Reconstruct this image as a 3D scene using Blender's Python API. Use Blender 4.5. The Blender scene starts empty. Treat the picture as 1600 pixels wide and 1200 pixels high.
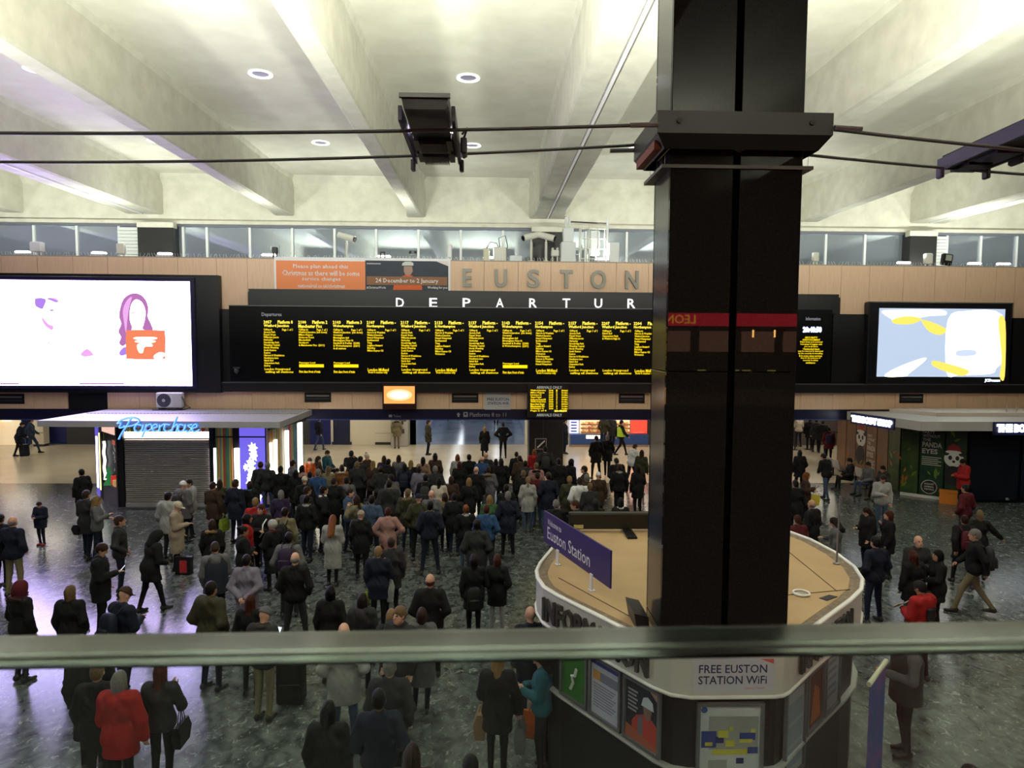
import bpy, math, random
import numpy as np
from mathutils import Vector, Matrix
random.seed(7)
scene = bpy.context.scene
COL = scene.collection

# ------------------------------------------------------------------ camera
F_PX = 1060.0
YAW, PITCH, ROLL = math.radians(1.85), math.radians(3.75), math.radians(0.35)
CAM = Vector((0, 0, 5.75))
_fw = Vector((math.sin(YAW)*math.cos(PITCH), math.cos(YAW)*math.cos(PITCH), -math.sin(PITCH)))
_r = Vector((math.cos(YAW), -math.sin(YAW), 0)); _u = _r.cross(_fw)
RI = _r*math.cos(ROLL) + _u*math.sin(ROLL)
UP = -_r*math.sin(ROLL) + _u*math.cos(ROLL)
cam_data = bpy.data.cameras.new('camera')
cam = bpy.data.objects.new('camera', cam_data); COL.objects.link(cam)
cam_data.sensor_width = 36.0
cam_data.lens = F_PX/1600*36
cam_data.clip_start = 0.05; cam_data.clip_end = 300
cam.matrix_world = Matrix(((RI.x, UP.x, -_fw.x, CAM.x), (RI.y, UP.y, -_fw.y, CAM.y), (RI.z, UP.z, -_fw.z, CAM.z), (0, 0, 0, 1)))
cam_data.dof.use_dof = True
cam_data.dof.focus_distance = 22.0
cam_data.dof.aperture_fstop = 14.0
scene.camera = cam

# ------------------------------------------------------------------ world, exposure
w = bpy.data.worlds.new('night'); scene.world = w; w.use_nodes = True
w.node_tree.nodes['Background'].inputs[0].default_value = (0.02, 0.03, 0.06, 1)
w.node_tree.nodes['Background'].inputs[1].default_value = 0.3
scene.view_settings.view_transform = 'Standard'
scene.view_settings.look = 'None'
scene.view_settings.exposure = 0.0
scene.view_settings.gamma = 1.0
scene.view_settings.use_curve_mapping = False
UPLIGHT_W = 1050.0       # floodlight on the cables
FASCIA_W = 120.0         # uplight on top of the fascia
DOWN_W = 90.0           # recessed ceiling downlight
SCREEN_L = 15.0           # giant advertising screen
SOFFIT_L = 22.0           # strip lights under the low soffit

# ------------------------------------------------------------------ pixel -> place helpers (1600x1200 photograph)
def ray(x, y): return _fw + RI*((x-800)/F_PX) - UP*((y-600)/F_PX)
def on_y(x, y, Y): d = ray(x, y); return CAM + d*(Y/d.y)
def on_z(x, y, z): d = ray(x, y); return CAM + d*((z-CAM.z)/d.z)
def on_x(x, y, X): d = ray(x, y); return CAM + d*(X/d.x)

class Frame:
    """upright plane: local x along it, local y behind it, z up"""
    def __init__(s, ox, oy, ang): 
        s.o = Vector((ox, oy, 0)); s.a = ang
        s.ex = Vector((math.cos(ang), math.sin(ang), 0)); s.ey = Vector((-math.sin(ang), math.cos(ang), 0))
        s.M = Matrix.Translation(s.o) @ Matrix.Rotation(ang, 4, 'Z')
    def hit(s, x, y, dep=0.0):
        d = ray(x, y); o = s.o + s.ey*dep
        t = (o-CAM).dot(s.ey)/d.dot(s.ey)
        p = CAM + d*t - s.o
        return p.dot(s.ex), p.z
def frame_ab(a, b):
    return Frame(a[0], a[1], math.atan2(b[1]-a[1], b[0]-a[0]))
ID = Matrix.Identity(4)

# ------------------------------------------------------------------ materials
MATS = {}
def mat(name, col=(.5, .5, .5), rough=.5, metal=0, spec=.5, emit=None, es=0, sample=True, trans=0, ior=1.45, coat=0, alpha=1):
    if name in MATS: return MATS[name]
    m = bpy.data.materials.new(name); m.use_nodes = True
    b = m.node_tree.nodes['Principled BSDF']
    b.inputs['Base Color'].default_value = (*col, 1)
    b.inputs['Roughness'].default_value = rough
    b.inputs['Metallic'].default_value = metal
    b.inputs['Specular IOR Level'].default_value = spec
    b.inputs['IOR'].default_value = ior
    b.inputs['Transmission Weight'].default_value = trans
    b.inputs['Coat Weight'].default_value = coat
    b.inputs['Alpha'].default_value = alpha
    if emit is not None:
        b.inputs['Emission Color'].default_value = (*emit, 1)
        b.inputs['Emission Strength'].default_value = es
        if not sample: m.cycles.emission_sampling = 'NONE'
    MATS[name] = m
    return m
def glow(name, col, s, sample=False):
    return mat(name, (0.02, 0.02, 0.02), .4, emit=col, es=s, sample=sample)
def noisy(name, c1, c2, scale=3, rough=.6, detail=6, spec=.5, bump=0, stretch=(1, 1, 1), lo=.35, hi=.65, coat=0, rough2=None, distort=0.0, c3=None, scale3=1.0):
    """procedural two (three) tone material driven by object-space noise"""
    m = mat(name, c1, rough, spec=spec, coat=coat); nt = m.node_tree; N, L = nt.nodes, nt.links
    b = N['Principled BSDF']
    tc = N.new('ShaderNodeTexCoord'); mp = N.new('ShaderNodeMapping'); mp.inputs['Scale'].default_value = stretch
    L.new(tc.outputs['Object'], mp.inputs['Vector'])
    nz = N.new('ShaderNodeTexNoise'); nz.inputs['Scale'].default_value = scale; nz.inputs['Detail'].default_value = detail
    nz.inputs['Distortion'].default_value = distort
    L.new(mp.outputs[0], nz.inputs['Vector'])
    cr = N.new('ShaderNodeValToRGB'); cr.color_ramp.elements[0].position = lo; cr.color_ramp.elements[1].position = hi
    cr.color_ramp.elements[0].color = (*c1, 1); cr.color_ramp.elements[1].color = (*c2, 1)
    L.new(nz.outputs['Fac'], cr.inputs['Fac'])
    out = cr.outputs['Color']
    if c3 is not None:
        n3 = N.new('ShaderNodeTexNoise'); n3.inputs['Scale'].default_value = scale3; n3.inputs['Detail'].default_value = 8
        n3.inputs['Distortion'].default_value = 1.5
        L.new(mp.outputs[0], n3.inputs['Vector'])
        r3 = N.new('ShaderNodeValToRGB'); r3.color_ramp.elements[0].position = .58; r3.color_ramp.elements[1].position = .76
        r3.color_ramp.elements[0].color = (0, 0, 0, 1); r3.color_ramp.elements[1].color = (1, 1, 1, 1)
        L.new(n3.outputs['Fac'], r3.inputs['Fac'])
        mx = N.new('ShaderNodeMix'); mx.data_type = 'RGBA'
        L.new(r3.outputs['Color'], mx.inputs[0]); L.new(out, mx.inputs[6]); mx.inputs[7].default_value = (*c3, 1)
        out = mx.outputs[2]
    L.new(out, b.inputs['Base Color'])
    if rough2 is not None:
        mr = N.new('ShaderNodeMapRange'); mr.inputs[3].default_value = rough; mr.inputs[4].default_value = rough2
        L.new(nz.outputs['Fac'], mr.inputs[0]); L.new(mr.outputs[0], b.inputs['Roughness'])
    if bump:
        bp = N.new('ShaderNodeBump'); bp.inputs['Strength'].default_value = bump; bp.inputs['Distance'].default_value = .01
        L.new(nz.outputs['Fac'], bp.inputs['Height']); L.new(bp.outputs[0], b.inputs['Normal'])
    return m

CONC = noisy('concrete', (.50, .49, .405), (.585, .575, .485), 1.3, .8, 8, bump=.15, lo=.3, hi=.7)
CONC2 = noisy('concrete_beam', (.44, .43, .35), (.54, .53, .44), 2.2, .8, 9, bump=.25, lo=.3, hi=.7)
MARBLE = noisy('green_marble', (.032, .039, .038), (.115, .130, .124), 5.5, .14, 14, lo=.36, hi=.70, distort=.6, c3=(.30, .32, .295), scale3=8.5, spec=.5, rough2=.28, stretch=(1, .8, 1))
PALE = noisy('pale_floor', (.50, .44, .335), (.57, .51, .40), .8, .22, 5, lo=.3, hi=.7)
WOOD = noisy('beech_veneer', (.70, .475, .315), (.79, .56, .385), 4, .5, 6, stretch=(6, 6, .4), lo=.3, hi=.7)
PLY = noisy('plywood', (.37, .245, .125), (.43, .295, .155), 1.4, .6, 5, lo=.3, hi=.7)
GRANITE = noisy('black_granite', (.010, .0095, .009), (.018, .017, .016), 60, .012, 3, lo=.4, hi=.7, spec=.15)
GRANITE_M = noisy('matt_granite', (.014, .014, .013), (.022, .022, .020), 40, .32, 3, lo=.4, hi=.7, spec=.4)
BLACK = mat('black_panel', (.006, .006, .008), .42)
BLACK_G = mat('black_gloss', (.004, .004, .005), .4, spec=.15)
DKBLUE = mat('navy_sign', (.008, .009, .035), .35)
GREYM = mat('grey_metal', (.20, .20, .21), .45, .6)
LGREY = mat('light_grey_paint', (.38, .38, .41), .5)
WHITEP = mat('white_paint', (.72, .72, .70), .45)
DKGREY = mat('dark_grey', (.045, .045, .05), .5)
STEEL = mat('brushed_steel', (.24, .235, .20), .45, .25)
CHROME = mat('bright_metal', (.75, .75, .74), .2, 1)
YEL = glow('led_yellow', (1.0, .72, .0), 1.25)
YEL2 = glow('led_yellow_bright', (1.0, .80, .06), 1.5)
WHT_T = glow('lit_white', (1, 1, 1), 1.3)
GRY_T = glow('dim_white', (.6, .6, .65), .45)
WPRINT = mat('white_print', (.8, .8, .8), .6)
NPRINT = mat('navy_print', (.012, .02, .10), .6)

# ------------------------------------------------------------------ mesh builder
class MB:
    def __init__(s): s.v = []; s.f = []; s.m = []; s.cur = 0
    def add(s, vs, fs):
        n = len(s.v); s.v += [tuple(p) for p in vs]
        for f in fs: s.f.append(tuple(i+n for i in f)); s.m.append(s.cur)
        return s
    def box(s, x0, x1, y0, y1, z0, z1):
        if x0 > x1: x0, x1 = x1, x0
        if y0 > y1: y0, y1 = y1, y0
        if z0 > z1: z0, z1 = z1, z0
        return s.add([(x0, y0, z0), (x1, y0, z0), (x1, y1, z0), (x0, y1, z0), (x0, y0, z1), (x1, y0, z1), (x1, y1, z1), (x0, y1, z1)],
                     [(3, 2, 1, 0), (4, 5, 6, 7), (0, 1, 5, 4), (1, 2, 6, 5), (2, 3, 7, 6), (3, 0, 4, 7)])
    def cbox(s, x0, x1, y0, y1, z0, z1, c=.01):
        """box with chamfered upright edges and rims"""
        if x0 > x1: x0, x1 = x1, x0
        if y0 > y1: y0, y1 = y1, y0
        def ring(d, z): 
            return [(x0+c+d, y0+d, z), (x1-c-d, y0+d, z), (x1-d, y0+c+d, z), (x1-d, y1-c-d, z), (x1-c-d, y1-d, z), (x0+c+d, y1-d, z), (x0+d, y1-c-d, z), (x0+d, y0+c+d, z)]
        return s.rings([ring(c, z0), ring(0, z0+c), ring(0, z1-c), ring(c, z1)])
    def rings(s, rs, close=True, caps=True):
        n = len(rs[0]); vs = [p for r in rs for p in r]; fs = []
        for k in range(len(rs)-1):
            for i in range(n if close else n-1):
                j = (i+1) % n
                fs.append((k*n+i, k*n+j, (k+1)*n+j, (k+1)*n+i))
        if caps and close:
            fs.append(tuple(range(n))[::-1]); fs.append(tuple((len(rs)-1)*n+i for i in range(n)))
        return s.add(vs, fs)
    def prism(s, poly, z0, z1):
        """plan polygon (ccw) extruded up"""
        return s.rings([[(x, y, z0) for x, y in poly], [(x, y, z1) for x, y in poly]])
    def slab(s, poly, y0, y1):
        """elevation polygon in x,z extruded through y0..y1"""
        return s.rings([[(x, y0, z) for x, z in poly], [(x, y1, z) for x, z in poly]])
    def tube(s, pts, r, n=8, caps=True):
        pts = [Vector(p) for p in pts]; rs = []
        rr = r if hasattr(r, '__len__') else [r]*len(pts)
        prev = None
        for i, p in enumerate(pts):
            t = (pts[min(i+1, len(pts)-1)]-pts[max(i-1, 0)]).normalized()
            if prev is None:
                a = Vector((0, 0, 1)) if abs(t.z) < .9 else Vector((1, 0, 0))
                u = t.cross(a).normalized()
            else:
                u = (prev-t*prev.dot(t)).normalized()
            prev = u; v = t.cross(u)
            rs.append([tuple(p+(u*math.cos(2*math.pi*k/n)+v*math.sin(2*math.pi*k/n))*rr[i]) for k in range(n)])
        return s.rings(rs, caps=caps)
    def lathe(s, prof, n=16, c=(0, 0, 0), axis='z'):
        rs = []
        for r, h in prof:
            ring = []
            for k in range(n):
                a = 2*math.pi*k/n
                if axis == 'z': ring.append((c[0]+r*math.cos(a), c[1]+r*math.sin(a), c[2]+h))
                elif axis == 'y': ring.append((c[0]+r*math.cos(a), c[1]+h, c[2]-r*math.sin(a)))
                else: ring.append((c[0]+h, c[1]+r*math.cos(a), c[2]+r*math.sin(a)))
            rs.append(ring)
        return s.rings(rs)
    def disc(s, cx, cz, r, y, n=20, rx=None):
        rx = rx or r
        return s.add([(cx+rx*math.cos(2*math.pi*k/n), y, cz+r*math.sin(2*math.pi*k/n)) for k in range(n)], [tuple(range(n))])
    def poly(s, pts, y):
        return s.add([(x, y, z) for x, z in pts], [tuple(range(len(pts)))])
    def mesh(s, name, smooth=False):
        me = bpy.data.meshes.new(name); me.from_pydata(s.v, [], s.f)
        if any(s.m): me.polygons.foreach_set('material_index', s.m)
        if smooth: me.polygons.foreach_set('use_smooth', [True]*len(s.f))
        me.update(); return me
    def build(s, name, m, parent=None, M=None, smooth=False, **tags):
        me = s.mesh(name, smooth)
        for x in (m if isinstance(m, (list, tuple)) else [m]): me.materials.append(x)
        return link(name, me, parent, M, **tags)
def world_m(o):
    return o.matrix_basis.copy() if o.parent is None else world_m(o.parent) @ o.matrix_parent_inverse @ o.matrix_basis
def link(name, data, parent=None, M=None, **tags):
    o = bpy.data.objects.new(name, data); COL.objects.link(o)
    if M is not None: o.matrix_basis = M
    if parent is not None:
        o.parent = parent; o.matrix_parent_inverse = world_m(parent).inverted()
    tag(o, **tags); return o
def tag(o, label=None, cat=None, group=None, kind=None):
    if label: o['label'] = label
    if cat: o['category'] = cat
    if group: o['group'] = group
    if kind: o['kind'] = kind
    return o
def empty(name, loc, label=None, cat=None, group=None, kind=None):
    o = bpy.data.objects.new(name, None); COL.objects.link(o); o.location = loc; o.empty_display_size = .2
    return tag(o, label, cat, group, kind)
def box(name, m, x0, x1, y0, y1, z0, z1, parent=None, M=None, **t):
    return MB().box(x0, x1, y0, y1, z0, z1).build(name, m, parent, M, **t)
def cbox(name, m, x0, x1, y0, y1, z0, z1, parent=None, M=None, c=.015, **t):
    return MB().cbox(x0, x1, y0, y1, z0, z1, c).build(name, m, parent, M, **t)

# flat lettering: glyph outlines of the built-in font turned into mesh, fitted to a width x height box
def text_mesh(body, bold=0.0, extrude=0.0, align='LEFT', res=2, line=1.0, mono=None):
    cu = bpy.data.curves.new('lettering', 'FONT'); cu.body = body; cu.align_x = align
    cu.resolution_u = res; cu.offset = bold; cu.extrude = extrude; cu.space_line = line
    ob = bpy.data.objects.new('lettering', cu); COL.objects.link(ob)
    dg = bpy.context.evaluated_depsgraph_get()
    me = bpy.data.meshes.new_from_object(ob.evaluated_get(dg))
    bpy.data.objects.remove(ob); bpy.data.curves.remove(cu)
    return me
def lettering(name, body, m, x0, x1, z0, z1, y, parent=None, M=None, bold=.0, ext=0.0, align='LEFT', res=2, line=1.0, flip=False, keep=False, shear=0.0, **t):
    """text fitted into x0..x1, z0..z1 on local plane y (facing -y)"""
    me = text_mesh(body, bold, 0.0 if not ext else .02, align, res, line)
    n = len(me.vertices); co = np.empty(n*3, 'f'); me.vertices.foreach_get('co', co); co = co.reshape(-1, 3)
    lo, hi = co.min(0), co.max(0); sx = (x1-x0)/max(hi[0]-lo[0], 1e-6); sz = (z1-z0)/max(hi[1]-lo[1], 1e-6)
    if keep: sx = math.copysign(abs(sz), sx)
    out = np.empty_like(co)
    out[:, 0] = x0+(co[:, 0]-lo[0])*sx; out[:, 2] = z0+(co[:, 1]-lo[1])*sz
    out[:, 2] += shear*(out[:, 0]-x0)
    zz = co[:, 2]; out[:, 1] = y - (ext if ext else 0)*((zz-zz.min())/max(zz.max()-zz.min(), 1e-6) if ext else 0)
    me.vertices.foreach_set('co', out.ravel()); me.update()
    me.materials.clear(); me.materials.append(m)
    return link(name, me, parent, M, **t)
def round_off(p, n=4):
    """closed smooth outline through the points p"""
    out = []; m = len(p)
    for i in range(m):
        p0, p1, p2, p3 = p[i-1], p[i], p[(i+1) % m], p[(i+2) % m]
        for k in range(n):
            t = k/n; out.append(tuple(.5*((2*p1[j])+(-p0[j]+p2[j])*t+(2*p0[j]-5*p1[j]+4*p2[j]-p3[j])*t*t+(-p0[j]+3*p1[j]-3*p2[j]+p3[j])*t**3) for j in (0, 1)))
    return out
# ================================================================== SETTING
S = 'structure'
Z_SLAB, Z_BEAM, Y_END = 12.75, 11.06, 30.3
XL, XR = -34.0, 37.0
FASC = Frame(0, 26.0, math.atan(.018))          # the veneered screen wall across the hall
FM = FASC.M
def fh(x, y, dep=0.0): return FASC.hit(x, y, dep)
Y_EDGE = 26.9
box('floor', MARBLE, XL, XR, -14, Y_EDGE, -.3, 0, kind=S)
box('floor_pale', PALE, XL, XR, Y_EDGE, 36.9, -.3, 0.002, kind=S)
# concrete ceiling: slab, beams, end wall
box('ceiling', CONC, XL, XR, -14, Y_END+.6, Z_SLAB, Z_SLAB+.4, kind=S)
for bx, hw in ((-31.9, .27), (-26.2, .27), (-20.5, .27), (-14.95, .62), (-8.98, .27), (-3.27, .25), (2.5, .65), (8.52, .27), (14.2, .27), (19.6, .65), (25.3, .27), (31.0, .27)):
    b = MB(); f = .16
    # profile: flat soffit with a small arris, upright sides, haunch against the slab
    prof = [(-hw, Z_BEAM+.05), (-hw+.05, Z_BEAM), (hw-.05, Z_BEAM), (hw, Z_BEAM+.05), (hw, Z_SLAB-f), (hw+f*.5, Z_SLAB+.02), (-hw-f*.5, Z_SLAB+.02), (-hw, Z_SLAB-f)]
    if hw > .5:   # column beam: shadow gap of the expansion joint down the middle
        prof[1:3] = [(-hw+.05, Z_BEAM), (-.07, Z_BEAM), (-.07, Z_BEAM+.10), (.07, Z_BEAM+.10), (.07, Z_BEAM), (hw-.05, Z_BEAM)]
    b.rings([[(bx+x, -14, z) for x, z in prof], [(bx+x, Y_END-1.6, z) for x, z in prof], [(bx+x*(1.0 if abs(x) < .08 else 1+.18/hw), Y_END+.1, z) for x, z in prof]])
    o = b.build('ceiling_beam', CONC2, kind=S)
    if hw > .5:
        box('joint_strip', mat('joint_glint_white', (.86, .86, .88), .3, .2), bx-.055, bx+.015, -13.9, Y_END-.3, Z_BEAM-.035, Z_BEAM+.08, o)  # shiny strip kept near-white, its glint put into the colour
b = MB()
prof = [(Y_END-.25, Z_BEAM-.42), (Y_END+.6, Z_BEAM-.42), (Y_END+.6, Z_SLAB+.1), (Y_END-.45, Z_SLAB+.1), (Y_END-.05, Z_SLAB-.45), (Y_END-.05, Z_BEAM-.25), (Y_END-.25, Z_BEAM-.28)]
b.rings([[(XL, y, z) for y, z in prof], [(XR, y, z) for y, z in prof]])
b.build('ceiling_end_beam', CONC2, kind=S)
# outer walls, all out of the picture or far back
WALLG = mat('far_wall', (.30, .30, .29), .8)
box('wall_left', WALLG, XL-.3, XL, -14, 37, 0, Z_SLAB+.4, kind=S)
box('wall_right', WALLG, XR, XR+.3, -14, 37, 0, Z_SLAB+.4, kind=S)
box('wall_rear', mat('rear_wall', (.05, .04, .038), .8), XL, XR, -14.3, -14, 0, Z_SLAB+.4, kind=S)
box('wall_outer', WALLG, XL, XR, 37.4, 37.6, 3.6, Z_SLAB, kind=S)
# ---- clerestory window band behind and above the fascia
ZC0, ZC1 = 8.4, Z_BEAM-.42
CL = Frame(0, Y_END, 0)
PANE = mat('clerestory_glass', (.40, .46, .52), .03, .7, .5)
box('window_sill', mat('sill', (.3, .31, .32), .5), XL, XR, Y_END+.0, Y_END+.3, ZC0-.4, ZC0, kind=S)
edges_px = [-210, -144, -78, -12, 54, 121, 187, 287, 324, 391, 457, 523, 588, 654, 720, 786, 835, 883, 915, 979, 1042, 1104, 1166, 1228, 1290, 1351, 1412, 1479, 1532, 1588, 1640, 1694, 1750]
win = empty('window_1', (0, Y_END, ZC0), kind=S)
for i, px in enumerate(edges_px):
    x = CL.hit(px, 375)[0]
    box('mullion', mat('mullion', (.62, .64, .62), .4), x-.05, x+.05, Y_END-.06, Y_END+.10, ZC0, ZC1, win)
    if i+1 < len(edges_px):
        x2 = CL.hit(edges_px[i+1], 375)[0]
        box('pane', PANE, x+.05, x2-.05, Y_END+.02, Y_END+.04, ZC0, ZC1, win)
box('window_head', mat('window_head', (.12, .13, .15), .5), XL, XR, Y_END-.08, Y_END+.12, ZC1-.10, ZC1, win)
box('night_backing', mat('night_backing', (.03, .04, .06), .9), XL, XR, Y_END+.5, Y_END+.55, ZC0-.2, ZC1, win)
# far column row
for (p0, p1) in ((225, 280), (830, 879), (1410, 1452)):
    x0, x1 = CL.hit(p0, 380)[0], CL.hit(p1, 380)[0]
    o = MB().cbox(x0, x1, Y_END-.55, Y_END+.05, 5, ZC1-.05, .02).build('column', GRANITE_M, kind=S)
    cbox('column_cap', CONC2, x0-.02, x1+.02, Y_END-.56, Y_END-.2, ZC1-.22, ZC1+.02, o)
    if p0 == 225:
        lv = [187, 222]
    elif p0 == 1410: lv = [1454, 1478]
    else: lv = None
    if lv:
        a0, a1 = CL.hit(lv[0], 375)[0], CL.hit(lv[1], 375)[0]
        lvr = empty('louvre_panel', ((a0+a1)/2, Y_END-.1, ZC0+.3), kind=S)
        n = 12
        for k in range(n):
            zz = ZC0+.35+(ZC1-ZC0-.5)*k/n
            MB().slab([(a0, zz), (a1, zz), (a1, zz+.13), (a0, zz+.13)], Y_END-.16, Y_END-.11).build('slat', mat('louvre', (.55, .58, .55), .4), lvr)

# ------------------------------------------------------------------ fascia wall, panel by panel
Z_MID, Z_BOT, Z_TOP = fh(800, 613)[1], fh(800, 640.5)[1], fh(800, 407.5)[1]
fas = empty('wall_back', (0, 26, 0), kind=S)
fas.matrix_basis = FM
def fbox(name, m, px0, px1, z0, z1, y0, y1, parent=fas, c=None, **t):
    u0 = fh(px0, 500)[0] if px0 is not None else XL; u1 = fh(px1, 500)[0]
    if c: return MB().cbox(u0, u1, y0, y1, z0, z1, c).build(name, m, parent, FM, **t)
    return box(name, m, u0, u1, y0, y1, z0, z1, parent, FM, **t)
def fz(x, y, dep=0.0): return fh(x, y, dep)[1]
def fu(x, y=500, dep=0.0): return fh(x, y, dep)[0]
U0, U1 = -30.0, 34.0
# backing carcass
box('carcass', BLACK, U0, U1, .06, .9, Z_BOT, Z_TOP-.05, fas, FM)
box('coping', mat('coping', (.35, .30, .24), .6), U0, U1, .0, .92, Z_TOP-.04, Z_TOP, fas, FM)
up_edges = [-320, -265, -211, -157, -103, -49, 6, 62, 117, 171, 226, 280, 340, 388, 441, 494, 547, 600, 652, 704, 756, 809, 860, 911, 962, 1012, 1062, 1112, 1162, 1212, 1262, 1312, 1356, 1409, 1458, 1506, 1553, 1583, 1600, 1646, 1692, 1738, 1784]
z_up = {0: fz(170, 431), 1: fz(360, 483), 2: fz(700, 459), 3: fz(1335, 491), 4: fz(1470, 472), 5: fz(1600, 497)}
for a, bb in zip(up_edges[:-1], up_edges[1:]):
    if bb-a < 10: continue
    zone = 0 if bb <= 340 else 1 if bb <= 388 else 2 if bb <= 1312 else 3 if bb <= 1356 else 4 if bb <= 1583 else 5
    g = .006
    box('panel', WOOD, fu(a)+g, fu(bb)-g, 0, .06, z_up[zone], Z_TOP-.04, fas, FM)
lo_edges = [-320, -266, -212, -158, -104, -50, 0, 53, 106, None, 164, 218, 272, 308, 394, 446, 498, 550, 598, None, 649, 702, 754, 807, 824, None, 888, 910, 962, 1012, 1062, 1112, 1162, 1212, 1251, 1301, 1351, 1399, 1447, 1495, 1543, 1591, 1640, 1690, 1740]
for a, bb in zip(lo_edges[:-1], lo_edges[1:]):
    if a is None or bb is None: continue
    box('panel', WOOD, fu(a, 625)+.006, fu(bb, 625)-.006, 0, .06, Z_BOT+.03, Z_MID+(.06 if 300 < a < 590 else 0), fas, FM)
# black ledge between screens and lower panels, navy sign band below
fbox('ledge', BLACK, -320, 1740, Z_MID+.02, fz(700, 598), -.22, .06)
box('ledge_lip', mat('lip_metal', (.16, .16, .18), .35, .5), fu(-320), fu(1740), -.24, -.2, fz(700, 598)-.02, fz(700, 598)+.02, fas, FM)
fbox('sign_band', DKBLUE, -320, 1335, fz(700, 655.5), Z_BOT+.02, .02, .3)
fbox('band_trim', mat('band_trim', (.05, .07, .25), .3), -320, 1335, fz(700, 656.5), fz(700, 655), .0, .32)
# soffit running back under the fascia
soffit = box('soffit', mat('soffit', (.35, .34, .33), .7), XL, XR, 26.6, 37.4, 2.95, 3.3, kind=S)
SOFL = mat('soffit_light', (.8, .8, .8), .5, emit=(1.0, .90, .72), es=SOFFIT_L)
for i, (x, y) in enumerate([(x, y) for y in (28.6, 32.0, 35.0) for x in (-24, -18.5, -13, -8, -4.4, -1, 3.8, 7.5, 12, 17.5)]):
    box('light_panel', SOFL, x-.75, x+.75, y-.15, y+.15, 2.91, 2.948, soffit)

# ---- wall of the zone beyond the fascia
YB = 36.8
BW = Frame(0, YB, 0)
def bu(x): return BW.hit(x, 680)[0]
CREAM = mat('cream_wall', (.62, .58, .46), .5)
NAVYW = mat('navy_wall', (.012, .018, .12), .4)
wb = empty('wall_far', (0, YB, 0), kind=S)
def wpart(name, m, p0, p1, z0=0, z1=3.0, y0=YB, y1=YB+.3): return box(name, m, bu(p0), bu(p1), y0, y1, z0, z1, wb)
wpart('panel', NAVYW, 484, 517)
wpart('panel', CREAM, 517, 521)
wpart('panel', CREAM, 547, 587)
wpart('panel', CREAM, 587, 618)
wpart('panel', CREAM, 618, 650)
wpart('skirting', mat('skirt_dark', (.02, .02, .025), .5), 586, 614, 0, .14, YB-.03)
wpart('rail', mat('rail_grey', (.42, .40, .34), .5), 586, 614, .62, .66, YB-.03)
wpart('panel', NAVYW, 75, 104, .1, 1.6)
wpart('panel', CREAM, -60, 75, 1.7, 3.0, YB+.05)
wpart('panel', DKGREY, 104, 484)
wpart('panel', DKGREY, -200, -60)
wpart('panel', CREAM, 820, 905, 0, 3.0)
wpart('panel', DKGREY, 1000, 1240)
wpart('panel', mat('queue_wall', (.10, .08, .075), .7), 1240, 1700)
lettering('letter', 'S', WHT_T, bu(500), bu(513), 1.55, 2.55, YB-.012, wb, ext=.0, bold=.02)
# two navy doors
for i, (p0, p1) in enumerate(((521, 547),)):
    d = box('door_1', mat('door_navy', (.015, .018, .05), .35), bu(p0), bu(p1), YB-.05, YB+.1, .0, 2.4, kind=S)
    box('frame', mat('door_frame', (.03, .03, .04), .5), bu(p0)-.09, bu(p1)+.09, YB-.03, YB+.05, 0, .16, d)
    MB().tube([(bu(p0)+.14, YB-.05, 1.0), (bu(p0)+.14, YB-.11, 1.0), (bu(p0)+.14, YB-.11, 1.35), (bu(p0)+.14, YB-.05, 1.35)], .015, 6).build('handle', CHROME, d)
# corridor to the platforms
x0, x1 = bu(652), bu(822)
CORF = noisy('corridor_floor', (.20, .24, .30), (.30, .35, .42), .5, .14, 5, lo=.3, hi=.7)
box('floor_corridor', CORF, x0-.2, x1+.2, 36.9, 62, -.3, .002, kind=S)
box('wall_corridor_left', mat('corr_wall', (.30, .36, .50), .35), x0-.4, x0-.05, YB, 62, 0, 3.2, kind=S)
box('wall_corridor_right', MATS['corr_wall'], x1+.1, x1+.4, YB, 62, 0, 3.2, kind=S)
box('wall_corridor_end', DKGREY, x0, x1, 62, 62.3, 0, 3.2, kind=S)
corr = box('ceiling_corridor', MATS['soffit'], x0-.4, x1+.4, 36.9, 62, 3.0, 3.3, kind=S)
for k in range(6):
    for xx in (x0+1.5, x1-1.5):
        box('light_panel', mat('corridor_light', (.8, .8, .8), emit=(.86, .93, 1.0), es=9.0), xx-.12, xx+.12, 38+4*k, 40.2+4*k, 2.95, 2.995, corr)
# ================================================================== THINGS ON THE FASCIA
def fthing(name, px, py, dep, label, cat, group=None):
    u, z = fh(px, py, dep); o = empty(name, (0, 0, 0), label, cat, group)
    o.matrix_basis = FM @ Matrix.Translation((u, dep, z)); return o
def fr(x0, y0, x1, y1, dep=0.0):
    """pixel rectangle on the fascia -> u0,u1,z0,z1"""
    a = fh(x0, y1, dep); b = fh(x1, y0, dep)
    return a[0], b[0], a[1], b[1]
# giant advertising screen on the left
D = -.38
t = fthing('advertising_screen', 100, 620, -.2, 'giant glowing white advertising screen in a black housing at the far left', 'screen')
u0, u1, z0, z1 = fr(-250, 430, 341, 612.5, -.3)
MB().box(u0, u1, -.30, .05, z0, z1).build('housing', BLACK, t, FM)
u0, u1, z0, z1 = fr(-235, 433, 304, 608, D)
MB().cbox(u0, u1, D+.02, -.28, z0, z1, .03).build('bezel', mat('screen_bezel', (.012, .010, .03), .3), t, FM)
u0, u1, z0, z1 = fr(-222, 440, 296, 601.5, D)
SCRW = mat('screen_white', (.1, .1, .1), .4, emit=(.60, .48, 1.0), es=SCREEN_L)
scr = MB().box(u0, u1, D, D+.03, z0, z1).build('display', SCRW, t, FM)
def blob(name, pts, m, dep, par, soft=True):
    """flat printed / displayed shape given as fascia pixels"""
    q = [fh(x, y, dep) for x, y in (round_off(pts) if soft else pts)]
    return MB().poly(q[::-1], dep).build(name, m, par, FM)
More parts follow.
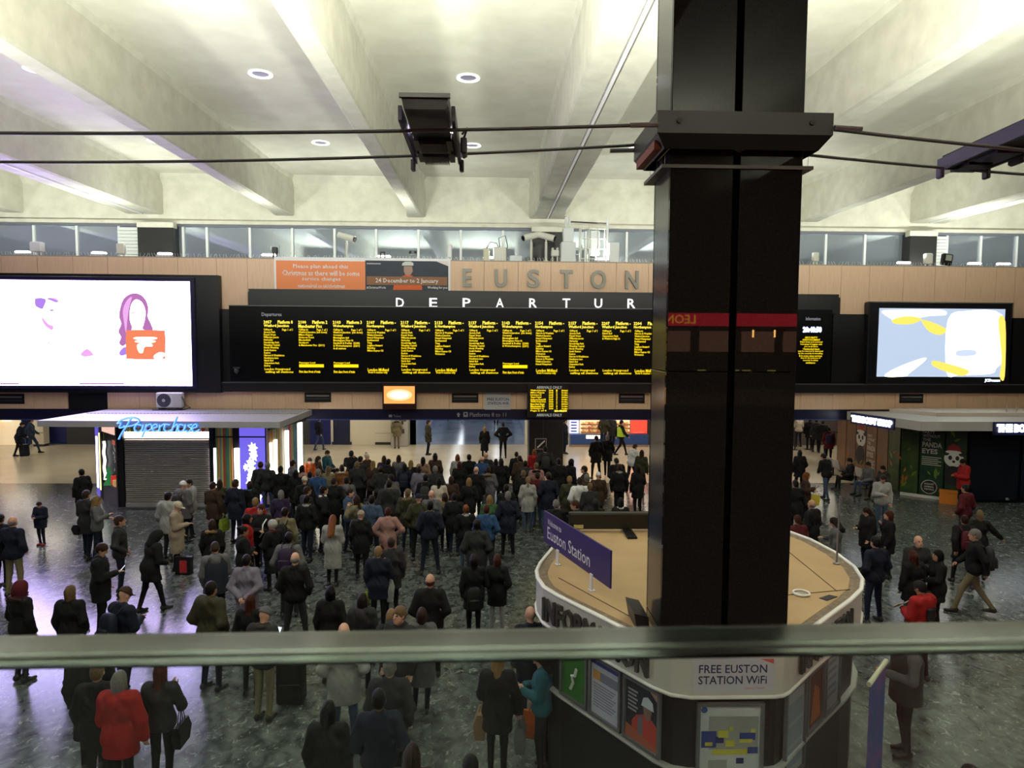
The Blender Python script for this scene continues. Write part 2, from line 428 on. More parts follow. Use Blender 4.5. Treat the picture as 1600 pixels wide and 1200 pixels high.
PV = glow('disp_violet', (.42, .22, .80), 1.1); PP = glow('disp_pink', (.86, .42, .86), 1.05); POR = glow('disp_orange', (1.0, .26, .12), .95); PMA = glow('disp_magenta', (.62, .22, .60), .8)
PWH = glow('disp_white', (1, 1, 1), 4)
PS2 = glow('disp_skin', (1.0, .90, 1.0), 1.6)
blob('picture_hair', [(54, 470), (56, 466), (68, 466), (72, 470), (69, 478), (66, 483), (58, 480), (55, 477)], PV, D-.004, scr)
blob('picture_brow', [(76, 465), (89, 470), (88, 472), (76, 467)], PV, D-.004, scr)
blob('picture_beard', [(65, 494), (70, 500), (77, 507), (83, 509), (82, 516), (74, 512), (67, 504)], PP, D-.004, scr)
blob('picture_mouth', [(78, 484), (84, 483), (83, 486), (78, 486)], PV, D-.004, scr)
hair = [(192, 541), (186, 536), (189, 527), (185, 518), (189, 506), (186, 494), (188, 480), (193, 467), (202, 460), (212, 458), (222, 462), (229, 471), (232, 483), (231, 495), (236, 506), (239, 515), (234, 518), (228, 516), (223, 513), (226, 500), (227, 486), (222, 473), (213, 468), (206, 474), (203, 486), (203, 500), (206, 511), (203, 520), (197, 526), (198, 535)]
blob('picture_long_hair', hair, PMA, D-.004, scr)
blob('picture_hair_light', [(194, 505), (192, 485), (198, 470), (206, 464), (202, 480), (199, 500), (197, 520)], PP, D-.006, scr)
blob('picture_bag', [(197, 519), (202, 516), (252, 516), (258, 520), (258, 556), (254, 561), (202, 561), (197, 556)], POR, D-.006, scr)
for k, (a0, a1) in enumerate(((212, 242), (214, 240))):
    blob('picture_line', [(a0, 527+5*k), (a1, 527+5*k), (a1, 530+5*k), (a0, 530+5*k)], PWH, D-.010, scr)
blob('picture_mark', [(215, 538), (234, 536), (238, 541), (226, 542), (223, 551), (217, 550)], PWH, D-.010, scr)
blob('picture_hand', [(240, 556), (250, 550), (258, 553), (252, 561), (243, 562)], PS2, D-.010, scr)
blob('picture_hands', [(126, 553), (136, 545), (146, 554), (138, 557), (130, 557)], PP, D-.004, scr)
blob('picture_hair', [(72, 467), (84, 465), (92, 470), (88, 473), (80, 470)], PP, D-.003, scr)
blob('picture_nose', [(88, 484), (91, 490), (88, 492), (86, 489)], PS2, D-.003, scr)
blob('picture_brow', [(204, 489), (210, 487), (210, 489), (204, 491)], PP, D-.004, scr)
blob('picture_neck', [(206, 508), (222, 508), (225, 517), (203, 517)], PS2, D-.003, scr)
blob('picture_sleeve', [(190, 545), (197, 542), (199, 552), (190, 556), (186, 552)], PV, D-.004, scr)
blob('picture_button', [(75, 535), (77, 534), (77, 537), (75, 537)], PMA, D-.004, scr)
blob('picture_stripe', [(0, 598.5), (30, 598.5), (30, 601), (0, 601)], PMA, D-.004, scr, False)
blob('picture_stripe', [(124, 598.5), (194, 598.5), (194, 601), (124, 601)], PMA, D-.004, scr, False)

# departures header with white letters
t = fthing('header_board', 700, 483, -.2, 'black header board with spaced white letters above the yellow train times', 'sign')
u0, u1, z0, z1 = fr(389, 460, 1311, 483, -.2)
MB().box(u0, u1, -.20, .05, z0, z1).build('board', BLACK, t, FM)
for i, ch in enumerate('DEPARTURES'):
    cx = 625+52.0*i-.35*i*(i > 5)
    a = fr(cx-6.2, 465.5+.004*cx-2.5, cx+6.2, 480+.004*cx-2.5, -.22)
    lettering('letter', ch, WHT_T, a[0], a[1], a[2], a[3], -.205, t, FM, bold=.012, ext=.03)
# EUSTON in steel letters standing off the veneer
t = fthing('steel_lettering', 860, 452, -.1, 'six brushed steel capital letters on the veneer above the header board', 'lettering')
for ch, (a0, a1) in zip('EUSTON', ((723, 737), (773, 792), (824, 843), (875, 895), (923, 947), (977, 998))):
    q = fr(a0, 420+(a0-723)*.012, a1, 448+(a0-723)*.014, -.1)
    lettering('letter', ch, STEEL, q[0], q[1], q[2], q[3], -.05, t, FM, bold=.025, ext=.09, res=5)
# departure board
D = -.26
t = fthing('departure_board', 700, 597, D, 'long black electronic board with columns of yellow train times', 'display board')
u0, u1, z0, z1 = fr(360, 484, 1235, 597.5, D)
MB().box(u0, u1, D, .05, z0, z1).build('board', BLACK_G, t, FM)
MB().box(u0, u1, D-.02, D+.02, z1-.03, z1).build('frame', mat('thin_trim', (.12, .12, .13), .4, .5), t, FM)
MB().box(u0, u1, D-.02, D+.02, z0, z0+.03).build('frame', MATS['thin_trim'], t, FM)
q = fr(409, 488.5, 440, 495.5, D); lettering('heading', 'Departures', GRY_T, q[0], q[1], q[2], q[3], D-.01, t, FM, bold=.01)
DC = ['Queens Park', 'Kensal Green', 'Willesden Junctn', 'Harlesden', 'Stonebridge Park', 'Wembley Central', 'North Wembley', 'South Kenton', 'Kenton', 'Harrow & Wealdstone', 'Headstone Lane', 'Hatch End', 'Carpenders Park', 'Bushey']
NH = ['Harrow & Wealdstn', 'Watford Junction', 'Hemel Hempstead', 'Berkhamsted', 'Tring', 'Leighton Buzzard', 'Bletchley', 'Milton Keynes Ctl', 'Wolverton', '& Northampton']
MP = ['Watford Junction (set down)', 'Milton Keynes', 'Stoke-on-Trent', 'Macclesfield', 'Stockport', '& Manchester Picc  (2311)']
WV = ['Watford Junction  (set down)', 'Coventry', 'Birmingham Intl', 'Birmingham New St', 'Sandwell & Dudley  (2240)', '& Wolverhampton  (2251)']
def spec(tm, pl, dest, calls, bottom, first=514):
    return (tm, pl, dest, calls, bottom, first)
LO, LM = ['London Overground', 'calling all stations'], ['London Midland', 'front 4 coaches only']
FORM = ['Passenger Load', '1 2 3 4 5 6 7 8 9', '- - L L L L L', 'First class: front of train']
cols = [(412, '2057', 'Platform 8', 'Watford Junction', DC, LO), (466, '2100', 'Platform 2', 'Manchester Picc', MP, FORM), (520, '2103', 'Platform 3', 'Wolverhampton', WV+['& all stations'], FORM), (573, '2107', 'Platform -', 'Northampton', NH[:8], LM),
        (626, '2117', 'Platform -', 'Watford Junction', DC, LO), (679, '2133', 'Platform -', '& Northampton', NH[:9], LM), (732, '2137', 'Platform -', 'Watford Junction', DC, LO), (784, '2143', 'Platform -', 'Wolverhampton', WV, FORM),
        (836, '2154', 'Platform -', 'Northampton', NH+NH[:3], LM), (888, '2157', 'Platform -', 'Watford Junction', DC, LO), (940, '2207', 'Platform -', 'Watford Junction', ['Hatch End', 'Carpenders Park', '& Watford High St'], LO), (990, '2204', 'Platform -', 'Northampton', NH[:9], LM),
        (1041, '2217', 'Platform -', 'Watford Junction', DC, LO), (1092, '2224', 'Platform -', 'Northampton', NH, LM), (1143, '2237', 'Platform -', 'Watford Junction', DC, LO)]
px_w = fu(800) - fu(799)
for (cx, tm, pl, dest, calls, bottom) in cols:
    dy = (cx-412)*.004-.5
    def put(nm, s, x, y, w_, h, m=YEL, par=t, **k):
        q = fr(x, y+dy, x+w_, y+h+dy, D); return lettering(nm, s, m, q[0], q[1], q[2], q[3], D-.012, par, FM, res=1, **k)
    c0 = put('train_time', tm, cx, 501.2, 12.5, 5.0, YEL2, bold=.03)
    put('platform_text', pl, cx+22, 501.0, 23.5, 5.4, YEL2, c0, bold=.03)
    put('destination', dest, cx+.3, 507.2, 2.45*len(dest), 5.4, YEL2, c0, bold=.03)
    put('page_text', 'Page 1 of 1', cx+29, 513.8, 16.5, 4.6, YEL, c0, bold=.025)
    cp = put('calling_points', 'Calling at:\n'+'\n'.join(calls), cx+.8, 513.8, 1.62*max(len(s) for s in calls)+.5, 4.02*(len(calls)+1), YEL, c0, bold=.03); cp['kind'] = 'stuff'
    if bottom is FORM:
        put('load_heading', bottom[0], cx+1.6, 565.5, 25, 3.6, YEL, c0, bold=.03)
        q = fr(cx+1.6, 569.5+dy, cx+40, 577.5+dy, D)
        blk = MB().box(q[0], q[1], D-.012, D-.004, q[2]+.08, q[3]).build('load_block', YEL, c0, FM)
        put('load_text', '- - L L L L L L', cx+17, 573.5, 21, 3.6, BLACK, c0, bold=.02)
        put('load_note', bottom[3], cx+1.6, 578.8, 33, 4.2, YEL, c0, bold=.03)
    else:
        put('operator', bottom[0], cx+1.6, 575.3, 2.35*len(bottom[0]), 4.6, YEL, c0, bold=.03)
        put('operator_note', bottom[1], cx+2.6, 579.9, 44 if bottom is LO else 30, 4.2, YEL, c0, bold=.03)
# small bits at the board's left end
fb = fthing('dome_camera', 372, 597, -.2, 'small dark camera dome at the left end of the departure board', 'camera')
u, z = fh(372, 580, -.2)
MB().lathe([(0, .12), (.08, .10), (.11, .03), (.10, -.03), (.05, -.09), (0, -.11)], 12, (u, -.34, z)).build('dome', mat('dark_dome', (.03, .03, .035), .1), fb, FM, True)
MB().box(u-.12, u+.12, -.40, -.26, z+.10, z+.16).build('mount', DKGREY, fb, FM)
# information panel right of the pillar
t = fthing('information_board', 1270, 597, -.24, 'black information board with a glowing blue-white clock and a round block of yellow text', 'display board')
u0, u1, z0, z1 = fr(1236, 484, 1301, 598, -.24)
MB().box(u0, u1, -.24, .05, z0, z1).build('board', BLACK_G, t, FM)
q = fr(1259, 495.5, 1282, 500.5, -.24); lettering('heading', 'Information', GRY_T, q[0], q[1], q[2], q[3], -.25, t, FM, bold=.015)
CLK = glow('clock_led', (.55, .65, 1.0), 3.2)
q = fr(1254, 510.5, 1284, 519.5, -.24); lettering('clock', '20:48:50', CLK, q[0], q[1], q[2], q[3], -.25, t, FM, bold=.06)
for k, s in enumerate(['SECURITY', 'ANNOUNCEMENT', 'Please keep your personal', 'belongings & luggage with', 'you at all times.', 'Unattended items', 'may be removed & destroyed', 'by the security & travelling', '& in some cases services', 'stop for the purposes of', 'security & safety', 'assistance']):
    wd = [20, 28, 35, 34, 22, 26, 39, 38, 36, 31, 24, 15][k]; cx = 1267.5-(1.2 if k > 5 else 0)
    q = fr(cx-wd/2, 526+3.58*k, cx+wd/2, 528.8+3.58*k, -.24); lettering('message_line', s, YEL, q[0], q[1], q[2], q[3], -.25, t, FM, res=1, bold=.03)
fbox('recess_panel', BLACK, 1301, 1353, fz(1300, 598), fz(1330, 491), -.05, .05)
fbox('recess_panel', BLACK, 1583, 1760, fz(1600, 598), fz(1600, 497), -.05, .05)
fbox('recess_panel', BLACK, 340, 362, fz(350, 612), fz(350, 484), -.05, .05)
# right-hand advertising screen
D = -.34
t = fthing('television_screen', 1470, 598, D, 'large television with pale blue and yellow picture in a thick black frame', 'screen')
u0, u1, z0, z1 = fr(1353.5, 473, 1583, 600, D)
MB().cbox(u0, u1, D, .02, z0, z1, .04).build('frame', mat('tv_frame', (.010, .010, .014), .3), t, FM)
q = fr(1370, 483, 1571, 588.5, D-.02)
scr = MB().box(q[0], q[1], D-.02, D+.02, q[2], q[3]).build('display', mat('tv_blue', (.1, .1, .1), emit=(.50, .62, .80), es=1.05), t, FM)
TW = glow('tv_white', (1, 1, .97), 2.2); TY = glow('tv_yellow', (1.0, .72, .12), 1.25); TB = glow('tv_pale', (.62, .72, .90), 1.1)
for nm, pts, m in (('picture_white', [(1481, 500), (1510, 486), (1566, 492), (1566, 560), (1557, 575), (1548, 584), (1500, 586), (1479, 582)], TW),
                   ('picture_white', [(1378, 486), (1412, 484), (1470, 484), (1478, 492), (1450, 494), (1404, 503), (1392, 498)], TW),
                   ('picture_yellow', [(1394, 500), (1416, 494), (1440, 498), (1425, 506), (1400, 506)], TY),
                   ('picture_yellow', [(1440, 501), (1452, 502), (1478, 514), (1470, 523), (1452, 518)], TY),
                   ('picture_yellow', [(1456, 565), (1468, 565), (1512, 578), (1506, 587), (1488, 584), (1460, 573)], TY),
                   ('picture_yellow', [(1382, 588), (1400, 575), (1440, 560), (1446, 563), (1420, 584), (1415, 588)], TW),
                   ('picture_yellow', [(1384, 588), (1396, 579), (1412, 574), (1404, 588)], TY),
                   ('picture_yellow', [(1560, 500), (1571, 503), (1570, 588), (1562, 588), (1565, 560)], TY),
                   ('picture_yellow', [(1520, 496), (1556, 491), (1565, 498), (1540, 505), (1522, 506)], TY),
                   ('picture_pale', [(1496, 548), (1522, 547), (1523, 555), (1496, 556)], TB)):
    blob(nm, pts, m, D-.026-.002*random.random(), scr)
q = fr(1538, 592, 1563, 597.5, D); lettering('maker_mark', 'JCDecaux', glow('mark_led', (.7, .8, 1), 3), q[0], q[1], q[2], q[3], D-.012, t, FM, bold=.05)
# poster: please plan ahead
D = -.06
t = fthing('banner_poster', 565, 459, D, 'wide orange and navy banner about Christmas service changes on the veneer', 'poster')
u0, u1, z0, z1 = fr(429, 404.5, 704, 457, D)
MB().box(u0, u1, D, 0, z0, z1).build('frame', mat('poster_white', (.85, .85, .88), .5), t, FM)
def fprint(name, x0, y0, x1, y1, m, par, d): q = fr(x0, y0, x1, y1, D); return MB().box(q[0], q[1], d, d+.004, q[2], q[3]).build(name, m, par, FM)
def fpoly(name, pts, m, par, d): q = [fh(x, y, D) for x, y in pts]; return MB().poly(q[::-1], d).build(name, m, par, FM)
ORG = mat('poster_orange', (.90, .29, .11), .6)
a = fprint('orange_field', 432, 408.5, 570.5, 453, ORG, t, D-.006)
b_ = fprint('photo_field', 571, 408.5, 700.5, 453, mat('poster_navy', (.035, .045, .065), .6), t, D-.006)
for s, x0, x1, y0, y1 in (('Please plan ahead this', 458, 544, 413.5, 420.7), ('Christmas as there will be some', 441, 562, 423.3, 430.2), ('service changes', 472, 532, 433, 440), ('nationalrail.co.uk/christmas', 466, 539, 444, 449.5)):
    q = fr(x0, y0, x1, y1, D); lettering('printed_line', s, WPRINT, q[0], q[1], q[2], q[3], D-.010, a, FM, bold=.012, res=1)
POS = mat('poster_hivis', (.75, .13, .03), .6)
fpoly('worker_jacket', [(614, 453), (616, 444), (624, 440), (626, 433), (632, 430), (643, 430), (648, 434), (651, 441), (659, 445), (660, 453)], POS, b_, D-.010)
fpoly('worker_face', [(631, 416), (644, 416), (645, 424), (642, 429), (637, 431), (633, 429), (631, 424)], mat('poster_skin', (.42, .27, .20), .6), b_, D-.012)
fpoly('worker_helmet', [(628, 415), (629, 411), (633, 408.8), (642, 408.8), (646, 411), (646, 415)], mat('poster_helmet', (.62, .65, .62), .6), b_, D-.014)
fprint('date_strip', 573, 433, 699, 445, mat('poster_brown', (.30, .14, .07), .6), b_, D-.013)
q = fr(587, 435.5, 685, 443.5, D); lettering('printed_line', '24 December to 2 January', WPRINT, q[0], q[1], q[2], q[3], D-.018, b_, FM, bold=.012, res=1)
q = fr(573, 447.5, 603, 451.3, D); lettering('printed_line', '#ChristmasWorks', WPRINT, q[0], q[1], q[2], q[3], D-.012, b_, FM, bold=.012, res=1)
q = fr(668, 447.5, 699, 452.3, D); lettering('printed_line', 'Working for you', WPRINT, q[0], q[1], q[2], q[3], D-.012, b_, FM, bold=.02, res=1)
fprint('printed_line', 573, 411.2, 595, 412.8, mat('poster_caption', (.40, .42, .45), .6), b_, D-.010)
fpoly('corner_flash', [(682, 408.5), (700.5, 408.5), (700.5, 416)], mat('poster_flash', (.80, .72, .70), .6), b_, D-.010)
# vents in the lower panels
for i, (a0, a1, y0, y1) in enumerate(((-38, 37, 615.5, 631), (476, 517, 613.5, 628.3), (706, 747.5, 614.5, 629), (967, 1007.5, 615, 630), (1405.5, 1443, 615.8, 629.8))):
    where = ['left of the paper shop under the giant screen', 'above the right end of the paper shop roof', 'between the orange monitor and the white notice', 'right of the small arrivals board', 'under the right-hand television'][i]
    t = fthing('air_vent', (a0+a1)/2, y1, -.03, 'black slot air vent '+where, 'vent', 'slot vents in the lower veneer')
    q = fr(a0, y0, a1, y1, -.03)
    m = MB(); m.box(q[0], q[1], -.03, .03, q[2], q[2]+.05).box(q[0], q[1], -.03, .03, q[3]-.05, q[3]).box(q[0], q[0]+.05, -.03, .03, q[2], q[3]).box(q[1]-.05, q[1], -.03, .03, q[2], q[3])
    m.build('frame', BLACK, t, FM)
    MB().box(q[0], q[1], -.014, .02, q[2], q[3]).build('back', BLACK, t, FM)
    MB().box(q[0]+.07, q[1]-.07, -.05, -.01, q[3]-.15, q[3]-.09).build('blade', mat('vent_blade', (.35, .35, .36), .3, .8), t, FM)
    MB().box(q[0]+.07, q[1]-.07, -.03, 0, q[2]+.1, q[2]+.15).build('blade', DKGREY, t, FM)
# small orange monitor
D = -.35
t = fthing('monitor', 623, 639, D, 'small monitor with a blown-out orange and white picture above the ticket hall', 'screen')
q = fr(597.5, 601.5, 650, 640, D); MB().cbox(q[0], q[1], D, -.05, q[2], q[3], .02).build('case', mat('monitor_case', (.03, .006, .006), .4), t, FM)
q = fr(600, 603.5, 648, 630.5, D); scr = MB().box(q[0], q[1], D-.02, D+.02, q[2], q[3]).build('display', glow('monitor_orange', (1.0, .42, .10), 1.15), t, FM)
for k, (dx, dy, s) in enumerate(((20, 9, 1.2), (15, 6, 1.6))):
    q = [fh(624+dx*math.cos(x*.3491), 617+dy*math.sin(x*.3491), D) for x in range(18)]
    MB().poly(q, D-.024-.003*k).build('picture_flare', glow('monitor_flare%d' % k, (1.0, .75 if k == 0 else .97, .35 if k == 0 else .85), s), scr, FM)
# WiFi notice
D = -.03
t = fthing('wifi_notice', 778, 640, D, 'white notice with navy lettering on the lower veneer left of the arrivals board', 'notice')
q = fr(757.5, 612, 798, 640, D); MB().box(q[0], q[1], D, 0, q[2], q[3]).build('sheet', mat('notice_white', (.55, .55, .60), .5), t, FM)
q = fr(761, 621.5, 795, 626, D); lettering('printed_line', 'FREE EUSTON', NPRINT, q[0], q[1], q[2], q[3], D-.006, t, FM, bold=.015)
q = fr(762, 628, 795, 632.5, D); lettering('printed_line', 'STATION WiFi', NPRINT, q[0], q[1], q[2], q[3], D-.006, t, FM, bold=.015)
q = fr(779, 634, 795, 636, D); lettering('printed_line', 'Network Rail', mat('pale_print', (.4, .35, .38), .6), q[0], q[1], q[2], q[3], D-.006, t, FM)
q = fr(783, 614.3, 795, 617.8, D); lettering('printed_line', 'Signup Now!', mat('pink_print', (.6, .2, .15), .6), q[0], q[1], q[2], q[3], D-.006, t, FM)
# arrivals board
D = -.45
t = fthing('arrivals_board', 856, 652, D, 'small black arrivals board packed with yellow text under the long departure board', 'display board')
q = fr(824.5, 599.5, 888.5, 653, D); MB().cbox(q[0], q[1], D, -.05, q[2], q[3], .02).build('case', BLACK, t, FM)
for y0 in (603.2, 646.3):
    q = fr(838.5, y0, 878, y0+4.3, D); lettering('heading', 'ARRIVALS ONLY', mat('arr_white', (.5, .5, .5), .5, emit=(.8, .8, .8), es=.35, sample=False), q[0], q[1], q[2], q[3], D-.01, t, FM, bold=.01)
names = ['Watford Junction', 'Milton Keynes', 'Liverpool', 'Glasgow Central', 'Stoke-on-Trent HS', 'Watford Junction', 'Bham New Street', 'Manchester Pic', 'Northampton Cv', 'Page 2 of 4']
tms = ['20:42', '20:43', '20:45', '20:47', '20:49', '20:50', '20:52', '20:54', '20:56']
for k in range(10):
    y0 = 608.6+3.52*k
    wd = [24, 22, 17, 17, 24, 24, 22, 22, 21, 25][k]
    q = fr(828.8, y0, 828.8+wd, y0+3.2, D); lettering('arrival_line', names[k], YEL, q[0], q[1], q[2], q[3], D-.012, t, FM, res=1, bold=.04)
    if k < 9:
        q = fr(857.5, y0, 864.5, y0+2.9, D); lettering('arrival_time', tms[k], YEL, q[0], q[1], q[2], q[3], D-.012, t, FM, res=1, bold=.04)
        q = fr(868.8, y0, 871, y0+2.9, D); lettering('arrival_platform', str(k % 9+1), YEL, q[0], q[1], q[2], q[3], D-.012, t, FM, res=1, bold=.03)
        q = fr(877, y0, 887, y0+2.9, D); lettering('arrival_state', 'On time' if k % 3 else 'Arrived', YEL, q[0], q[1], q[2], q[3], D-.012, t, FM, res=1, bold=.04)
    else:
        q = fr(866, y0, 886, y0+3.4, D); lettering('arrival_clock', '20:48:50', YEL2, q[0], q[1], q[2], q[3], D-.012, t, FM, res=1, bold=.06)
# way-finding lettering on the navy band
SGN = mat('sign_letter', (.30, .30, .36), .5)
q = fr(734, 644.8, 791, 651.2, .0); lettering('sign_text', 'Platforms 8 to 11', SGN, q[0], q[1], q[2], q[3], .012, fas, FM, bold=.006)
q = fr(614.5, 648.3, 626, 652, .0); lettering('sign_text', 'Tickets', SGN, q[0], q[1], q[2], q[3], .012, fas, FM)
q = fr(724, 644, 731, 651.5, .0); MB().box(q[0], q[1], .005, .015, q[2], q[3]).build('train_symbol', SGN, fas, FM)
q = fr(726, 645.5, 729, 648.5, .0); MB().box(q[0], q[1], .002, .006, q[2], q[3]).build('symbol_window', DKBLUE, fas, FM)
q = fr(607.5, 648, 612.5, 652, .0); MB().box(q[0], q[1], .005, .015, q[2], q[3]).build('ticket_symbol', SGN, fas, FM)
pa = [fh(*p) for p in ((716, 644.5), (719.5, 648), (717.8, 648), (717.8, 651.5), (714.8, 651.5), (714.8, 648), (713, 648))]
MB().poly(pa, .012).build('arrow_symbol', SGN, fas, FM)
fbox('end_post', BLACK, 106, 164, Z_BOT, Z_MID, -.02, .06)

# ------------------------------------------------------------------ odds and ends standing along the coping
ZT = Z_TOP
CREAMB = mat('cream_plastic', (.62, .62, .55), .45)
def on_top(px, dep): return fh(px, 405, dep)[0]
def top_thing(name, px, dep, label, cat, group=None):
    o = empty(name, (0, 0, 0), label, cat, group); o.matrix_basis = FM @ Matrix.Translation((on_top(px, dep), dep, ZT)); return o
def tm(o): return world_m(o)
BSP = mat('spike', (.7, .7, .68), .4, .3)
sp = MB(); k = 0
for px in range(-40, 1620, 5):
    u = fu(px, 405, .1)
    sp.tube([(u, .06, ZT), (u+random.uniform(-.06, .06), .06+random.uniform(-.05, .05), ZT+.13)], .006, 3)
o = sp.build('bird_spikes', BSP, fas, FM); o['kind'] = 'stuff'
# uplights along the coping
UPM = mat('uplight_face', (.8, .8, .8), emit=(.95, .97, 1.0), es=14.0, sample=False)
for px, side in ((-160, 'far beyond the left picture edge'), (-60, 'just beyond the left picture edge'), (36, 'left of the rounded transmitter box'), (155, 'right of the rounded transmitter box'), (258, 'in front of the left dark column'), (420, 'at the banner left corner'), (600, 'over the banner middle'), (765, 'by the yellowish cable box'), (940, 'inside the wire cage'), (1090, 'hidden behind the dark pillar'), (1225, 'at the right side of the dark pillar'), (1412, 'in front of the right dark column'), (1523, 'over the television middle'), (1568, 'at the right picture edge'), (1690, 'beyond the right picture edge')):
    t = top_thing('coping_uplight', px, .45, 'small white uplight on the wall coping '+side, 'light', 'uplights along the wall coping')
    M_ = tm(t)
    MB().cbox(-.28, .28, -.12, .12, 0, .12, .02).build('body', LGREY, t, M_)
    MB().cbox(-.25, .25, -.10, .10, .12, .20, .03).build('lens', UPM, t, M_)
    l = bpy.data.lights.new('coping_lamp', 'AREA'); l.shape = 'RECTANGLE'; l.size = .5; l.size_y = .2; l.energy = FASCIA_W; l.color = (.97, 1.0, .93)
    lo = link('coping_lamp', l, t, M_ @ Matrix.Translation((0, 0, .24)) @ Matrix.Rotation(math.radians(180-20), 4, 'X'))
def cctv(px, h, aim, kind='bullet', label=''):
    t = top_thing('security_camera', px, .2, label, 'camera', 'cameras and boxes on the wall coping'); M_ = tm(t)
    MB().tube([(0, 0, 0), (0, 0, h)], .05, 8).build('post', CREAMB, t, M_)
    MB().lathe([(.11, 0), (.11, .03), (.05, .05)], 10).build('foot', CREAMB, t, M_)
    dx = aim
    MB().tube([(-.32*dx, .06, h+.30), (.30*dx, -.10, h+.12)], [.12, .13], 10).build('housing', CREAMB, t, M_)
    MB().tube([(.30*dx, -.10, h+.12), (.34*dx, -.115, h+.10)], .10, 10).build('lens', BLACK_G, t, M_)
    MB().tube([(0, 0, h), (0, 0, h+.2)], .035, 6).build('bracket', CREAMB, t, M_)
cctv(830, .75, -1, label='cream security camera aimed left, left one of the pair before the column')
cctv(853, .75, 1, label='cream security camera aimed right, right one of the pair before the column')
cctv(542, .62, 1, label='slim white camera on a post above the orange half of the banner')
def topbox(name, px, dep, w_, d_, h, m, label, cat, legs=0.0, grp=None):
    t = top_thing(name, px, dep, label, cat, grp); M_ = tm(t)
    MB().cbox(-w_/2, w_/2, -d_/2, d_/2, legs, legs+h, .03).build('case', m, t, M_)
    if legs:
        for s in (-1, 1): MB().tube([(s*w_*.32, 0, 0), (s*w_*.32, 0, legs+.02)], .03, 6).build('leg', m, t, M_)
    return t, M_
topbox('white_globe_box', 59, .35, .40, .3, .36, mat('white_box', (.75, .75, .80), .35), 'rounded white transmitter box above the giant screen', 'box', .16)
t, M_ = topbox('equipment_cabinet', 887, .45, .58, .4, .78, mat('cabinet_white', (.62, .66, .66), .4), 'tall white equipment cabinet left of the wire cage on the coping', 'cabinet')
MB().cbox(-.2, .2, -.16, .16, .78, 1.32, .02).build('upper_case', MATS['cabinet_white'], t, M_)
for s in (-.09, .06): MB().tube([(s, 0, 1.3), (s, 0, 1.75)], .045, 8).build('duct', MATS['cabinet_white'], t, M_)
t, M_ = topbox('equipment_cabinet', 958, .45, .40, .4, .78, MATS['cabinet_white'], 'squat white equipment cabinet right of the wire cage on the coping', 'cabinet')
MB().tube([(-.24, 0, 0), (-.24, 0, 1.75)], .045, 8).build('duct', MATS['cabinet_white'], t, M_)
t = top_thing('wire_cage', 926, .5, 'white wire cage with cables between the two cabinets', 'cage'); M_ = tm(t)
for k in range(4):
    for y in (-.2, .2): MB().tube([(-.5+.33*k, y, 0), (-.5+.33*k, y, 1.4)], .022, 6).build('upright', CREAMB, t, M_)
for k in range(4):
    MB().tube([(-.52, -.2, .15+.38*k), (.5, -.2, .15+.38*k)], .02, 6).build('rail', CREAMB, t, M_)
MB().cbox(-.12, .25, -.1, .15, .3, 1.25, .03).build('unit', MATS['cabinet_white'], t, M_)
MB().tube([(-.9, .1, 1.6), (.6, .1, 1.55)], .03, 6).build('arm', DKGREY, t, M_)
t, M_ = topbox('cable_box', 760, .4, .25, .2, .5, mat('yellow_box', (.55, .56, .40), .5), 'yellowish cable box with a looping lead on the coping', 'box')
MB().tube([(0, 0, .5), (.15, 0, .75), (.4, 0, .7), (.55, 0, .35), (.7, 0, .05)], .02, 6).build('cable', DKGREY, t, M_, True)
t, M_ = topbox('relay_box', 781, .4, .5, .2, .55, CREAMB, 'wide cream relay box under a black cable loop on the coping', 'box')
MB().tube([(.0, 0, .55), (-.05, 0, .9), (.2, 0, 1.0), (.3, 0, .6), (.15, 0, .1)], .02, 6).build('cable', DKGREY, t, M_, True)
topbox('junction_box', 806, .5, .5, .15, .26, mat('pale_box', (.60, .66, .70), .4), 'flat pale junction box left of the twin cameras', 'box')
t, M_ = topbox('speaker_box', 867, .3, .30, .2, .24, CREAMB, 'small cream box with two knobs beside the right-hand camera', 'box', .22)
for s in (-.09, .09): MB().lathe([(0, .1), (.05, .07), (.05, 0)], 8, (s, 0, .46)).build('knob', CREAMB, t, M_)
t, M_ = topbox('black_floodlight', 430, .3, .20, .2, .24, DKGREY, 'small black floodlight with side arms above the banner left end', 'light', .20)
for s in (-1, 1): MB().tube([(s*.16, 0, .15), (s*.16, 0, .5)], .02, 6).build('arm', LGREY, t, M_)
t, M_ = topbox('white_sensor', 703, .2, .16, .16, .5, mat('white_box', (.7, .7, .7), .4), 'upright white sensor at the banner right corner', 'sensor', .1)
t, M_ = topbox('grey_beacon', 598, .3, .24, .12, .08, DKGREY, 'flat dark beacon on a thin post above the banner middle', 'beacon', .24)
t, M_ = topbox('twin_lamp', 645, .3, .3, .12, .06, LGREY, 'twin stalk lamp above the helmeted worker poster', 'lamp', .18)
for s in (-.1, .1): MB().lathe([(0, .12), (.05, .1), (.05, .02), (.02, 0)], 8, (s, 0, .26)).build('lamp_head', DKGREY, t, M_)
t, M_ = topbox('white_meter', 1274, .3, .22, .2, .36, CREAMB, 'cream meter box on legs right of the dark pillar', 'box', .14)
t, M_ = topbox('grey_relay', 1450, .3, .3, .2, .42, CREAMB, 'cream relay box beside the black floodlight at the right', 'box', .1)
t = top_thing('floodlight', 1478, .2, 'black square floodlight tilted on the coping over the television', 'light'); M_ = tm(t) @ Matrix.Rotation(.12, 4, 'Y')
MB().cbox(-.2, .2, -.1, .1, .05, .50, .03).build('case', BLACK, t, M_)
MB().box(-.12, .12, -.115, -.095, .22, .44).build('glass', mat('flood_glass', (.35, .38, .32), .1), t, M_)
t, M_ = topbox('grey_relay', 190, .3, .28, .2, .4, CREAMB, 'cream relay box left of the white louvre', 'box', .1)
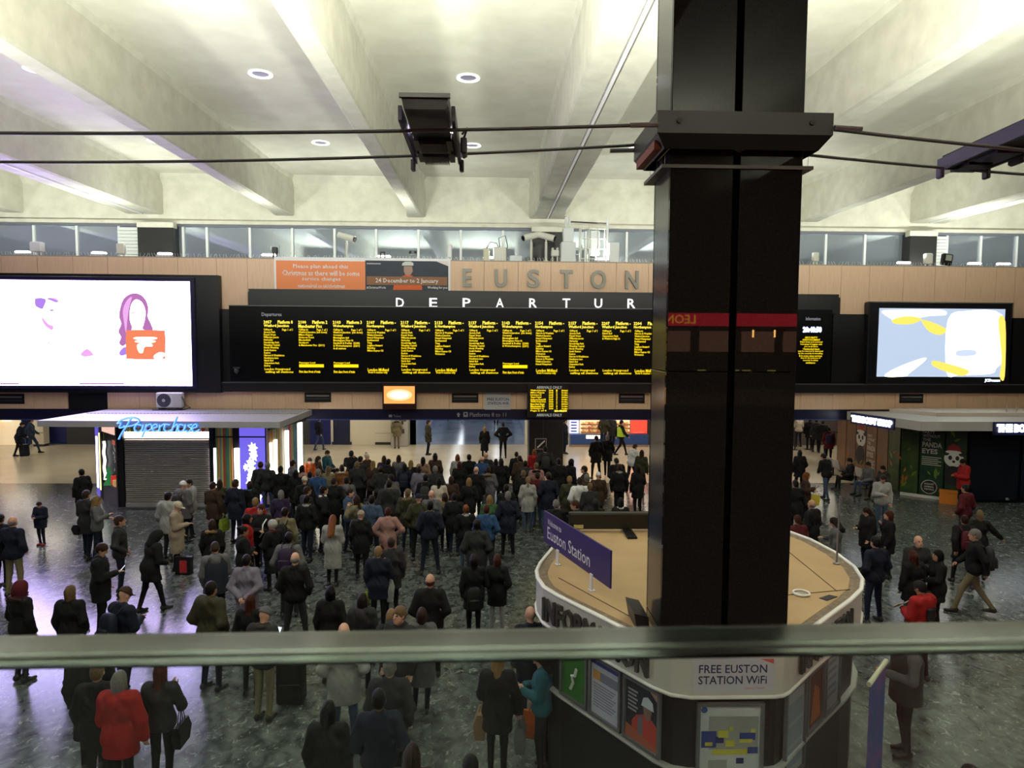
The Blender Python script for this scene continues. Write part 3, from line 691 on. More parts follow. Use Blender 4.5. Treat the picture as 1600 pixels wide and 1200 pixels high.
# ================================================================== LIGHT FITTINGS UP HIGH
RING = glow('downlight_ring', (1, 1, 1), 1.6); RDIM = mat('downlight_baffle', (.25, .24, .34), .3)
for x, yy in [(-11.9, 18.65), (-6.12, 18.7), (-.62, 18.7), (5.3, 18.9), (11.05, 19.1), (-11.9, 25.05), (-6.1, 25.0), (-.68, 25.05), (5.3, 25.2), (11.1, 25.4), (-17.6, 18.6), (-17.6, 25), (16.8, 19.2), (16.8, 25.4),
              (-6.1, 12.4), (-.62, 12.4), (5.3, 12.5), (11.05, 12.7), (-11.9, 12.3)]:
    bay = {-17.6: 'leftmost', -11.9: 'second', -6.12: 'third', -6.1: 'third', -.62: 'middle', -.68: 'middle', 5.3: 'pillar', 11.05: 'right', 11.1: 'right', 16.8: 'far right'}[x]
    row = 'far' if yy > 22 else 'nearer' if yy > 15 else 'overhead'
    t = empty('downlight', (x, yy, Z_SLAB), 'round recessed downlight in the %s ceiling bay, %s row' % (bay, row), 'ceiling light', 'ceiling downlights')
    M_ = Matrix.Translation((x, yy, Z_SLAB))
    MB().lathe([(.30, .0), (.32, -.03), (.27, -.045), (.22, -.02), (.22, 0)], 20).build('trim_ring', RING, t, M_)
    MB().lathe([(.22, -.005), (.12, .0), (.0, .0)], 20).build('baffle', RDIM, t, M_)
    l = bpy.data.lights.new('downlight_lamp', 'SPOT'); l.energy = DOWN_W; l.spot_size = math.radians(100); l.spot_blend = .6; l.shadow_soft_size = .15; l.color = (.96, 1.0, .95)
    link('downlight_lamp', l, t, M_ @ Matrix.Translation((0, 0, -.08)))
# floodlights hung on pairs of cables between the columns
def cable_z(x, zp, sag, xa, xb):
    s = (x-xa)/(xb-xa); return zp-4*sag*s*(1-s)
PX0, PX1, PYF, PYR = 1.865, 3.255, 7.12, 7.82
YF_C, YR_C = 6.88, 8.02
for y, nm, zl, zr, sl, sr in ((YF_C, 'front', 7.90, 7.88, .19, .40), (YR_C, 'rear', 8.02, 7.96, .30, .36)):
    for side in (-1, 1):
        xa = PX0-.2 if side < 0 else PX1+.2; xb = -14.5 if side < 0 else 19.5
        pts = [(xa+(xb-xa)*k/24, y, cable_z(xa+(xb-xa)*k/24, zl if side < 0 else zr, sl if side < 0 else sr, xa, xb)) for k in range(25)]
        tag(MB().tube(pts, .018, 6).build('steel_cable', mat('cable_steel', (.10, .10, .10), .5, .3), smooth=True), '%s steel cable running %s from the dark pillar under the ceiling' % (nm, 'left' if side < 0 else 'right'), 'cable')
FIN = mat('flood_black', (.035, .030, .036), .45); FIN_VLIT = mat('flood_violet_lit', (.09, .07, .16), .4)  # second tone: violet light painted into the left arms and clips
UPL = mat('flood_lens', (.9, .9, .9), emit=(1.0, 1.0, .92), es=12, sample=False)
def flood(x, label, y0=7.30, aim=49):
    zc = 7.80
    t = empty('cable_floodlight', (x, y0, zc), label, 'floodlight', 'uplighters hung on the cables')
    M_ = Matrix.Translation((x, y0, zc)) @ Matrix.Rotation(math.radians(-2), 4, 'X')
    w2 = .225
    MB().slab([(-w2, .20), (w2, .20), (w2-.03, .06), (-w2+.03, .06)], -.80, -.02).build('rear_case', FIN, t, M_)
    MB().box(-w2-.012, w2+.012, -.83, -.79, .16, .20).build('rim', GREYM, t, M_)
    MB().box(-w2, w2, -.02, .80, .10, .20).build('gear_tray', FIN, t, M_)
    for ya, yb in ((.02, .36), (.46, .78)):
        MB().box(-w2+.02, -w2+.08, ya, yb, .03, .10).build('tray_side', FIN, t, M_); MB().box(w2-.08, w2-.02, ya, yb, .03, .10).build('tray_side', FIN, t, M_)
        for k in range(18):
            u = -w2+.09+k*(2*w2-.18)/17
            MB().box(u-.004, u+.004, ya, yb, .0, .11).build('fin', FIN, t, M_)
    MB().box(-w2+.05, w2-.05, .37, .45, .03, .10).build('gear_bar', GREYM, t, M_)
    for s in (-1, 1):
        MB().box(s*w2-.018+s*.03, s*w2+.018+s*.03, -.62, .82, .02, .16).build('side_arm', FIN_VLIT if s < 0 else FIN, t, M_)
        MB().cbox(s*(w2+.055)-.025, s*(w2+.055)+.025, .70, .80, -.08, .05, .01).build('cable_clip', FIN_VLIT if s < 0 else FIN, t, M_)
    MB().cbox(w2+.06, w2+.13, .22, .44, -.03, .16, .02).build('control_box', FIN, t, M_)
    MB().tube([(w2+.09, .05, .12), (w2+.14, .15, .22), (w2+.10, .24, .14)], .012, 6).build('lead', FIN, t, M_, True)
    MB().box(-w2+.03, w2-.03, -.76, .06, .202, .212).build('lens', UPL, t, M_)
    l = bpy.data.lights.new('flood_lamp', 'AREA'); l.shape = 'RECTANGLE'; l.size = .42; l.size_y = .75; l.energy = UPLIGHT_W; l.color = (.98, 1.0, .90); l.spread = math.radians(100)
    link('flood_lamp', l, t, Matrix.Translation((x, y0-.35, zc+.36)) @ Matrix.Rotation(math.radians(180-aim), 4, 'X'))
flood(-.62, 'black finned floodlight hung on two cables left of the dark pillar')
flood(5.62, 'violet-lit floodlight on the cables at the right picture edge')
flood(-6.35, 'cable floodlight one bay left of the picture edge')
flood(-12.0, 'cable floodlight two bays left of the picture edge')
flood(11.4, 'cable floodlight one bay right of the picture edge')
flood(17.0, 'cable floodlight two bays right of the picture edge')
for i, x in enumerate((-12.0, -6.35, -.62, 5.62, 11.4)):
    flood(x, 'added fill floodlight over the balcony behind the camera, bay %s' % ('one', 'two', 'three', 'four', 'five')[i], -8.0, 25)  # unseen row added to raise the ambient light in the hall
# ================================================================== DARK PILLAR
pil = empty('pillar', ((PX0+PX1)/2, (PYF+PYR)/2, 0), kind=S)
PXM = (PX0+PX1)/2
box('core', mat('pillar_core', (.002, .002, .002), .9, spec=0), PX0+.04, PX1-.04, PYF+.04, PYR-.04, 0, Z_BEAM, pil)
zj = [0.0, 2.6, 5.42, 7.75, Z_BEAM]
for z0, z1 in zip(zj[:-1], zj[1:]):
    g = .004
    for x0, x1 in ((PX0, PXM-.035), (PXM+.035, PX1)):
        MB().cbox(x0, x1, PYF, PYF+.05, z0+g, z1-g, .006).build('panel', GRANITE, pil)
        MB().cbox(x0, x1, PYR-.05, PYR, z0+g, z1-g, .006).build('panel', GRANITE, pil)
    for x0, x1 in ((PX0, PX0+.05), (PX1-.05, PX1)):
        MB().cbox(x0, x1, PYF+.05, PYR-.05, z0+g, z1-g, .006).build('panel', mat('side_granite', (.03, .03, .034), .14, spec=.8), pil)
# collar that carries the cables
col = empty('cable_collar', (PXM, PYF, 7.6), 'black steel collar clamped round the dark pillar with cables fixed to it', 'bracket')
x0, x1, y0, y1 = PX0-.20, PX1+.20, PYF-.22, PYR+.20
def ringframe(b, xa, xb, ya, yb, za, zb, ix=.0):
    b.box(xa, xb, ya, PYF-.002, za, zb); b.box(xa, xb, PYR+.002, yb, za, zb)
    b.box(xa, PX0-.002, PYF-.002, PYR+.002, za, zb); b.box(PX1+.002, xb, PYF-.002, PYR+.002, za, zb)
CBL = mat('collar_black', (.016, .016, .015), .35)
b = MB(); ringframe(b, x0, x1, y0, y1, 7.83, 8.05); b.build('upper_band', CBL, col)
for nm, za, ins in (('lower_lip', 7.70, .10),):
    b = MB()
    top = [(x0, y0), (x1, y0), (x1, y1), (x0, y1)]; bot = [(x0+ins, y0+ins), (x1-ins, y0+ins), (x1-ins, y1-ins), (x0+ins, y1-ins)]
    b.rings([[(x, y, za) for x, y in bot], [(x, y, 7.832) for x, y in top]], caps=False); b.build(nm, CBL, col)
box('red_underside', mat('oxide_red', (.20, .045, .02), .7), x0+.01, x0+.085, PYF-.05, y1-.1, 7.712, 7.80, col)
for x in (x0+.22, x1-.22): MB().lathe([(.028, 0), (.028, -.02), (0, -.02)], 10, (x, y0, 7.95), 'y').build('bolt', BLACK, col)
MB().tube([(PXM-.2, y0+.12, 7.82), (PXM, y0+.16, 7.70), (PXM+.2, y0+.12, 7.82)], .018, 6).build('wire_loop', DKGREY, col)
for xx, yy in ((x0, YF_C), (x1, YF_C), (x0, YR_C), (x1, YR_C)):
    s = -1 if xx < PXM else 1
    zz = 7.90 if yy == YF_C else 7.96
    MB().tube([(xx, yy, zz), (xx+s*.28, yy, zz-.01)], .026, 8).build('turnbuckle', GREYM, col)
led = empty('bird_ledge', (PXM, PYF, 7.5), 'thin ledge with upright bird spikes round the pillar below the collar', 'ledge')
b = MB(); ringframe(b, PX0-.10, PX1+.10, PYF-.03, PYR+.10, 7.535, 7.57); b.build('shelf', mat('ledge_metal', (.05, .05, .045), .4), led)
for k in range(7):
    yy = PYF+.02+k*.1
    for xx in (PX0-.06, PX1+.06):
        MB().tube([(xx, yy, 7.57), (xx+random.uniform(-.03, .03), yy, 7.68)], .003, 3).build('spike', GREYM, led)

# ================================================================== INFORMATION KIOSK round the pillar
RIM = [(2.12, 6.82), (3.00, 6.82), (3.10, 6.84), (3.20, 6.91), (3.76, 7.47), (4.55, 8.20), (4.88, 8.55), (5.12, 8.95), (5.28, 9.45), (5.34, 10.1), (5.28, 10.8), (5.08, 11.4), (4.65, 11.9), (4.0, 12.2), (2.5, 12.2), (1.9, 12.05), (1.45, 11.6), (1.10, 10.75), (.74, 9.7), (.66, 9.35), (.655, 9.05), (.71, 8.72), (.86, 8.42), (1.25, 7.82), (1.63, 7.24), (1.77, 7.03), (1.92, 6.88)]
def inset(poly, d):
    n = len(poly); out = []
    for i in range(n):
        p, q, r = Vector(poly[i-1]), Vector(poly[i]), Vector(poly[(i+1) % n])
        a = (q-p).normalized(); c = (r-q).normalized()
        na, nc = Vector((-a.y, a.x)), Vector((-c.y, c.x)); m_ = (na+nc).normalized()
        k = d/max(m_.dot(na), .3); out.append((q.x+m_.x*k, q.y+m_.y*k))
    return out
ZR, ZB = 2.5, 2.02
kio = empty('information_kiosk', (PXM, 9.4, 0), 'white-banded information kiosk with plywood roof built round the dark pillar', 'kiosk')
WB = mat('band_white', (.52, .52, .50), .42); LIPM = mat('lip_white', (.74, .74, .72), .3)
b = MB()
n = len(RIM)
prof = [(0, ZB+.015), (0.0, ZR-.015)]
b.rings([[(x, y, z) for x, y in inset(RIM, d)] for d, z in prof], caps=False)
b.build('white_band', WB, kio)
def lip(z):
    b = MB(); prof = [(-.012, z-.018), (-.024, z), (-.012, z+.018), (.03, z+.02), (.03, z-.02)]
    b.rings([[(x, y, zz) for x, y in inset(RIM, d)] for d, zz in prof+prof[:1]], caps=False)
    return b.build('lip', LIPM, kio, smooth=True)
lip(ZR); lip(ZB)
P1, P2 = inset(RIM, .03), inset(RIM, .16)
b = MB(); b.rings([[(x, y, ZR-.01) for x, y in P1], [(x, y, ZR-.02) for x, y in P2]], caps=False)
b.build('gutter', noisy('gutter_dust', (.14, .10, .07), (.22, .17, .12), 14, .8), kio)
# plywood roof in sheets, with the pillar standing through it
roof = MB().prism(P2, ZR-.10, ZR-.015).build('roof', PLY, kio)
for seam in ([(3.19, 8.3), (4.75, 8.6)], [(4.55, 8.55), (4.72, 11.5)], [(.95, 9.1), (1.9, 7.35)]):
    MB().tube([(seam[0][0], seam[0][1], ZR-.013), (seam[1][0], seam[1][1], ZR-.013)], .008, 4).build('roof_seam', mat('seam', (.10, .06, .03), .8), roof)
WALL = inset(RIM, .09)
MB().prism(WALL, 0, ZB+.01).build('dark_wall', mat('kiosk_wall', (.010, .010, .012), .3), kio)
b = MB(); prof = [(.03, 1.16), (.02, 1.18), (.03, 1.20), (.12, 1.20), (.12, 1.16)]
b.rings([[(x, y, zz) for x, y in inset(RIM, d)] for d, zz in prof+prof[:1]], caps=False); b.build('shelf_lip', mat('shelf_lip', (.45, .45, .44), .3, .3), kio)
LET = mat('band_letter', (.045, .04, .035), .5)
FRM = mat('poster_frame', (.16, .16, .17), .4, .4)
def side_frame(a, c): return frame_ab(a, c)
LFR = side_frame((.86, 8.42), (1.77, 7.03)); Ll = math.hypot(.91, 1.39)
lettering('band_text', 'INFORMATION', LET, -.26, Ll-.06, ZB+.08, ZR-.09, -.006, kio, LFR.M, bold=.03, ext=.035)
RFR = side_frame((3.20, 6.91), (4.55, 8.20)); Lr = math.hypot(1.35, 1.29)
lettering('band_text', 'INFORMATION', LET, .22, Lr-.02, ZB+.12, ZR-.08, -.012, kio, RFR.M, bold=.03, ext=.035)
FFR = Frame(2.12, 6.82, 0)
box('wifi_sheet', mat('wifi_sheet', (.50, .52, .60), .5), .0, .88, -.006, 0, ZB+.06, ZR-.05, kio, FFR.M)
lettering('wifi_text', 'FREE EUSTON', NPRINT, .07, .79, ZB+.265, ZB+.355, -.010, kio, FFR.M, bold=.012)
lettering('wifi_text', 'STATION WiFi', NPRINT, .065, .79, ZB+.145, ZB+.235, -.010, kio, FFR.M, bold=.012)
lettering('wifi_text', 'Signup Now!', mat('orange_print', (.55, .16, .10), .6), .56, .77, ZB+.085, ZB+.115, -.010, kio, FFR.M)
MB().poly([(.71, ZR-.065), (.86, ZR-.065), (.86, ZR-.12)][::-1], -.010).build('wifi_flash', mat('red_print', (.5, .10, .08), .6), kio, FFR.M)
# framed posters set into the wall
def poster(fr_, x0, x1, z0, z1, label, y=.075):
    p = empty('framed_poster', (0, 0, 0), label, 'poster', 'framed posters round the information kiosk')
    p.matrix_basis = fr_.M @ Matrix.Translation(((x0+x1)/2, y, z0))
    m = MB(); t_ = .035
    m.box(x0, x1, y-.04, y, z0, z0+t_).box(x0, x1, y-.04, y, z1-t_, z1).box(x0, x0+t_, y-.04, y, z0+t_, z1-t_).box(x1-t_, x1, y-.04, y, z0+t_, z1-t_)
    m.build('frame', FRM, p, fr_.M)
    return p, (x0+t_, x1-t_, z0+t_, z1-t_), y-.012
def sheet(p, fr_, r, y, m): return MB().box(r[0], r[1], y, y+.008, r[2], r[3]).build('sheet', m, p, fr_.M)
ZP0, ZP1 = 1.22, 1.96
p, r, y = poster(LFR, .02, .54, ZP0, ZP1, 'green framed poster at the far left end of the information kiosk')
s_ = sheet(p, LFR, r, y, mat('poster_green', (.03, .14, .02), .5))
wv = mat('poster_logo', (.55, .60, .55), .5)
MB().tube([(.22, y-.004, 1.36), (.27, y-.004, 1.46), (.24, y-.004, 1.54), (.30, y-.004, 1.56), (.33, y-.004, 1.66)], .022, 6).build('printed_figure', wv, s_, LFR.M)
MB().disc(.12, 1.78, .05, y-.003).build('printed_spot', mat('poster_spot', (.05, .20, .60), .5), s_, LFR.M)
p, r, y = poster(LFR, .57, 1.12, ZP0, ZP1, 'white framed timetable poster with a blue heading on the information kiosk')
s_ = sheet(p, LFR, r, y, mat('poster_pale', (.42, .43, .52), .5))
MB().box(r[0], r[1], y-.003, y, r[3]-.06, r[3]).build('printed_heading', mat('poster_blue', (.02, .03, .22), .5), s_, LFR.M)
MB().box(r[0]+.03, r[1]-.03, y-.003, y, r[3]-.24, r[3]-.13).build('printed_strip', mat('poster_greyblue', (.16, .16, .24), .5), s_, LFR.M)
MB().box(r[0]+.03, r[0]+.16, y-.005, y, r[3]-.24, r[3]-.13).build('printed_photo', mat('poster_ochre', (.45, .22, .06), .5), s_, LFR.M)
for k in range(9): MB().box(r[0]+.04, r[1]-.06-.03*(k % 3), y-.003, y, r[3]-.30-.034*k, r[3]-.288-.034*k).build('printed_line', mat('poster_textgrey', (.18, .18, .26), .5), s_, LFR.M)
p, r, y = poster(LFR, 1.16, 1.72, ZP0, ZP1, 'navy framed poster of a worker in white helmet and red jacket on the kiosk')
s_ = sheet(p, LFR, r, y, mat('poster_night', (.018, .022, .035), .5))
xo = r[0]
MB().poly([(xo+.08, r[2]), (xo+.47, r[2]), (xo+.48, r[2]+.28), (xo+.40, r[2]+.34), (xo+.28, r[2]+.36), (xo+.16, r[2]+.30), (xo+.10, r[2]+.22)], y-.003).build('printed_jacket', mat('poster_redj', (.42, .045, .03), .5), s_, LFR.M)
MB().poly([(xo+.18, r[2]+.06), (xo+.26, r[2]+.06), (xo+.26, r[2]+.33), (xo+.19, r[2]+.30)], y-.005).build('printed_stripe', mat('poster_greyj', (.14, .14, .18), .5), s_, LFR.M)
MB().poly([(xo+.28, r[2]+.34), (xo+.33, r[2]+.30), (xo+.38, r[2]+.34), (xo+.40, r[2]+.46), (xo+.27, r[2]+.46)], y-.006).build('printed_face', mat('poster_skin2', (.22, .13, .10), .5), s_, LFR.M)
MB().poly([(xo+.24, r[2]+.45), (xo+.43, r[2]+.45), (xo+.41, r[2]+.54), (xo+.34, r[2]+.58), (xo+.27, r[2]+.55)], y-.008).build('printed_helmet', mat('poster_white2', (.50, .56, .60), .5), s_, LFR.M)
for k in range(6): MB().box(xo+.03, xo+.18-.02*(k % 2), y-.003, y, r[3]-.12-.045*k, r[3]-.10-.045*k).build('printed_line', mat('poster_txt', (.35, .35, .38), .5), s_, LFR.M)
MB().poly([(r[1]-.15, r[3]), (r[1], r[3]), (r[1], r[3]-.11)][::-1], y-.004).build('printed_flash', mat('poster_flash2', (.45, .25, .22), .5), s_, LFR.M)
MB().poly([(r[0], r[2]), (r[1], r[2]), (r[1], r[2]+.05), (r[0], r[2]+.16)], y-.009).build('printed_band', mat('poster_orng', (.35, .10, .05), .5), s_, LFR.M)
p, r, y = poster(FFR, .08, .80, .95, 1.93, 'framed station map with blue and yellow blocks on the kiosk front')
s_ = sheet(p, FFR, r, y, mat('poster_map', (.46, .47, .50), .5))
def blk(x0, z0, x1, z1, c, k): MB().box(r[0]+x0, r[0]+x1, y-.003-.001*k, y, r[3]-z1, r[3]-z0).build('printed_block', mat('map_%s' % c, {'g': (.28, .28, .28), 'b': (.03, .05, .22), 'n': (.02, .02, .12), 'y': (.50, .45, .06), 'w': (.40, .40, .42)}[c], .5), s_, FFR.M)
blk(.10, .12, .63, .48, 'g', 0); blk(.02, .28, .18, .46, 'b', 1); blk(.17, .34, .26, .41, 'n', 2); blk(.20, .27, .31, .35, 'y', 3); blk(.06, .40, .14, .44, 'y', 3)
blk(.43, .30, .60, .38, 'b', 1); blk(.43, .37, .57, .41, 'y', 2); blk(.28, .38, .38, .45, 'y', 1); blk(.14, .48, .52, .54, 'y', 1); blk(.52, .46, .63, .53, 'b', 1); blk(.32, .23, .36, .28, 'y', 1); blk(.55, .26, .60, .30, 'y', 2)
blk(.40, .58, .48, .64, 'n', 1); blk(.10, .60, .30, .75, 'g', 1)
MB().disc(r[0]+.045, r[3]-.045, .035, y-.004).build('printed_spot', mat('map_spot', (.04, .08, .30), .5), s_, FFR.M)
for i, (a0, a1, nm) in enumerate(((.06, .62, 'pale framed timetable nearest on the kiosk right side'), (.66, 1.18, 'dark red framed poster in the middle of the kiosk right side'), (1.22, 1.72, 'pale framed notice at the far end of the kiosk right side'))):
    p, r, y = poster(RFR, a0, a1, ZP0 if i else .9, ZP1, nm)
    s_ = sheet(p, RFR, r, y, mat('poster_r%d' % i, ((.30, .32, .34), (.10, .03, .03), (.30, .31, .33))[i], .5))
    if i == 0:
        for k in range(3): MB().box(r[0]+.03, r[1]-.03, y-.003, y, r[2]+.1+.26*k, r[2]+.31+.26*k).build('printed_block', mat('poster_r0b', (.22, .25, .30), .5), s_, RFR.M)
    elif i == 1:
        MB().poly([(r[0]+.1, r[2]+.05), (r[1]-.05, r[2]+.05), (r[1]-.1, r[2]+.4), (r[0]+.2, r[2]+.5)], y-.003).build('printed_figure', mat('poster_fig', (.35, .10, .02), .5), s_, RFR.M)
    else:
        for k in range(5): MB().box(r[0]+.05, r[1]-.08, y-.003, y, r[3]-.12-.1*k, r[3]-.08-.1*k).build('printed_line', MATS['poster_textgrey'], s_, RFR.M)
# purple welcome sign on the roof
Pa, Pb = on_z(873, 881, ZR), on_z(926, 921, ZR)
SFR = frame_ab((Pa.x, Pa.y), (Pb.x, Pb.y))
sg = empty('welcome_sign', (0, 0, 0), 'purple welcome board with white lettering standing on the kiosk roof', 'sign'); sg.matrix_basis = SFR.M @ Matrix.Translation((0, 0, ZR))
tl, tr, br, bl = [SFR.hit(*q_) for q_ in ((852, 796), (956, 863), (954, 922), (849, 843))]
xa, xb = (tl[0]+bl[0])/2, (tr[0]+br[0])/2; za, zb = (bl[1]+br[1])/2, (tl[1]+tr[1])/2
MB().cbox(xa, xb, -.012, .012, za, zb, .004).build('board', mat('sign_purple', (.035, .02, .115), .4), sg, SFR.M)
hx, hz = xb-xa, zb-za
lettering('sign_text', 'Welcome to', mat('sign_white', (.70, .70, .74), .5), xa+hx*.075, xa+hx*.31, zb-hz*.36, zb-hz*.17, -.016, sg, SFR.M, bold=.006)
lettering('sign_text', 'Euston Station', MATS['sign_white'], xa+hx*.075, xa+hx*.74, zb-hz*.80, zb-hz*.42, -.016, sg, SFR.M, bold=.006)
L12 = (Pb-Pa).length
for xx in (0, L12): MB().box(xx-.035, xx+.035, -.03, -.014, ZR, za+.03).build('post', mat('post_white', (.62, .62, .66), .4), sg, SFR.M); MB().box(xx-.05, xx+.05, -.05, .02, ZR-.012, ZR).build('foot', MATS['post_white'], sg, SFR.M)
# black screen on the back of the roof
Pm0, Pm1 = on_y(889, 800, 11.35), on_y(889, 826, 11.35)
mon = empty('roof_monitor', (2.0, 11.35, ZR), 'long black display back standing at the rear of the kiosk roof', 'screen')
zt = Pm0.z
MB().cbox(Pm0.x, 3.75, 11.30, 11.40, Pm1.z, zt, .012).build('case', mat('monitor_back', (.010, .010, .010), .4), mon)
MB().box(Pm0.x+.02, 3.7, 11.285, 11.30, zt-.04, zt-.02).build('trim', DKGREY, mon)
MB().box(Pm0.x+.08, Pm0.x+.24, 11.285, 11.30, Pm1.z+.02, Pm1.z+.08).build('rating_label', mat('label_yellow', (.5, .42, .18), .5), mon)
for xx in (2.35, 3.3): MB().box(xx-.08, xx+.08, 10.9, 11.45, ZR-.012, ZR+.02).build('foot', BLACK, mon); MB().box(xx-.04, xx+.04, 11.32, 11.38, ZR+.02, Pm1.z+.01).build('neck', BLACK, mon)
lb = MB(); q0 = on_z(991, 950, ZR); q1 = on_z(1012, 985, ZR)
lb.slab([(1.66, ZR-.012), (1.80, ZR-.012), (1.78, ZR+.16), (1.62, ZR+.20)], 7.35, 7.85)
tag(lb.build('cable_cover', BLACK), 'black cable cover leaning at the pillar foot on the kiosk roof', 'cover')
po = on_z(1307, 880, ZR)
t = empty('thin_pole', po, 'thin grey pole standing on the right of the kiosk roof', 'pole')
MB().tube([(po.x, po.y, ZR-.012), (po.x+.02, po.y, ZR+1.0)], .014, 8).build('shaft', GREYM, t); MB().lathe([(.05, 0), (.05, .015), (.02, .03)], 10, (po.x, po.y, ZR-.012)).build('foot', GREYM, t)
ro = on_z(1252, 927, ZR)
t = empty('roof_ring', ro, 'white ring fitting lying on the kiosk roof right of the pillar', 'fitting')
b = MB(); rs = []
for k in range(24):
    a = 2*math.pi*k/24; rs.append([(ro.x+math.cos(a)*(.10+.018*math.cos(q_)), ro.y+math.sin(a)*(.10+.018*math.cos(q_)), ZR+.004+.018*math.sin(q_)) for q_ in (0, 1.57, 3.14, 4.71)])
b.rings(rs+[rs[0]], caps=False); b.build('ring', WHITEP, t, smooth=True); MB().lathe([(.08, -.012), (.08, -.004), (0, -.004)], 20, (ro.x, ro.y, ZR)).build('plate', mat('ring_plate', (.30, .28, .22), .5), t)
hpts = [on_z(*q_, ZR-.006) for q_ in ((1280, 934), (1296, 929), (1309, 932), (1292, 938))]
tag(MB().add([tuple(v) for v in hpts]+[(v.x, v.y, ZR-.013) for v in hpts], [(3, 2, 1, 0), (4, 5, 6, 7), (0, 1, 5, 4), (1, 2, 6, 5), (2, 3, 7, 6), (3, 0, 4, 7)]).build('roof_patch', BLACK), 'black diamond patch on the kiosk roof near its right edge', 'patch')
# pull-up banner right of the kiosk
ba, bb_ = on_z(1358, 1066, 1.95), on_z(1383, 1032, 1.95)
BFR = frame_ab((ba.x, ba.y), (bb_.x, bb_.y)); bw = (bb_-ba).length
t = empty('pull_up_banner', (ba.x, ba.y, 0), 'blue and violet pull-up banner stand beside the information kiosk', 'banner')
MB().cbox(-.02, bw+.02, -.12, .12, 0, .08, .02).build('base', GREYM, t, BFR.M)
MB().tube([(bw/2, .05, .06), (bw/2, .05, 1.93)], .014, 8).build('pole', GREYM, t, BFR.M)
MB().tube([(-.03, 0, 1.94), (bw+.03, 0, 1.94)], .028, 10).build('top_bar', mat('bar_cream', (.55, .55, .42), .4), t, BFR.M)
MB().box(0, bw, -.006, .0, .07, 1.93).build('sheet', noisy('banner_print', (.03, .09, .32), (.16, .08, .30), 3, .5, lo=.42, hi=.58), t, BFR.M)
# ================================================================== GLASS BALUSTRADE in front of the camera, mezzanine behind it
GFR = Frame(0, .352, math.radians(.9))
bal = empty('glass_balustrade', (0, .35, 4.5), 'clear glass balustrade panel with a thick greenish polished top edge', 'balustrade')
GLS = mat('clear_glass', (.86, .94, .91), .0, trans=1, ior=1.5)
MB().box(-2.2, 2.2, -.012, .012, 4.62, 5.584).build('glass_panel', GLS, bal, GFR.M)
MB().cbox(-2.2, 2.2, -.0122, .0122, 5.5842, 5.592, .0022).build('polished_edge', mat('edge_glass', (.20, .25, .22), .10, trans=.96, ior=1.5), bal, GFR.M)
MB().cbox(-2.2, 2.2, -.04, .04, 4.42, 4.62, .01).build('base_channel', STEEL, bal, GFR.M)
mez = box('floor_mezzanine', mat('mezzanine_floor', (.025, .025, .025), .6), -16, 20, -14, .43, 4.0, 4.42, kind=S)
# restaurant front behind the camera (seen as a reflection in the polished pillar)
YS = -4.6; SFM = Frame(0, YS, math.pi).M
lf = empty('restaurant_front', (6, YS, 4.42), 'restaurant front with glowing red fascia behind the balcony', 'shop front')
REDG = mat('red_fascia', (.3, .01, .02), .4, emit=(.9, .02, .05), es=11.0)
zt_, zb_ = on_y(1150, 489, 18.5).z, on_y(1150, 509, 18.5).z
MB().box(-13, -2.2, 0, .2, zb_, zt_).build('fascia', REDG, lf, SFM)
xl = on_y(1045, 498, 18.5).x; xr_ = on_y(1092, 498, 18.5).x
lettering('shop_name', 'LEON', glow('gold_letter', (1.0, .50, .05), 16.0), -xr_, -xl, zb_+.06, zt_-.05, -.012, lf, SFM, bold=.0, ext=.03)
MB().box(-13, -2.2, 1.8, 1.95, 4.42, zt_+1.2).build('back_wall', mat('shop_back', (.05, .028, .02), .8), lf, SFM)
for k in range(8):
    MB().box(-12.6+1.3*k, -11.6+1.3*k, 1.72, 1.80, zb_-.75, zb_-.12).build('menu_board', mat('menu_board', (.4, .32, .25), .6, emit=(1.0, .55, .34), es=2.0), lf, SFM)
for px in (1193, 1228):
    xx = on_y(px, 521, 18.5).x; MB().tube([(-xx, .4, on_y(px, 527, 18.5).z), (-xx, .4, on_y(px, 515, 18.5).z)], .025, 8).build('tube_lamp', glow('tube_lamp', (1.0, .5, .12), 90), lf, SFM)
MB().box(-12.8, -3.2, .5, 1.0, 4.42, 5.35).build('counter', mat('shop_counter', (.02, .016, .013), .6), lf, SFM)
for px in (1111, 1165, 1184, 1225):
    xx = on_y(px, 576, 18.5).x; MB().box(-xx-.12, -xx+.12, .47, .50, 4.86, 4.92).build('price_card', glow('price_card', (.9, .8, .2), 6.0), lf, SFM)
MB().box(-13, -2.2, 0, 2.0, zt_+.01, zt_+.2).build('canopy', mat('shop_canopy', (.03, .025, .025), .6), lf, SFM)
# ================================================================== PAPER SHOP KIOSK (left)
KA, KB, KC, KD = (-14.2, 24.75), (-12.48, 23.0), (-7.55, 23.0), (-7.1, 25.85)
HK = 2.86
ps = empty('paper_shop', (-10.5, 24.4, 0), 'small glowing paper shop kiosk with roller shutter and striped lit walls', 'shop')
FK = Frame(0, 23.0, 0)
def ku(x): return FK.hit(x, 720)[0]
def kz(y): return FK.hit(260, y)[1]
BK = mat('kiosk_black', (.012, .012, .014), .4)
MB().prism([KA, (KB[0]+.05, 23.2), (KC[0], 23.2), (KD[0]-.05, 25.85), (-14.2, 25.85)][::1], 0, HK).build('core', BK, ps)
# roof with drip edge and corrugated top
RP = [(-14.55, 22.15), (-6.75, 21.9), (-6.72, 25.7), (-14.25, 25.7)]
MB().prism(RP, HK, 3.06).build('roof', mat('roof_grey', (.42, .42, .45), .5), ps)
cor = MB()
nx = 60
for k in range(nx):
    xa = -14.2+k*(7.35/nx)
    cor.slab([(xa, 3.06), (xa+.12, 3.06), (xa+.09, 3.085), (xa+.03, 3.085)], 24.2, 25.68)
cor.build('corrugation', LGREY, ps)
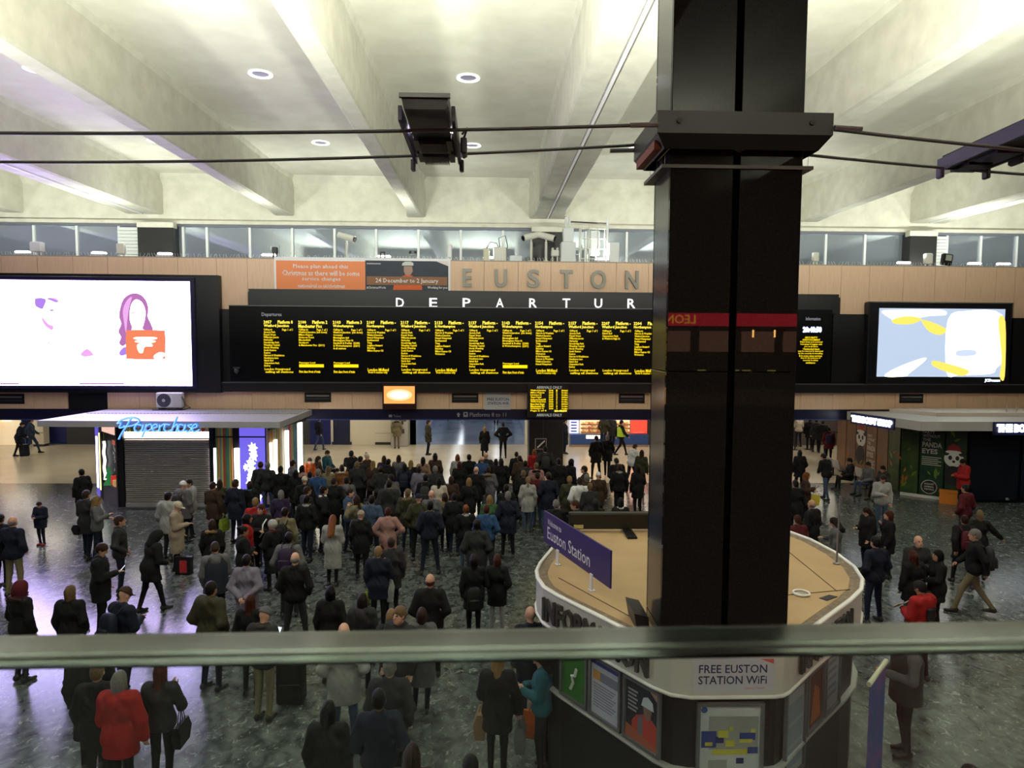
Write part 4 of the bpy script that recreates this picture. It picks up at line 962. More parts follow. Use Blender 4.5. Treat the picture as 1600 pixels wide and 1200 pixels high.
# shutter of slats
x0, x1 = ku(196), ku(329); zt_ = kz(686); zb_ = .10
SH = mat('shutter_grey', (.34, .31, .29), .42, .2)
nsl = 30
for k in range(nsl):
    za, zb2 = zb_+.10+(zt_-zb_-.10)*k/nsl, zb_+.10+(zt_-zb_-.10)*(k+1)/nsl
    MB().rings([[(x0, 23.0, za), (x0, 22.955, za+(zb2-za)*.25), (x0, 22.955, za+(zb2-za)*.6), (x0, 23.0, zb2-.008)], [(x1, 23.0, za), (x1, 22.955, za+(zb2-za)*.25), (x1, 22.955, za+(zb2-za)*.6), (x1, 23.0, zb2-.008)]]).build('shutter_slat', SH, ps)
box('shutter_foot', mat('shutter_foot', (.36, .36, .38), .4, .4), x0, x1, 22.93, 23.0, zb_-.06, zb_+.09, ps)
box('threshold', DKGREY, x0-.2, x1+.2, 22.8, 23.2, 0, .04, ps)
for xx in (x0-.10, x1+.06): box('guide_rail', BK, xx-.07, xx+.07, 22.93, 23.1, 0, HK, ps)
# lit transom over the shutter with coloured spines
box('transom_glow', mat('transom_glow', (.5, .5, .5), emit=(1.0, .93, .80), es=7.0), x0, x1, 22.98, 23.05, zt_+.04, zt_+.25, ps)
SPN = [mat('spine_%d' % i, c, .5, emit=c, es=.08, sample=False) for i, c in enumerate(((.35, .06, .05), (.45, .40, .10), (.08, .22, .22), (.45, .20, .06), (.30, .30, .28), (.06, .10, .25), (.40, .32, .20), (.10, .18, .06)))]
rr = random.Random(3)
k = 0; xx = x0
while xx < x1-.05:
    wd = rr.uniform(.05, .11); box('spine', SPN[rr.randrange(8)], xx, min(xx+wd, x1), 22.97, 23.04, zt_+.25, zt_+.25+rr.uniform(.12, .22), ps); xx += wd+.03
# right part of the front: stripes, light tubes, violet light box
def stripes(fr_, xa, xb, z0, z1, y, seed):
    r_ = random.Random(seed); x = xa
    while x < xb-.02:
        wd = r_.uniform(.03, .07)
        box('stripe', SPN[r_.randrange(8)], x, min(x+wd, xb), y-.05*r_.random()-.01, y+.02, z0, z1, ps, fr_.M); x += wd+.008
TUBE = mat('lit_panel', (.8, .8, .8), emit=(.97, .95, 1.0), es=6.0)
TUBW = mat('lit_panel_warm', (.8, .8, .8), emit=(1.0, .96, .78), es=5.0)
VIO = mat('violet_box', (.1, .1, .3), emit=(.20, .15, .95), es=.85)
VIOD = mat('violet_dim', (.1, .1, .3), emit=(.20, .15, .95), es=.5)
stripes(FK, ku(338.5), ku(364), .1, HK, 0, 11)
box('light_panel', TUBE, ku(328.5), ku(338), -.06, 0, .55, kz(700), ps, FK.M)
box('light_panel', TUBE, ku(367), ku(374.5), -.06, 0, .45, kz(700), ps, FK.M)
vb = box('light_box', VIO, ku(375.5), ku(414.5), -.05, 0, .05, HK-.01, ps, FK.M)
def star(cx, cz, s, y, fr_, seed, par):
    r_ = random.Random(seed); pts = []
    for i in range(14):
        a = 2*math.pi*i/14; q_ = s*(.62 if i % 2 else 1.0)*(r_.uniform(.8, 1.1)); pts.append((cx+q_*.75*math.cos(a), cz+q_*math.sin(a)))
    MB().poly(pts, y).build('paper_star', glow('star_glow', (.93, .92, 1.0), 3.0), par, fr_.M)
xc = ku(395)
for i, (dx, z, s) in enumerate(((.02, 2.05, .22), (.05, 1.78, .22), (-.05, 1.52, .22), (-.22, 1.40, .14), (.0, 1.22, .25), (-.06, .95, .24), (.06, .68, .26), (.16, .40, .25))): star(xc+dx, z, s, -.055-.002*i, FK, i, vb)
box('mid_rail', BK, ku(338.5), ku(416), -.09, -.05, kz(683), kz(681), ps, FK.M)
# right return wall
SR = frame_ab(KC, KD); LR = math.hypot(KD[0]-KC[0], KD[1]-KC[1])
stripes(SR, .02, LR, .1, HK, 0, 21)
for a_, w_, z1_, mm in ((.10, .12, 2.2, TUBW), (.38, .2, 2.25, TUBW), (1.25, .22, 2.45, TUBE), (2.35, .25, 2.6, TUBE)):
    box('light_panel', mm, a_, a_+w_, -.10, -.05, .5, z1_, ps, SR.M)
box('mid_rail', BK, 0, LR, -.12, -.06, HK-.22, HK-.16, ps, SR.M)
# left diagonal display window
SL = frame_ab(KA, KB); LL = math.hypot(KB[0]-KA[0], KB[1]-KA[1])
box('light_box', VIOD, .0, .34, -.03, 0, .05, HK-.01, ps, SL.M)
box('neon_strip', TUBE, .14, .27, -.05, -.02, .35, 2.2, ps, SL.M)
box('light_panel', mat('lit_yellow', (.5, .5, .2), emit=(.95, .90, .25), es=2.0), .42, .60, -.03, 0, .3, 2.35, ps, SL.M)
box('window_post', BK, .60, .78, -.04, .02, 0, HK, ps, SL.M)
box('window_post', BK, LL-.12, LL+.02, -.05, .02, 0, HK, ps, SL.M)
box('window_sill', mat('window_sill_grey', (.12, .11, .11), .5), .78, LL-.12, -.03, .02, .0, .62, ps, SL.M)
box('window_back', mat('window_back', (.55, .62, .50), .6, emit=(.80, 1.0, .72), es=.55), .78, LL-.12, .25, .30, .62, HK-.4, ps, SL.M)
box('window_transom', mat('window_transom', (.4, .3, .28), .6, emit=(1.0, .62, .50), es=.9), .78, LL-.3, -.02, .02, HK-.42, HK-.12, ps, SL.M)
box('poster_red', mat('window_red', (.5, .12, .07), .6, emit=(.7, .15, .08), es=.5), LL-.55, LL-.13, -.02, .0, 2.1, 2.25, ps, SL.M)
b = MB()
for i in range(26):
    r_ = random.Random(i); xx = LL-.5+r_.uniform(0, .36); zz = r_.uniform(1.1, 2.1)
    b.poly([(xx, zz), (xx+r_.uniform(.03, .10), zz+r_.uniform(-.02, .05)), (xx+r_.uniform(0, .06), zz+r_.uniform(.05, .14))], -.012-.001*i)
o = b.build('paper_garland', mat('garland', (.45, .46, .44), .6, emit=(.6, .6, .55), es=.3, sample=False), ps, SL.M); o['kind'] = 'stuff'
MB().tube([(.95+.06*math.sin(k*1.3), -.01, .75+1.35*k/12) for k in range(13)], .05, 6).build('window_streamer', glow('streamer', (1, 1, .96), 1.4), ps, SL.M, True)
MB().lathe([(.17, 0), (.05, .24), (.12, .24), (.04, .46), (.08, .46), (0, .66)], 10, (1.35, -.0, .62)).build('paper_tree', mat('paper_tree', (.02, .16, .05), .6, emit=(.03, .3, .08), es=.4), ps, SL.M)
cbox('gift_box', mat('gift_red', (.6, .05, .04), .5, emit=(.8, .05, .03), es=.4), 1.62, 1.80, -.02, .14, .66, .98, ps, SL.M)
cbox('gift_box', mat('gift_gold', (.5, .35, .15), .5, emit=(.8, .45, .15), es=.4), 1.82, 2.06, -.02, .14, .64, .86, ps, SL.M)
# neon script sign standing off the roof edge
NEON = glow('neon_blue', (.03, .20, 1.0), 1.6); NEONW = glow('neon_core', (.28, .62, 1.0), 1.5)
sg = empty('neon_sign', (-11.3, 21.95, HK), 'blue neon handwritten shop sign on the paper shop roof edge', 'neon sign')
NF = Frame(0, 21.93, 0); nq = lambda x, y: NF.hit(x, y)
# handwriting strokes traced in sign units 0..1 x 0..1 (baseline .28, x-height .62)
GLY = [[(.00, .70), (.06, .86), (.16, .95), (.24, .92), (.27, .80), (.22, .66), (.13, .58), (.08, .60)], [(.17, .93), (.12, .62), (.06, .30), (.02, .02)], [(.00, .70), (.05, .72), (.03, .52), (.09, .56)],
       [(.30, .62), (.24, .66), (.21, .48), (.25, .34), (.30, .44), (.32, .66), (.30, .38), (.34, .36)], [(.36, .68), (.33, .36), (.30, .10)], [(.36, .60), (.41, .68), (.42, .50), (.37, .38), (.35, .44)], [(.44, .50), (.49, .58), (.47, .68), (.43, .56), (.45, .36), (.51, .42)],
       [(.52, .66), (.51, .36)], [(.52, .56), (.57, .68), (.58, .60)], [(.64, .64), (.59, .66), (.57, .46), (.61, .36), (.66, .44)], [(.73, 1.0), (.69, .66), (.66, .36)], [(.67, .50), (.73, .68), (.73, .50), (.72, .36), (.75, .38)],
       [(.81, .62), (.76, .66), (.74, .44), (.78, .36), (.82, .50), (.83, .66), (.81, .38), (.85, .40)], [(.91, .66), (.86, .62), (.90, .48), (.86, .34), (.83, .38)], [(.92, .50), (.97, .58), (.95, .68), (.91, .54), (.93, .34), (1.0, .44)]]
def smooth_path(p, n=5):
    out = []
    for i in range(len(p)-1):
        p0, p1, p2, p3 = p[max(i-1, 0)], p[i], p[i+1], p[min(i+2, len(p)-1)]
        for k in range(n):
            t_ = k/n; out.append(tuple(.5*((2*p1[j])+(-p0[j]+p2[j])*t_+(2*p0[j]-5*p1[j]+4*p2[j]-p3[j])*t_*t_+(-p0[j]+3*p1[j]-3*p2[j]+p3[j])*t_**3) for j in (0, 1)))
    return out+[p[-1]]
for st in GLY:
    P = []
    for sx, sy in smooth_path(st):
        u, z = nq(183+129*sx, 687-36*sy); P.append((u, 21.93, z))
    MB().tube(P, .030, 6).build('neon_tube', NEON, sg, smooth=True)
    MB().tube([(x, y-.035, z) for x, y, z in P], .012, 5).build('neon_core', NEONW, sg, smooth=True)
# air-conditioning unit on the roof
ac = fh(267, 641, -.45); AF = FM @ Matrix.Translation((ac[0], -.45, 3.085))
t = empty('air_conditioner', (0, 0, 0), 'white air-conditioning unit with round fan on the paper shop roof', 'air conditioner'); t.matrix_basis = AF
MB().cbox(-.46, .44, -.16, .16, .08, .64, .03).build('case', mat('ac_white', (.55, .55, .54), .4), t, AF)
MB().lathe([(.25, -.17), (.25, -.155), (0, -.155)], 24, (-.17, 0, .36), 'y').build('fan_grille', mat('fan_dark', (.05, .05, .07), .5), t, AF)
MB().lathe([(.06, -.19), (.06, -.17), (0, -.17)], 12, (-.17, -.005, .36), 'y').build('fan_hub', LGREY, t, AF)
for k in range(6):
    a = k*math.pi/3; MB().tube([(-.17, -.178, .36), (-.17+.24*math.cos(a), -.178, .36+.24*math.sin(a))], .006, 4).build('grille_bar', DKGREY, t, AF)
MB().box(.14, .40, -.168, -.16, .14, .56).build('service_panel', mat('ac_panel', (.48, .48, .48), .4), t, AF)
for s in (-.3, .3): MB().box(s-.05, s+.05, -.2, .2, 0, .08).build('foot', BLACK, t, AF)
MB().tube([(.35, -.05, .64), (.5, -.1, .40), (.62, -.2, .2), (.8, -.2, .1), (.5, -.22, .02), (-.2, -.24, .015), (-.55, -.25, .015)], .022, 6).build('hose', DKGREY, t, AF, True)

# ================================================================== COSMETICS SHOP KIOSK (right)
QA, QB, QC, QD = (15.42, 29.4), (15.5, 24.9), (17.05, 23.48), (25.0, 23.44)
bs = empty('cosmetics_shop', (18, 25, 0), 'dark green cosmetics shop kiosk with panda posters and lit white sign letters', 'shop')
MB().prism([(15.52, 29.4), (15.6, 24.95), (17.1, 23.58), (25, 23.54), (25, 29.4)], 0, 2.86).build('core', mat('shop_green', (.006, .012, .014), .4), bs)
RB = [(14.0, 26.05), (14.80, 22.70), (25.5, 22.75), (25.5, 26.3)]
MB().prism(RB, 2.70, 3.02).build('roof', mat('roof_pale', (.46, .45, .45), .5), bs)
MB().prism([(15.6, 25.9), (16.4, 24.3), (25.5, 24.3), (25.5, 26.2)], 3.02, 3.16).build('upper_roof', mat('roof_pale2', (.55, .50, .47), .5), bs)
for px in (1573, 1588):
    q_ = on_y(px, 640, 24.6); MB().tube([(q_.x, 24.6, 3.16), (q_.x, 24.6, 3.42)], .02, 6).build('roof_pin', LGREY, bs)
RS = frame_ab(RB[0], RB[1]); LRs = math.hypot(RB[1][0]-RB[0][0], RB[1][1]-RB[0][1])
SGW = glow('sign_letters', (.82, .90, 1.0), 4.5)
box('sign_panel', mat('sign_panel_blue', (.01, .012, .06), .4), .25, 2.35, -.05, 0, 2.58, 3.0, bs, RS.M)
lettering('shop_name', 'THE BODY SHOP', SGW, .32, 2.28, 2.66, 2.92, -.06, bs, RS.M, bold=.07, ext=.03)
RS2 = frame_ab(RB[1], RB[2])
u2 = lambda x, y: RS2.hit(x, y, -.05)
p0 = u2(1553, 662); p1 = u2(1640, 682)
box('sign_panel', MATS['sign_panel_blue'], p0[0], p0[0]+2.4, -.05, 0, 2.56, 3.02, bs, RS2.M)
lettering('shop_name', 'THE BODY SHOP', SGW, p0[0]+.1, p0[0]+2.3, 2.66, 2.95, -.06, bs, RS2.M, bold=.07, ext=.03)
# glazed poster panels
W1 = frame_ab(QA, QB); L1 = math.hypot(QB[0]-QA[0], QB[1]-QA[1])
W2 = frame_ab(QB, QC); L2 = math.hypot(QC[0]-QB[0], QC[1]-QB[1])
W3 = frame_ab(QC, QD)
PBR = noisy('panel_brown', (.14, .075, .05), (.20, .11, .06), 1.2, .35); PGR = noisy('panel_green', (.012, .045, .02), (.05, .085, .02), 1.6, .35); PDG = noisy('panel_jungle', (.006, .030, .022), (.02, .055, .02), 1.8, .35)
PNW = mat('panda_white', (.55, .55, .52), .5); PNK = mat('panda_black', (.01, .01, .012), .5); PNR = mat('panda_red', (.30, .02, .025), .5); PTX = mat('panel_text', (.48, .46, .42), .5)
LFO = mat('leaf_orange', (.32, .10, .02), .5); LFG = mat('leaf_green', (.12, .20, .02), .5)
def panel(fr_, xa, xb, m, z0=.10, z1=2.62): return MB().cbox(xa+.02, xb-.02, -.03, 0, z0, z1, .008).build('window_panel', m, bs, fr_.M)
def panda(par, fr_, cx, cz, s, y):
    MB().disc(cx, cz, .30*s, y, 24).build('picture_face', PNW, par, fr_.M)
    for d in (-1, 1):
        MB().disc(cx+d*.24*s, cz+.20*s, .10*s, y-.002, 14).build('picture_ear', PNK, par, fr_.M)
        MB().disc(cx+d*.11*s, cz+.03*s, .085*s, y-.004, 14, .06*s).build('picture_eye', PNK, par, fr_.M)
    MB().disc(cx, cz-.10*s, .05*s, y-.004, 12).build('picture_nose', PNK, par, fr_.M)
    MB().poly([(cx-.22*s, cz+.24*s), (cx+.22*s, cz+.24*s), (cx+.16*s, cz+.48*s), (cx-.05*s, cz+.55*s), (cx-.18*s, cz+.44*s)], y-.006).build('picture_hat', PNR, par, fr_.M)
    MB().disc(cx-.02*s, cz+.24*s, .06*s, y-.008, 16, .25*s).build('picture_hat_trim', PNW, par, fr_.M)
    MB().disc(cx, cz-.62*s, .36*s, y-.001, 20, .28*s).build('picture_body', PNK, par, fr_.M)
def leaves(par, fr_, xa, xb, za, zb, n_, y, seed):
    r_ = random.Random(seed)
    for i in range(n_):
        x, z, a, l = r_.uniform(xa, xb), r_.uniform(za, zb), r_.uniform(.4, 2.6), r_.uniform(.15, .35)
        dx, dz = math.cos(a)*l, math.sin(a)*l
        MB().poly([(x, z), (x+dx*.5-dz*.18, z+dz*.5+dx*.18), (x+dx, z+dz), (x+dx*.5+dz*.18, z+dz*.5-dx*.18)], y-.001*i).build('picture_leaf', r_.choice([LFO, LFG, LFG]), par, fr_.M)
def words(par, fr_, xa, xb, zt2, y, big):
    for k, (s, h) in enumerate((("PARTY", .10), ("WITHOUT", .10), ("THE", .10), ("PANDA", .17), ("EYES", .17))):
        h *= big; lettering('picture_text', s, PTX, xa, xa+(xb-xa)*{'PARTY': .62, 'WITHOUT': .9, 'THE': .42, 'PANDA': 1.0, 'EYES': .8}[s], zt2-h, zt2, y, par, fr_.M, bold=.03); zt2 -= h*1.28
    for k in range(5): MB().box(xa, xb-.1*(k % 2), y-.001, y+.002, zt2-.09-.07*k, zt2-.06-.07*k).build('picture_line', PTX, par, fr_.M)
n1 = 6
for k in range(n1):
    xa, xb = L1*k/n1, L1*(k+1)/n1
    p_ = panel(W1, xa, xb, PBR if k < 5 else PGR)
    if k == 2: panda(p_, W1, (xa+xb)/2, 1.75, 1.15, -.034)
    if k == 3: words(p_, W1, xa+.1, xb-.1, 2.0, -.034, 1.2)
    leaves(p_, W1, xa+.1, xb-.3, .25, .8 if k < 4 else 1.6, 3, -.036, k)
for k, (xa, xb) in enumerate(((0, .62), (.62, 1.42), (1.42, L2))):
    p_ = panel(W2, xa, xb, (PGR, PDG, PDG)[k])
    if k == 0: leaves(p_, W2, xa+.05, xb-.2, .2, 1.7, 9, -.036, 31)
    if k == 1:
        words(p_, W2, xa+.08, xb-.1, 2.5, -.034, 1.1); leaves(p_, W2, xa+.1, xb-.2, .6, 1.0, 4, -.036, 33)
        MB().disc(xa+.35, .42, .26, -.034, 24).build('picture_badge', PTX, p_, W2.M); MB().disc(xa+.35, .42, .235, -.036, 24).build('picture_badge_inner', PNK, p_, W2.M)
        for q_, s in enumerate(('AGAINST', 'ANIMAL', 'TESTING')): lettering('picture_text', s, PTX, xa+.19, xa+.51, .50-.10*q_, .56-.10*q_, -.040, p_, W2.M, bold=.03)
    if k == 2: panda(p_, W2, xa+.28, 1.55, 1.0, -.034); leaves(p_, W2, xa+.1, xb-.25, 2.1, 2.4, 2, -.036, 35)
for k in range(4): panel(W3, .06+1.9*k, 1.9+1.9*k, mat('panel_dark', (.006, .010, .018), .25))
MB().box(.05, L2-.1, -.09, -.03, .0, .10).build('kick_rail', mat('kick_white', (.55, .55, .55), .4), bs, W2.M)
q_ = W3.hit(1572, 783); MB().lathe([(.05, 0), (.05, .06), (0, .07)], 8, (q_[0], -.05, .12)).build('door_stop', LGREY, bs, W3.M)
# benches in front of the posters
def bench(x, y, label):
    t = empty('metal_bench', (x, y, 0), label, 'bench', 'metal benches by the panda posters')
    M_ = Matrix.Translation((x, y, 0)) @ Matrix.Rotation(math.radians(90), 4, 'Z')
    for k in range(2):
        xa = -.62+.64*k
        MB().cbox(xa, xa+.58, -.24, .22, .42, .45, .012).build('seat', mat('bench_steel', (.32, .32, .34), .28, .9), t, M_)
        MB().rings([[(xa, .20, .46), (xa+.58, .20, .46), (xa+.58, .24, .46), (xa, .24, .46)], [(xa, .28, .82), (xa+.58, .28, .82), (xa+.58, .32, .82), (xa, .32, .82)]]).build('backrest', MATS['bench_steel'], t, M_)
    MB().box(-.64, .62, -.02, .04, .36, .42).build('beam', BLACK, t, M_)
    for s in (-.4, .4): MB().box(s-.03, s+.03, -.22, .24, 0, .03).build('foot', BLACK, t, M_); MB().box(s-.03, s+.03, -.02, .04, .03, .36).build('leg', BLACK, t, M_)
bench(14.75, 28.0, 'metal bench farther along the panda poster wall')
bench(14.75, 26.2, 'metal bench nearer the panda poster wall corner')
# ================================================================== BEYOND THE FASCIA
# ticket machine and framed notice
q0, q1 = bu(613), bu(640)
t = empty('ticket_machine', ((q0+q1)/2, YB-.4, 0), 'grey ticket machine against the cream wall', 'ticket machine')
MB().cbox(q0, q1, YB-.62, YB-.02, 0, 2.5, .03).build('case', mat('machine_grey', (.36, .35, .32), .4), t)
MB().box(q0+.45, q1-.1, YB-.66, YB-.62, 1.35, 2.1).build('screen_panel', mat('machine_dark', (.10, .10, .10), .2), t)
MB().box(q0+.55, q1-.25, YB-.68, YB-.66, 1.2, 1.38).build('keypad', CHROME, t); MB().box(q0+.5, q1-.2, YB-.655, YB-.62, .7, .95).build('tray', DKGREY, t)
t = empty('wall_notice', (bu(569), YB-.03, 1.6), 'blue-framed notice on the cream wall beyond the fascia', 'notice')
MB().box(bu(551), bu(589), YB-.05, YB-.01, 1.55, 2.6).build('frame', NAVYW, t); MB().box(bu(552.5), bu(587.5), YB-.06, YB-.05, 1.63, 2.52).build('sheet', mat('notice_sheet', (.6, .62, .6), .5), t)
MB().box(bu(576), bu(586), YB-.066, YB-.06, 1.72, 2.2).build('printed_block', mat('notice_green', (.10, .28, .12), .5), t); MB().box(bu(567), bu(586), YB-.066, YB-.06, 1.64, 1.71).build('printed_line', NAVYW, t)
# black service column under the arrivals board
c0, c1 = on_y(826, 690, 30.2).x, on_y(879, 690, 30.2).x
cb = MB().cbox(c0, c1, 29.9, 31.2, 0, 2.95, .02).build('column_service', BLACK, kind=S)
box('side_panel', DKGREY, c0+.62, c0+.64, 29.895, 29.9, .1, 2.9, cb)
t = empty('wheel_sign', (c0+.9, 29.9, .9), 'square dark sign with a white outline on the black column', 'sign')
q_ = Frame(0, 29.88, 0); a0, a1 = q_.hit(836, 702), q_.hit(854, 685)
MB().box(a0[0], a1[0], 29.86, 29.895, a0[1], a1[1]).build('plate', mat('plate_grey', (.30, .30, .32), .5), t); MB().box(a0[0]+.03, a1[0]-.03, 29.85, 29.862, a0[1]+.03, a1[1]-.03).build('face', BLACK, t)
MB().tube([(a0[0]+.1, 29.845, a0[1]+.08), (a1[0]-.08, 29.845, a1[1]-.1)], .035, 6).build('symbol', mat('symbol_white', (.55, .55, .55), .5), t)
# food shop with warm shelves
YF_ = 36.6; FF = Frame(0, YF_, 0); fuq = lambda x: FF.hit(x, 670)[0]; fzq = lambda y: FF.hit(940, y)[1]
fs = empty('bakery_stall', (fuq(950), YF_, 0), 'warm-lit bakery stall with blue counter beyond the arrivals board', 'stall')
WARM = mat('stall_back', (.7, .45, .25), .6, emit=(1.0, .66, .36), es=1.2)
box('back_panel', WARM, fuq(906), fuq(984), YF_, YF_+.1, fzq(677), 2.95, fs)
box('counter', mat('stall_blue', (.03, .08, .26), .4), fuq(890), fuq(1010), YF_-.5, YF_, 0, fzq(677), fs)
box('kick_board', mat('stall_kick', (.35, .22, .14), .5), fuq(890), fuq(1010), YF_-.53, YF_-.5, 0, .12, fs)
r_ = random.Random(5)
for lev, z in enumerate((fzq(674), fzq(668), fzq(662))):
    box('shelf', mat('stall_shelf', (.30, .16, .08), .5), fuq(907), fuq(983), YF_-.35, YF_, z-.05, z, fs)
    for k in range(16):
        x = fuq(909)+k*(fuq(981)-fuq(909))/16
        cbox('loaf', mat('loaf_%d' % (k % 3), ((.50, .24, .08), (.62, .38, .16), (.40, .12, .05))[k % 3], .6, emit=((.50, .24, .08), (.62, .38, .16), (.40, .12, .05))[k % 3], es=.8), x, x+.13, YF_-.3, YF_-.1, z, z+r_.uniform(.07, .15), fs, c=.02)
box('lamp_strip', mat('stall_lamp', (.9, .9, .9), emit=(1.0, .85, .62), es=9), fuq(907), fuq(983), YF_-.3, YF_-.22, 2.86, 2.92, fs)
box('display_case', mat('stall_case', (.8, .7, .6), .3, emit=(1.0, .75, .5), es=2.5), fuq(914), fuq(935), YF_-.56, YF_-.5, fzq(683), fzq(678), fs)
box('menu_light_box', mat('menu_blue', (.4, .4, .8), emit=(.50, .58, 1.0), es=1.6), fuq(889), fuq(903), YF_-.3, YF_-.2, fzq(676), 2.9, fs)
for k in range(6): box('menu_line', mat('menu_text', (.1, .1, .35), .5), fuq(891), fuq(900), YF_-.31, YF_-.3, fzq(673.5)+.16*k, fzq(673.5)+.07+.16*k, fs)
box('red_panel', mat('stall_red', (.6, .05, .03), .5, emit=(.9, .07, .04), es=.9), fuq(984), fuq(1009), YF_-.3, YF_-.2, fzq(676), 2.9, fs)
lettering('stall_text', 'baguettes', WPRINT, fuq(987), fuq(1004), fzq(675.2), fzq(673), YF_-.31, fs)
# bright shop at the far left
YL_ = 36.6; x0, x1 = bu(-60), bu(36)
ls = empty('corner_shop', ((x0+x1)/2, YL_, 0), 'brightly lit corner shop front at the far left beyond the fascia', 'stall')
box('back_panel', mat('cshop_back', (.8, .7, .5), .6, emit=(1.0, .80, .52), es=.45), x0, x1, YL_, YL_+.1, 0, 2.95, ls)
for k in range(30):
    z = 1.25+.36*(k//8); xx = x0+.5+(k % 8)*(x1-x0-1)/8
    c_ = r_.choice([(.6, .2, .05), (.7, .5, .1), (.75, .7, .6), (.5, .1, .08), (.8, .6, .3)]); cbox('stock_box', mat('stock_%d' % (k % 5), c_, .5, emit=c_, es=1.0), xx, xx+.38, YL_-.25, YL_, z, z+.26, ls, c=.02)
box('counter', mat('cshop_counter', (.65, .60, .48), .5), bu(-10), bu(14), YL_-1.2, YL_-.5, 0, 1.35, ls)
box('counter_poster', mat('cshop_poster', (.10, .10, .22), .5), bu(2), bu(8), YL_-1.22, YL_-1.2, .45, 1.05, ls)
# cream cabinet and glass case
x0, x1 = on_y(56, 690, 36.3).x, on_y(74, 690, 36.3).x
t = empty('cream_cabinet', ((x0+x1)/2, 36.3, 0), 'cream two-door cabinet under the paper shop roof edge', 'cabinet')
MB().cbox(x0, x1, 36.0, 36.5, .12, 1.75, .02).build('case', CREAM, t); MB().box(x0+.03, x1-.03, 36.05, 36.45, 0, .12).build('plinth', DKGREY, t); MB().box(x0, x1, 35.99, 36.0, .72, .75).build('seam', DKGREY, t)
# queue barrier posts on the right
def qpost(px, py, label):
    p = on_z(px, py, 0); t = empty('queue_post', p, label, 'barrier', 'black queue barrier posts'); M_ = Matrix.Translation(p)
    MB().lathe([(.17, 0), (.17, .03), (.04, .05), (.03, .08), (.03, .95), (.045, .96), (.045, 1.0), (0, 1.01)], 12).build('post', BLACK, t, M_)
    MB().box(-.02, 1.6, -.005, .005, .9, .96).build('belt', BLACK, t, M_)
qpost(1242, 703, 'black queue post with belt nearest the dark pillar')
qpost(1262, 702, 'black queue post with belt before the queueing crowd')
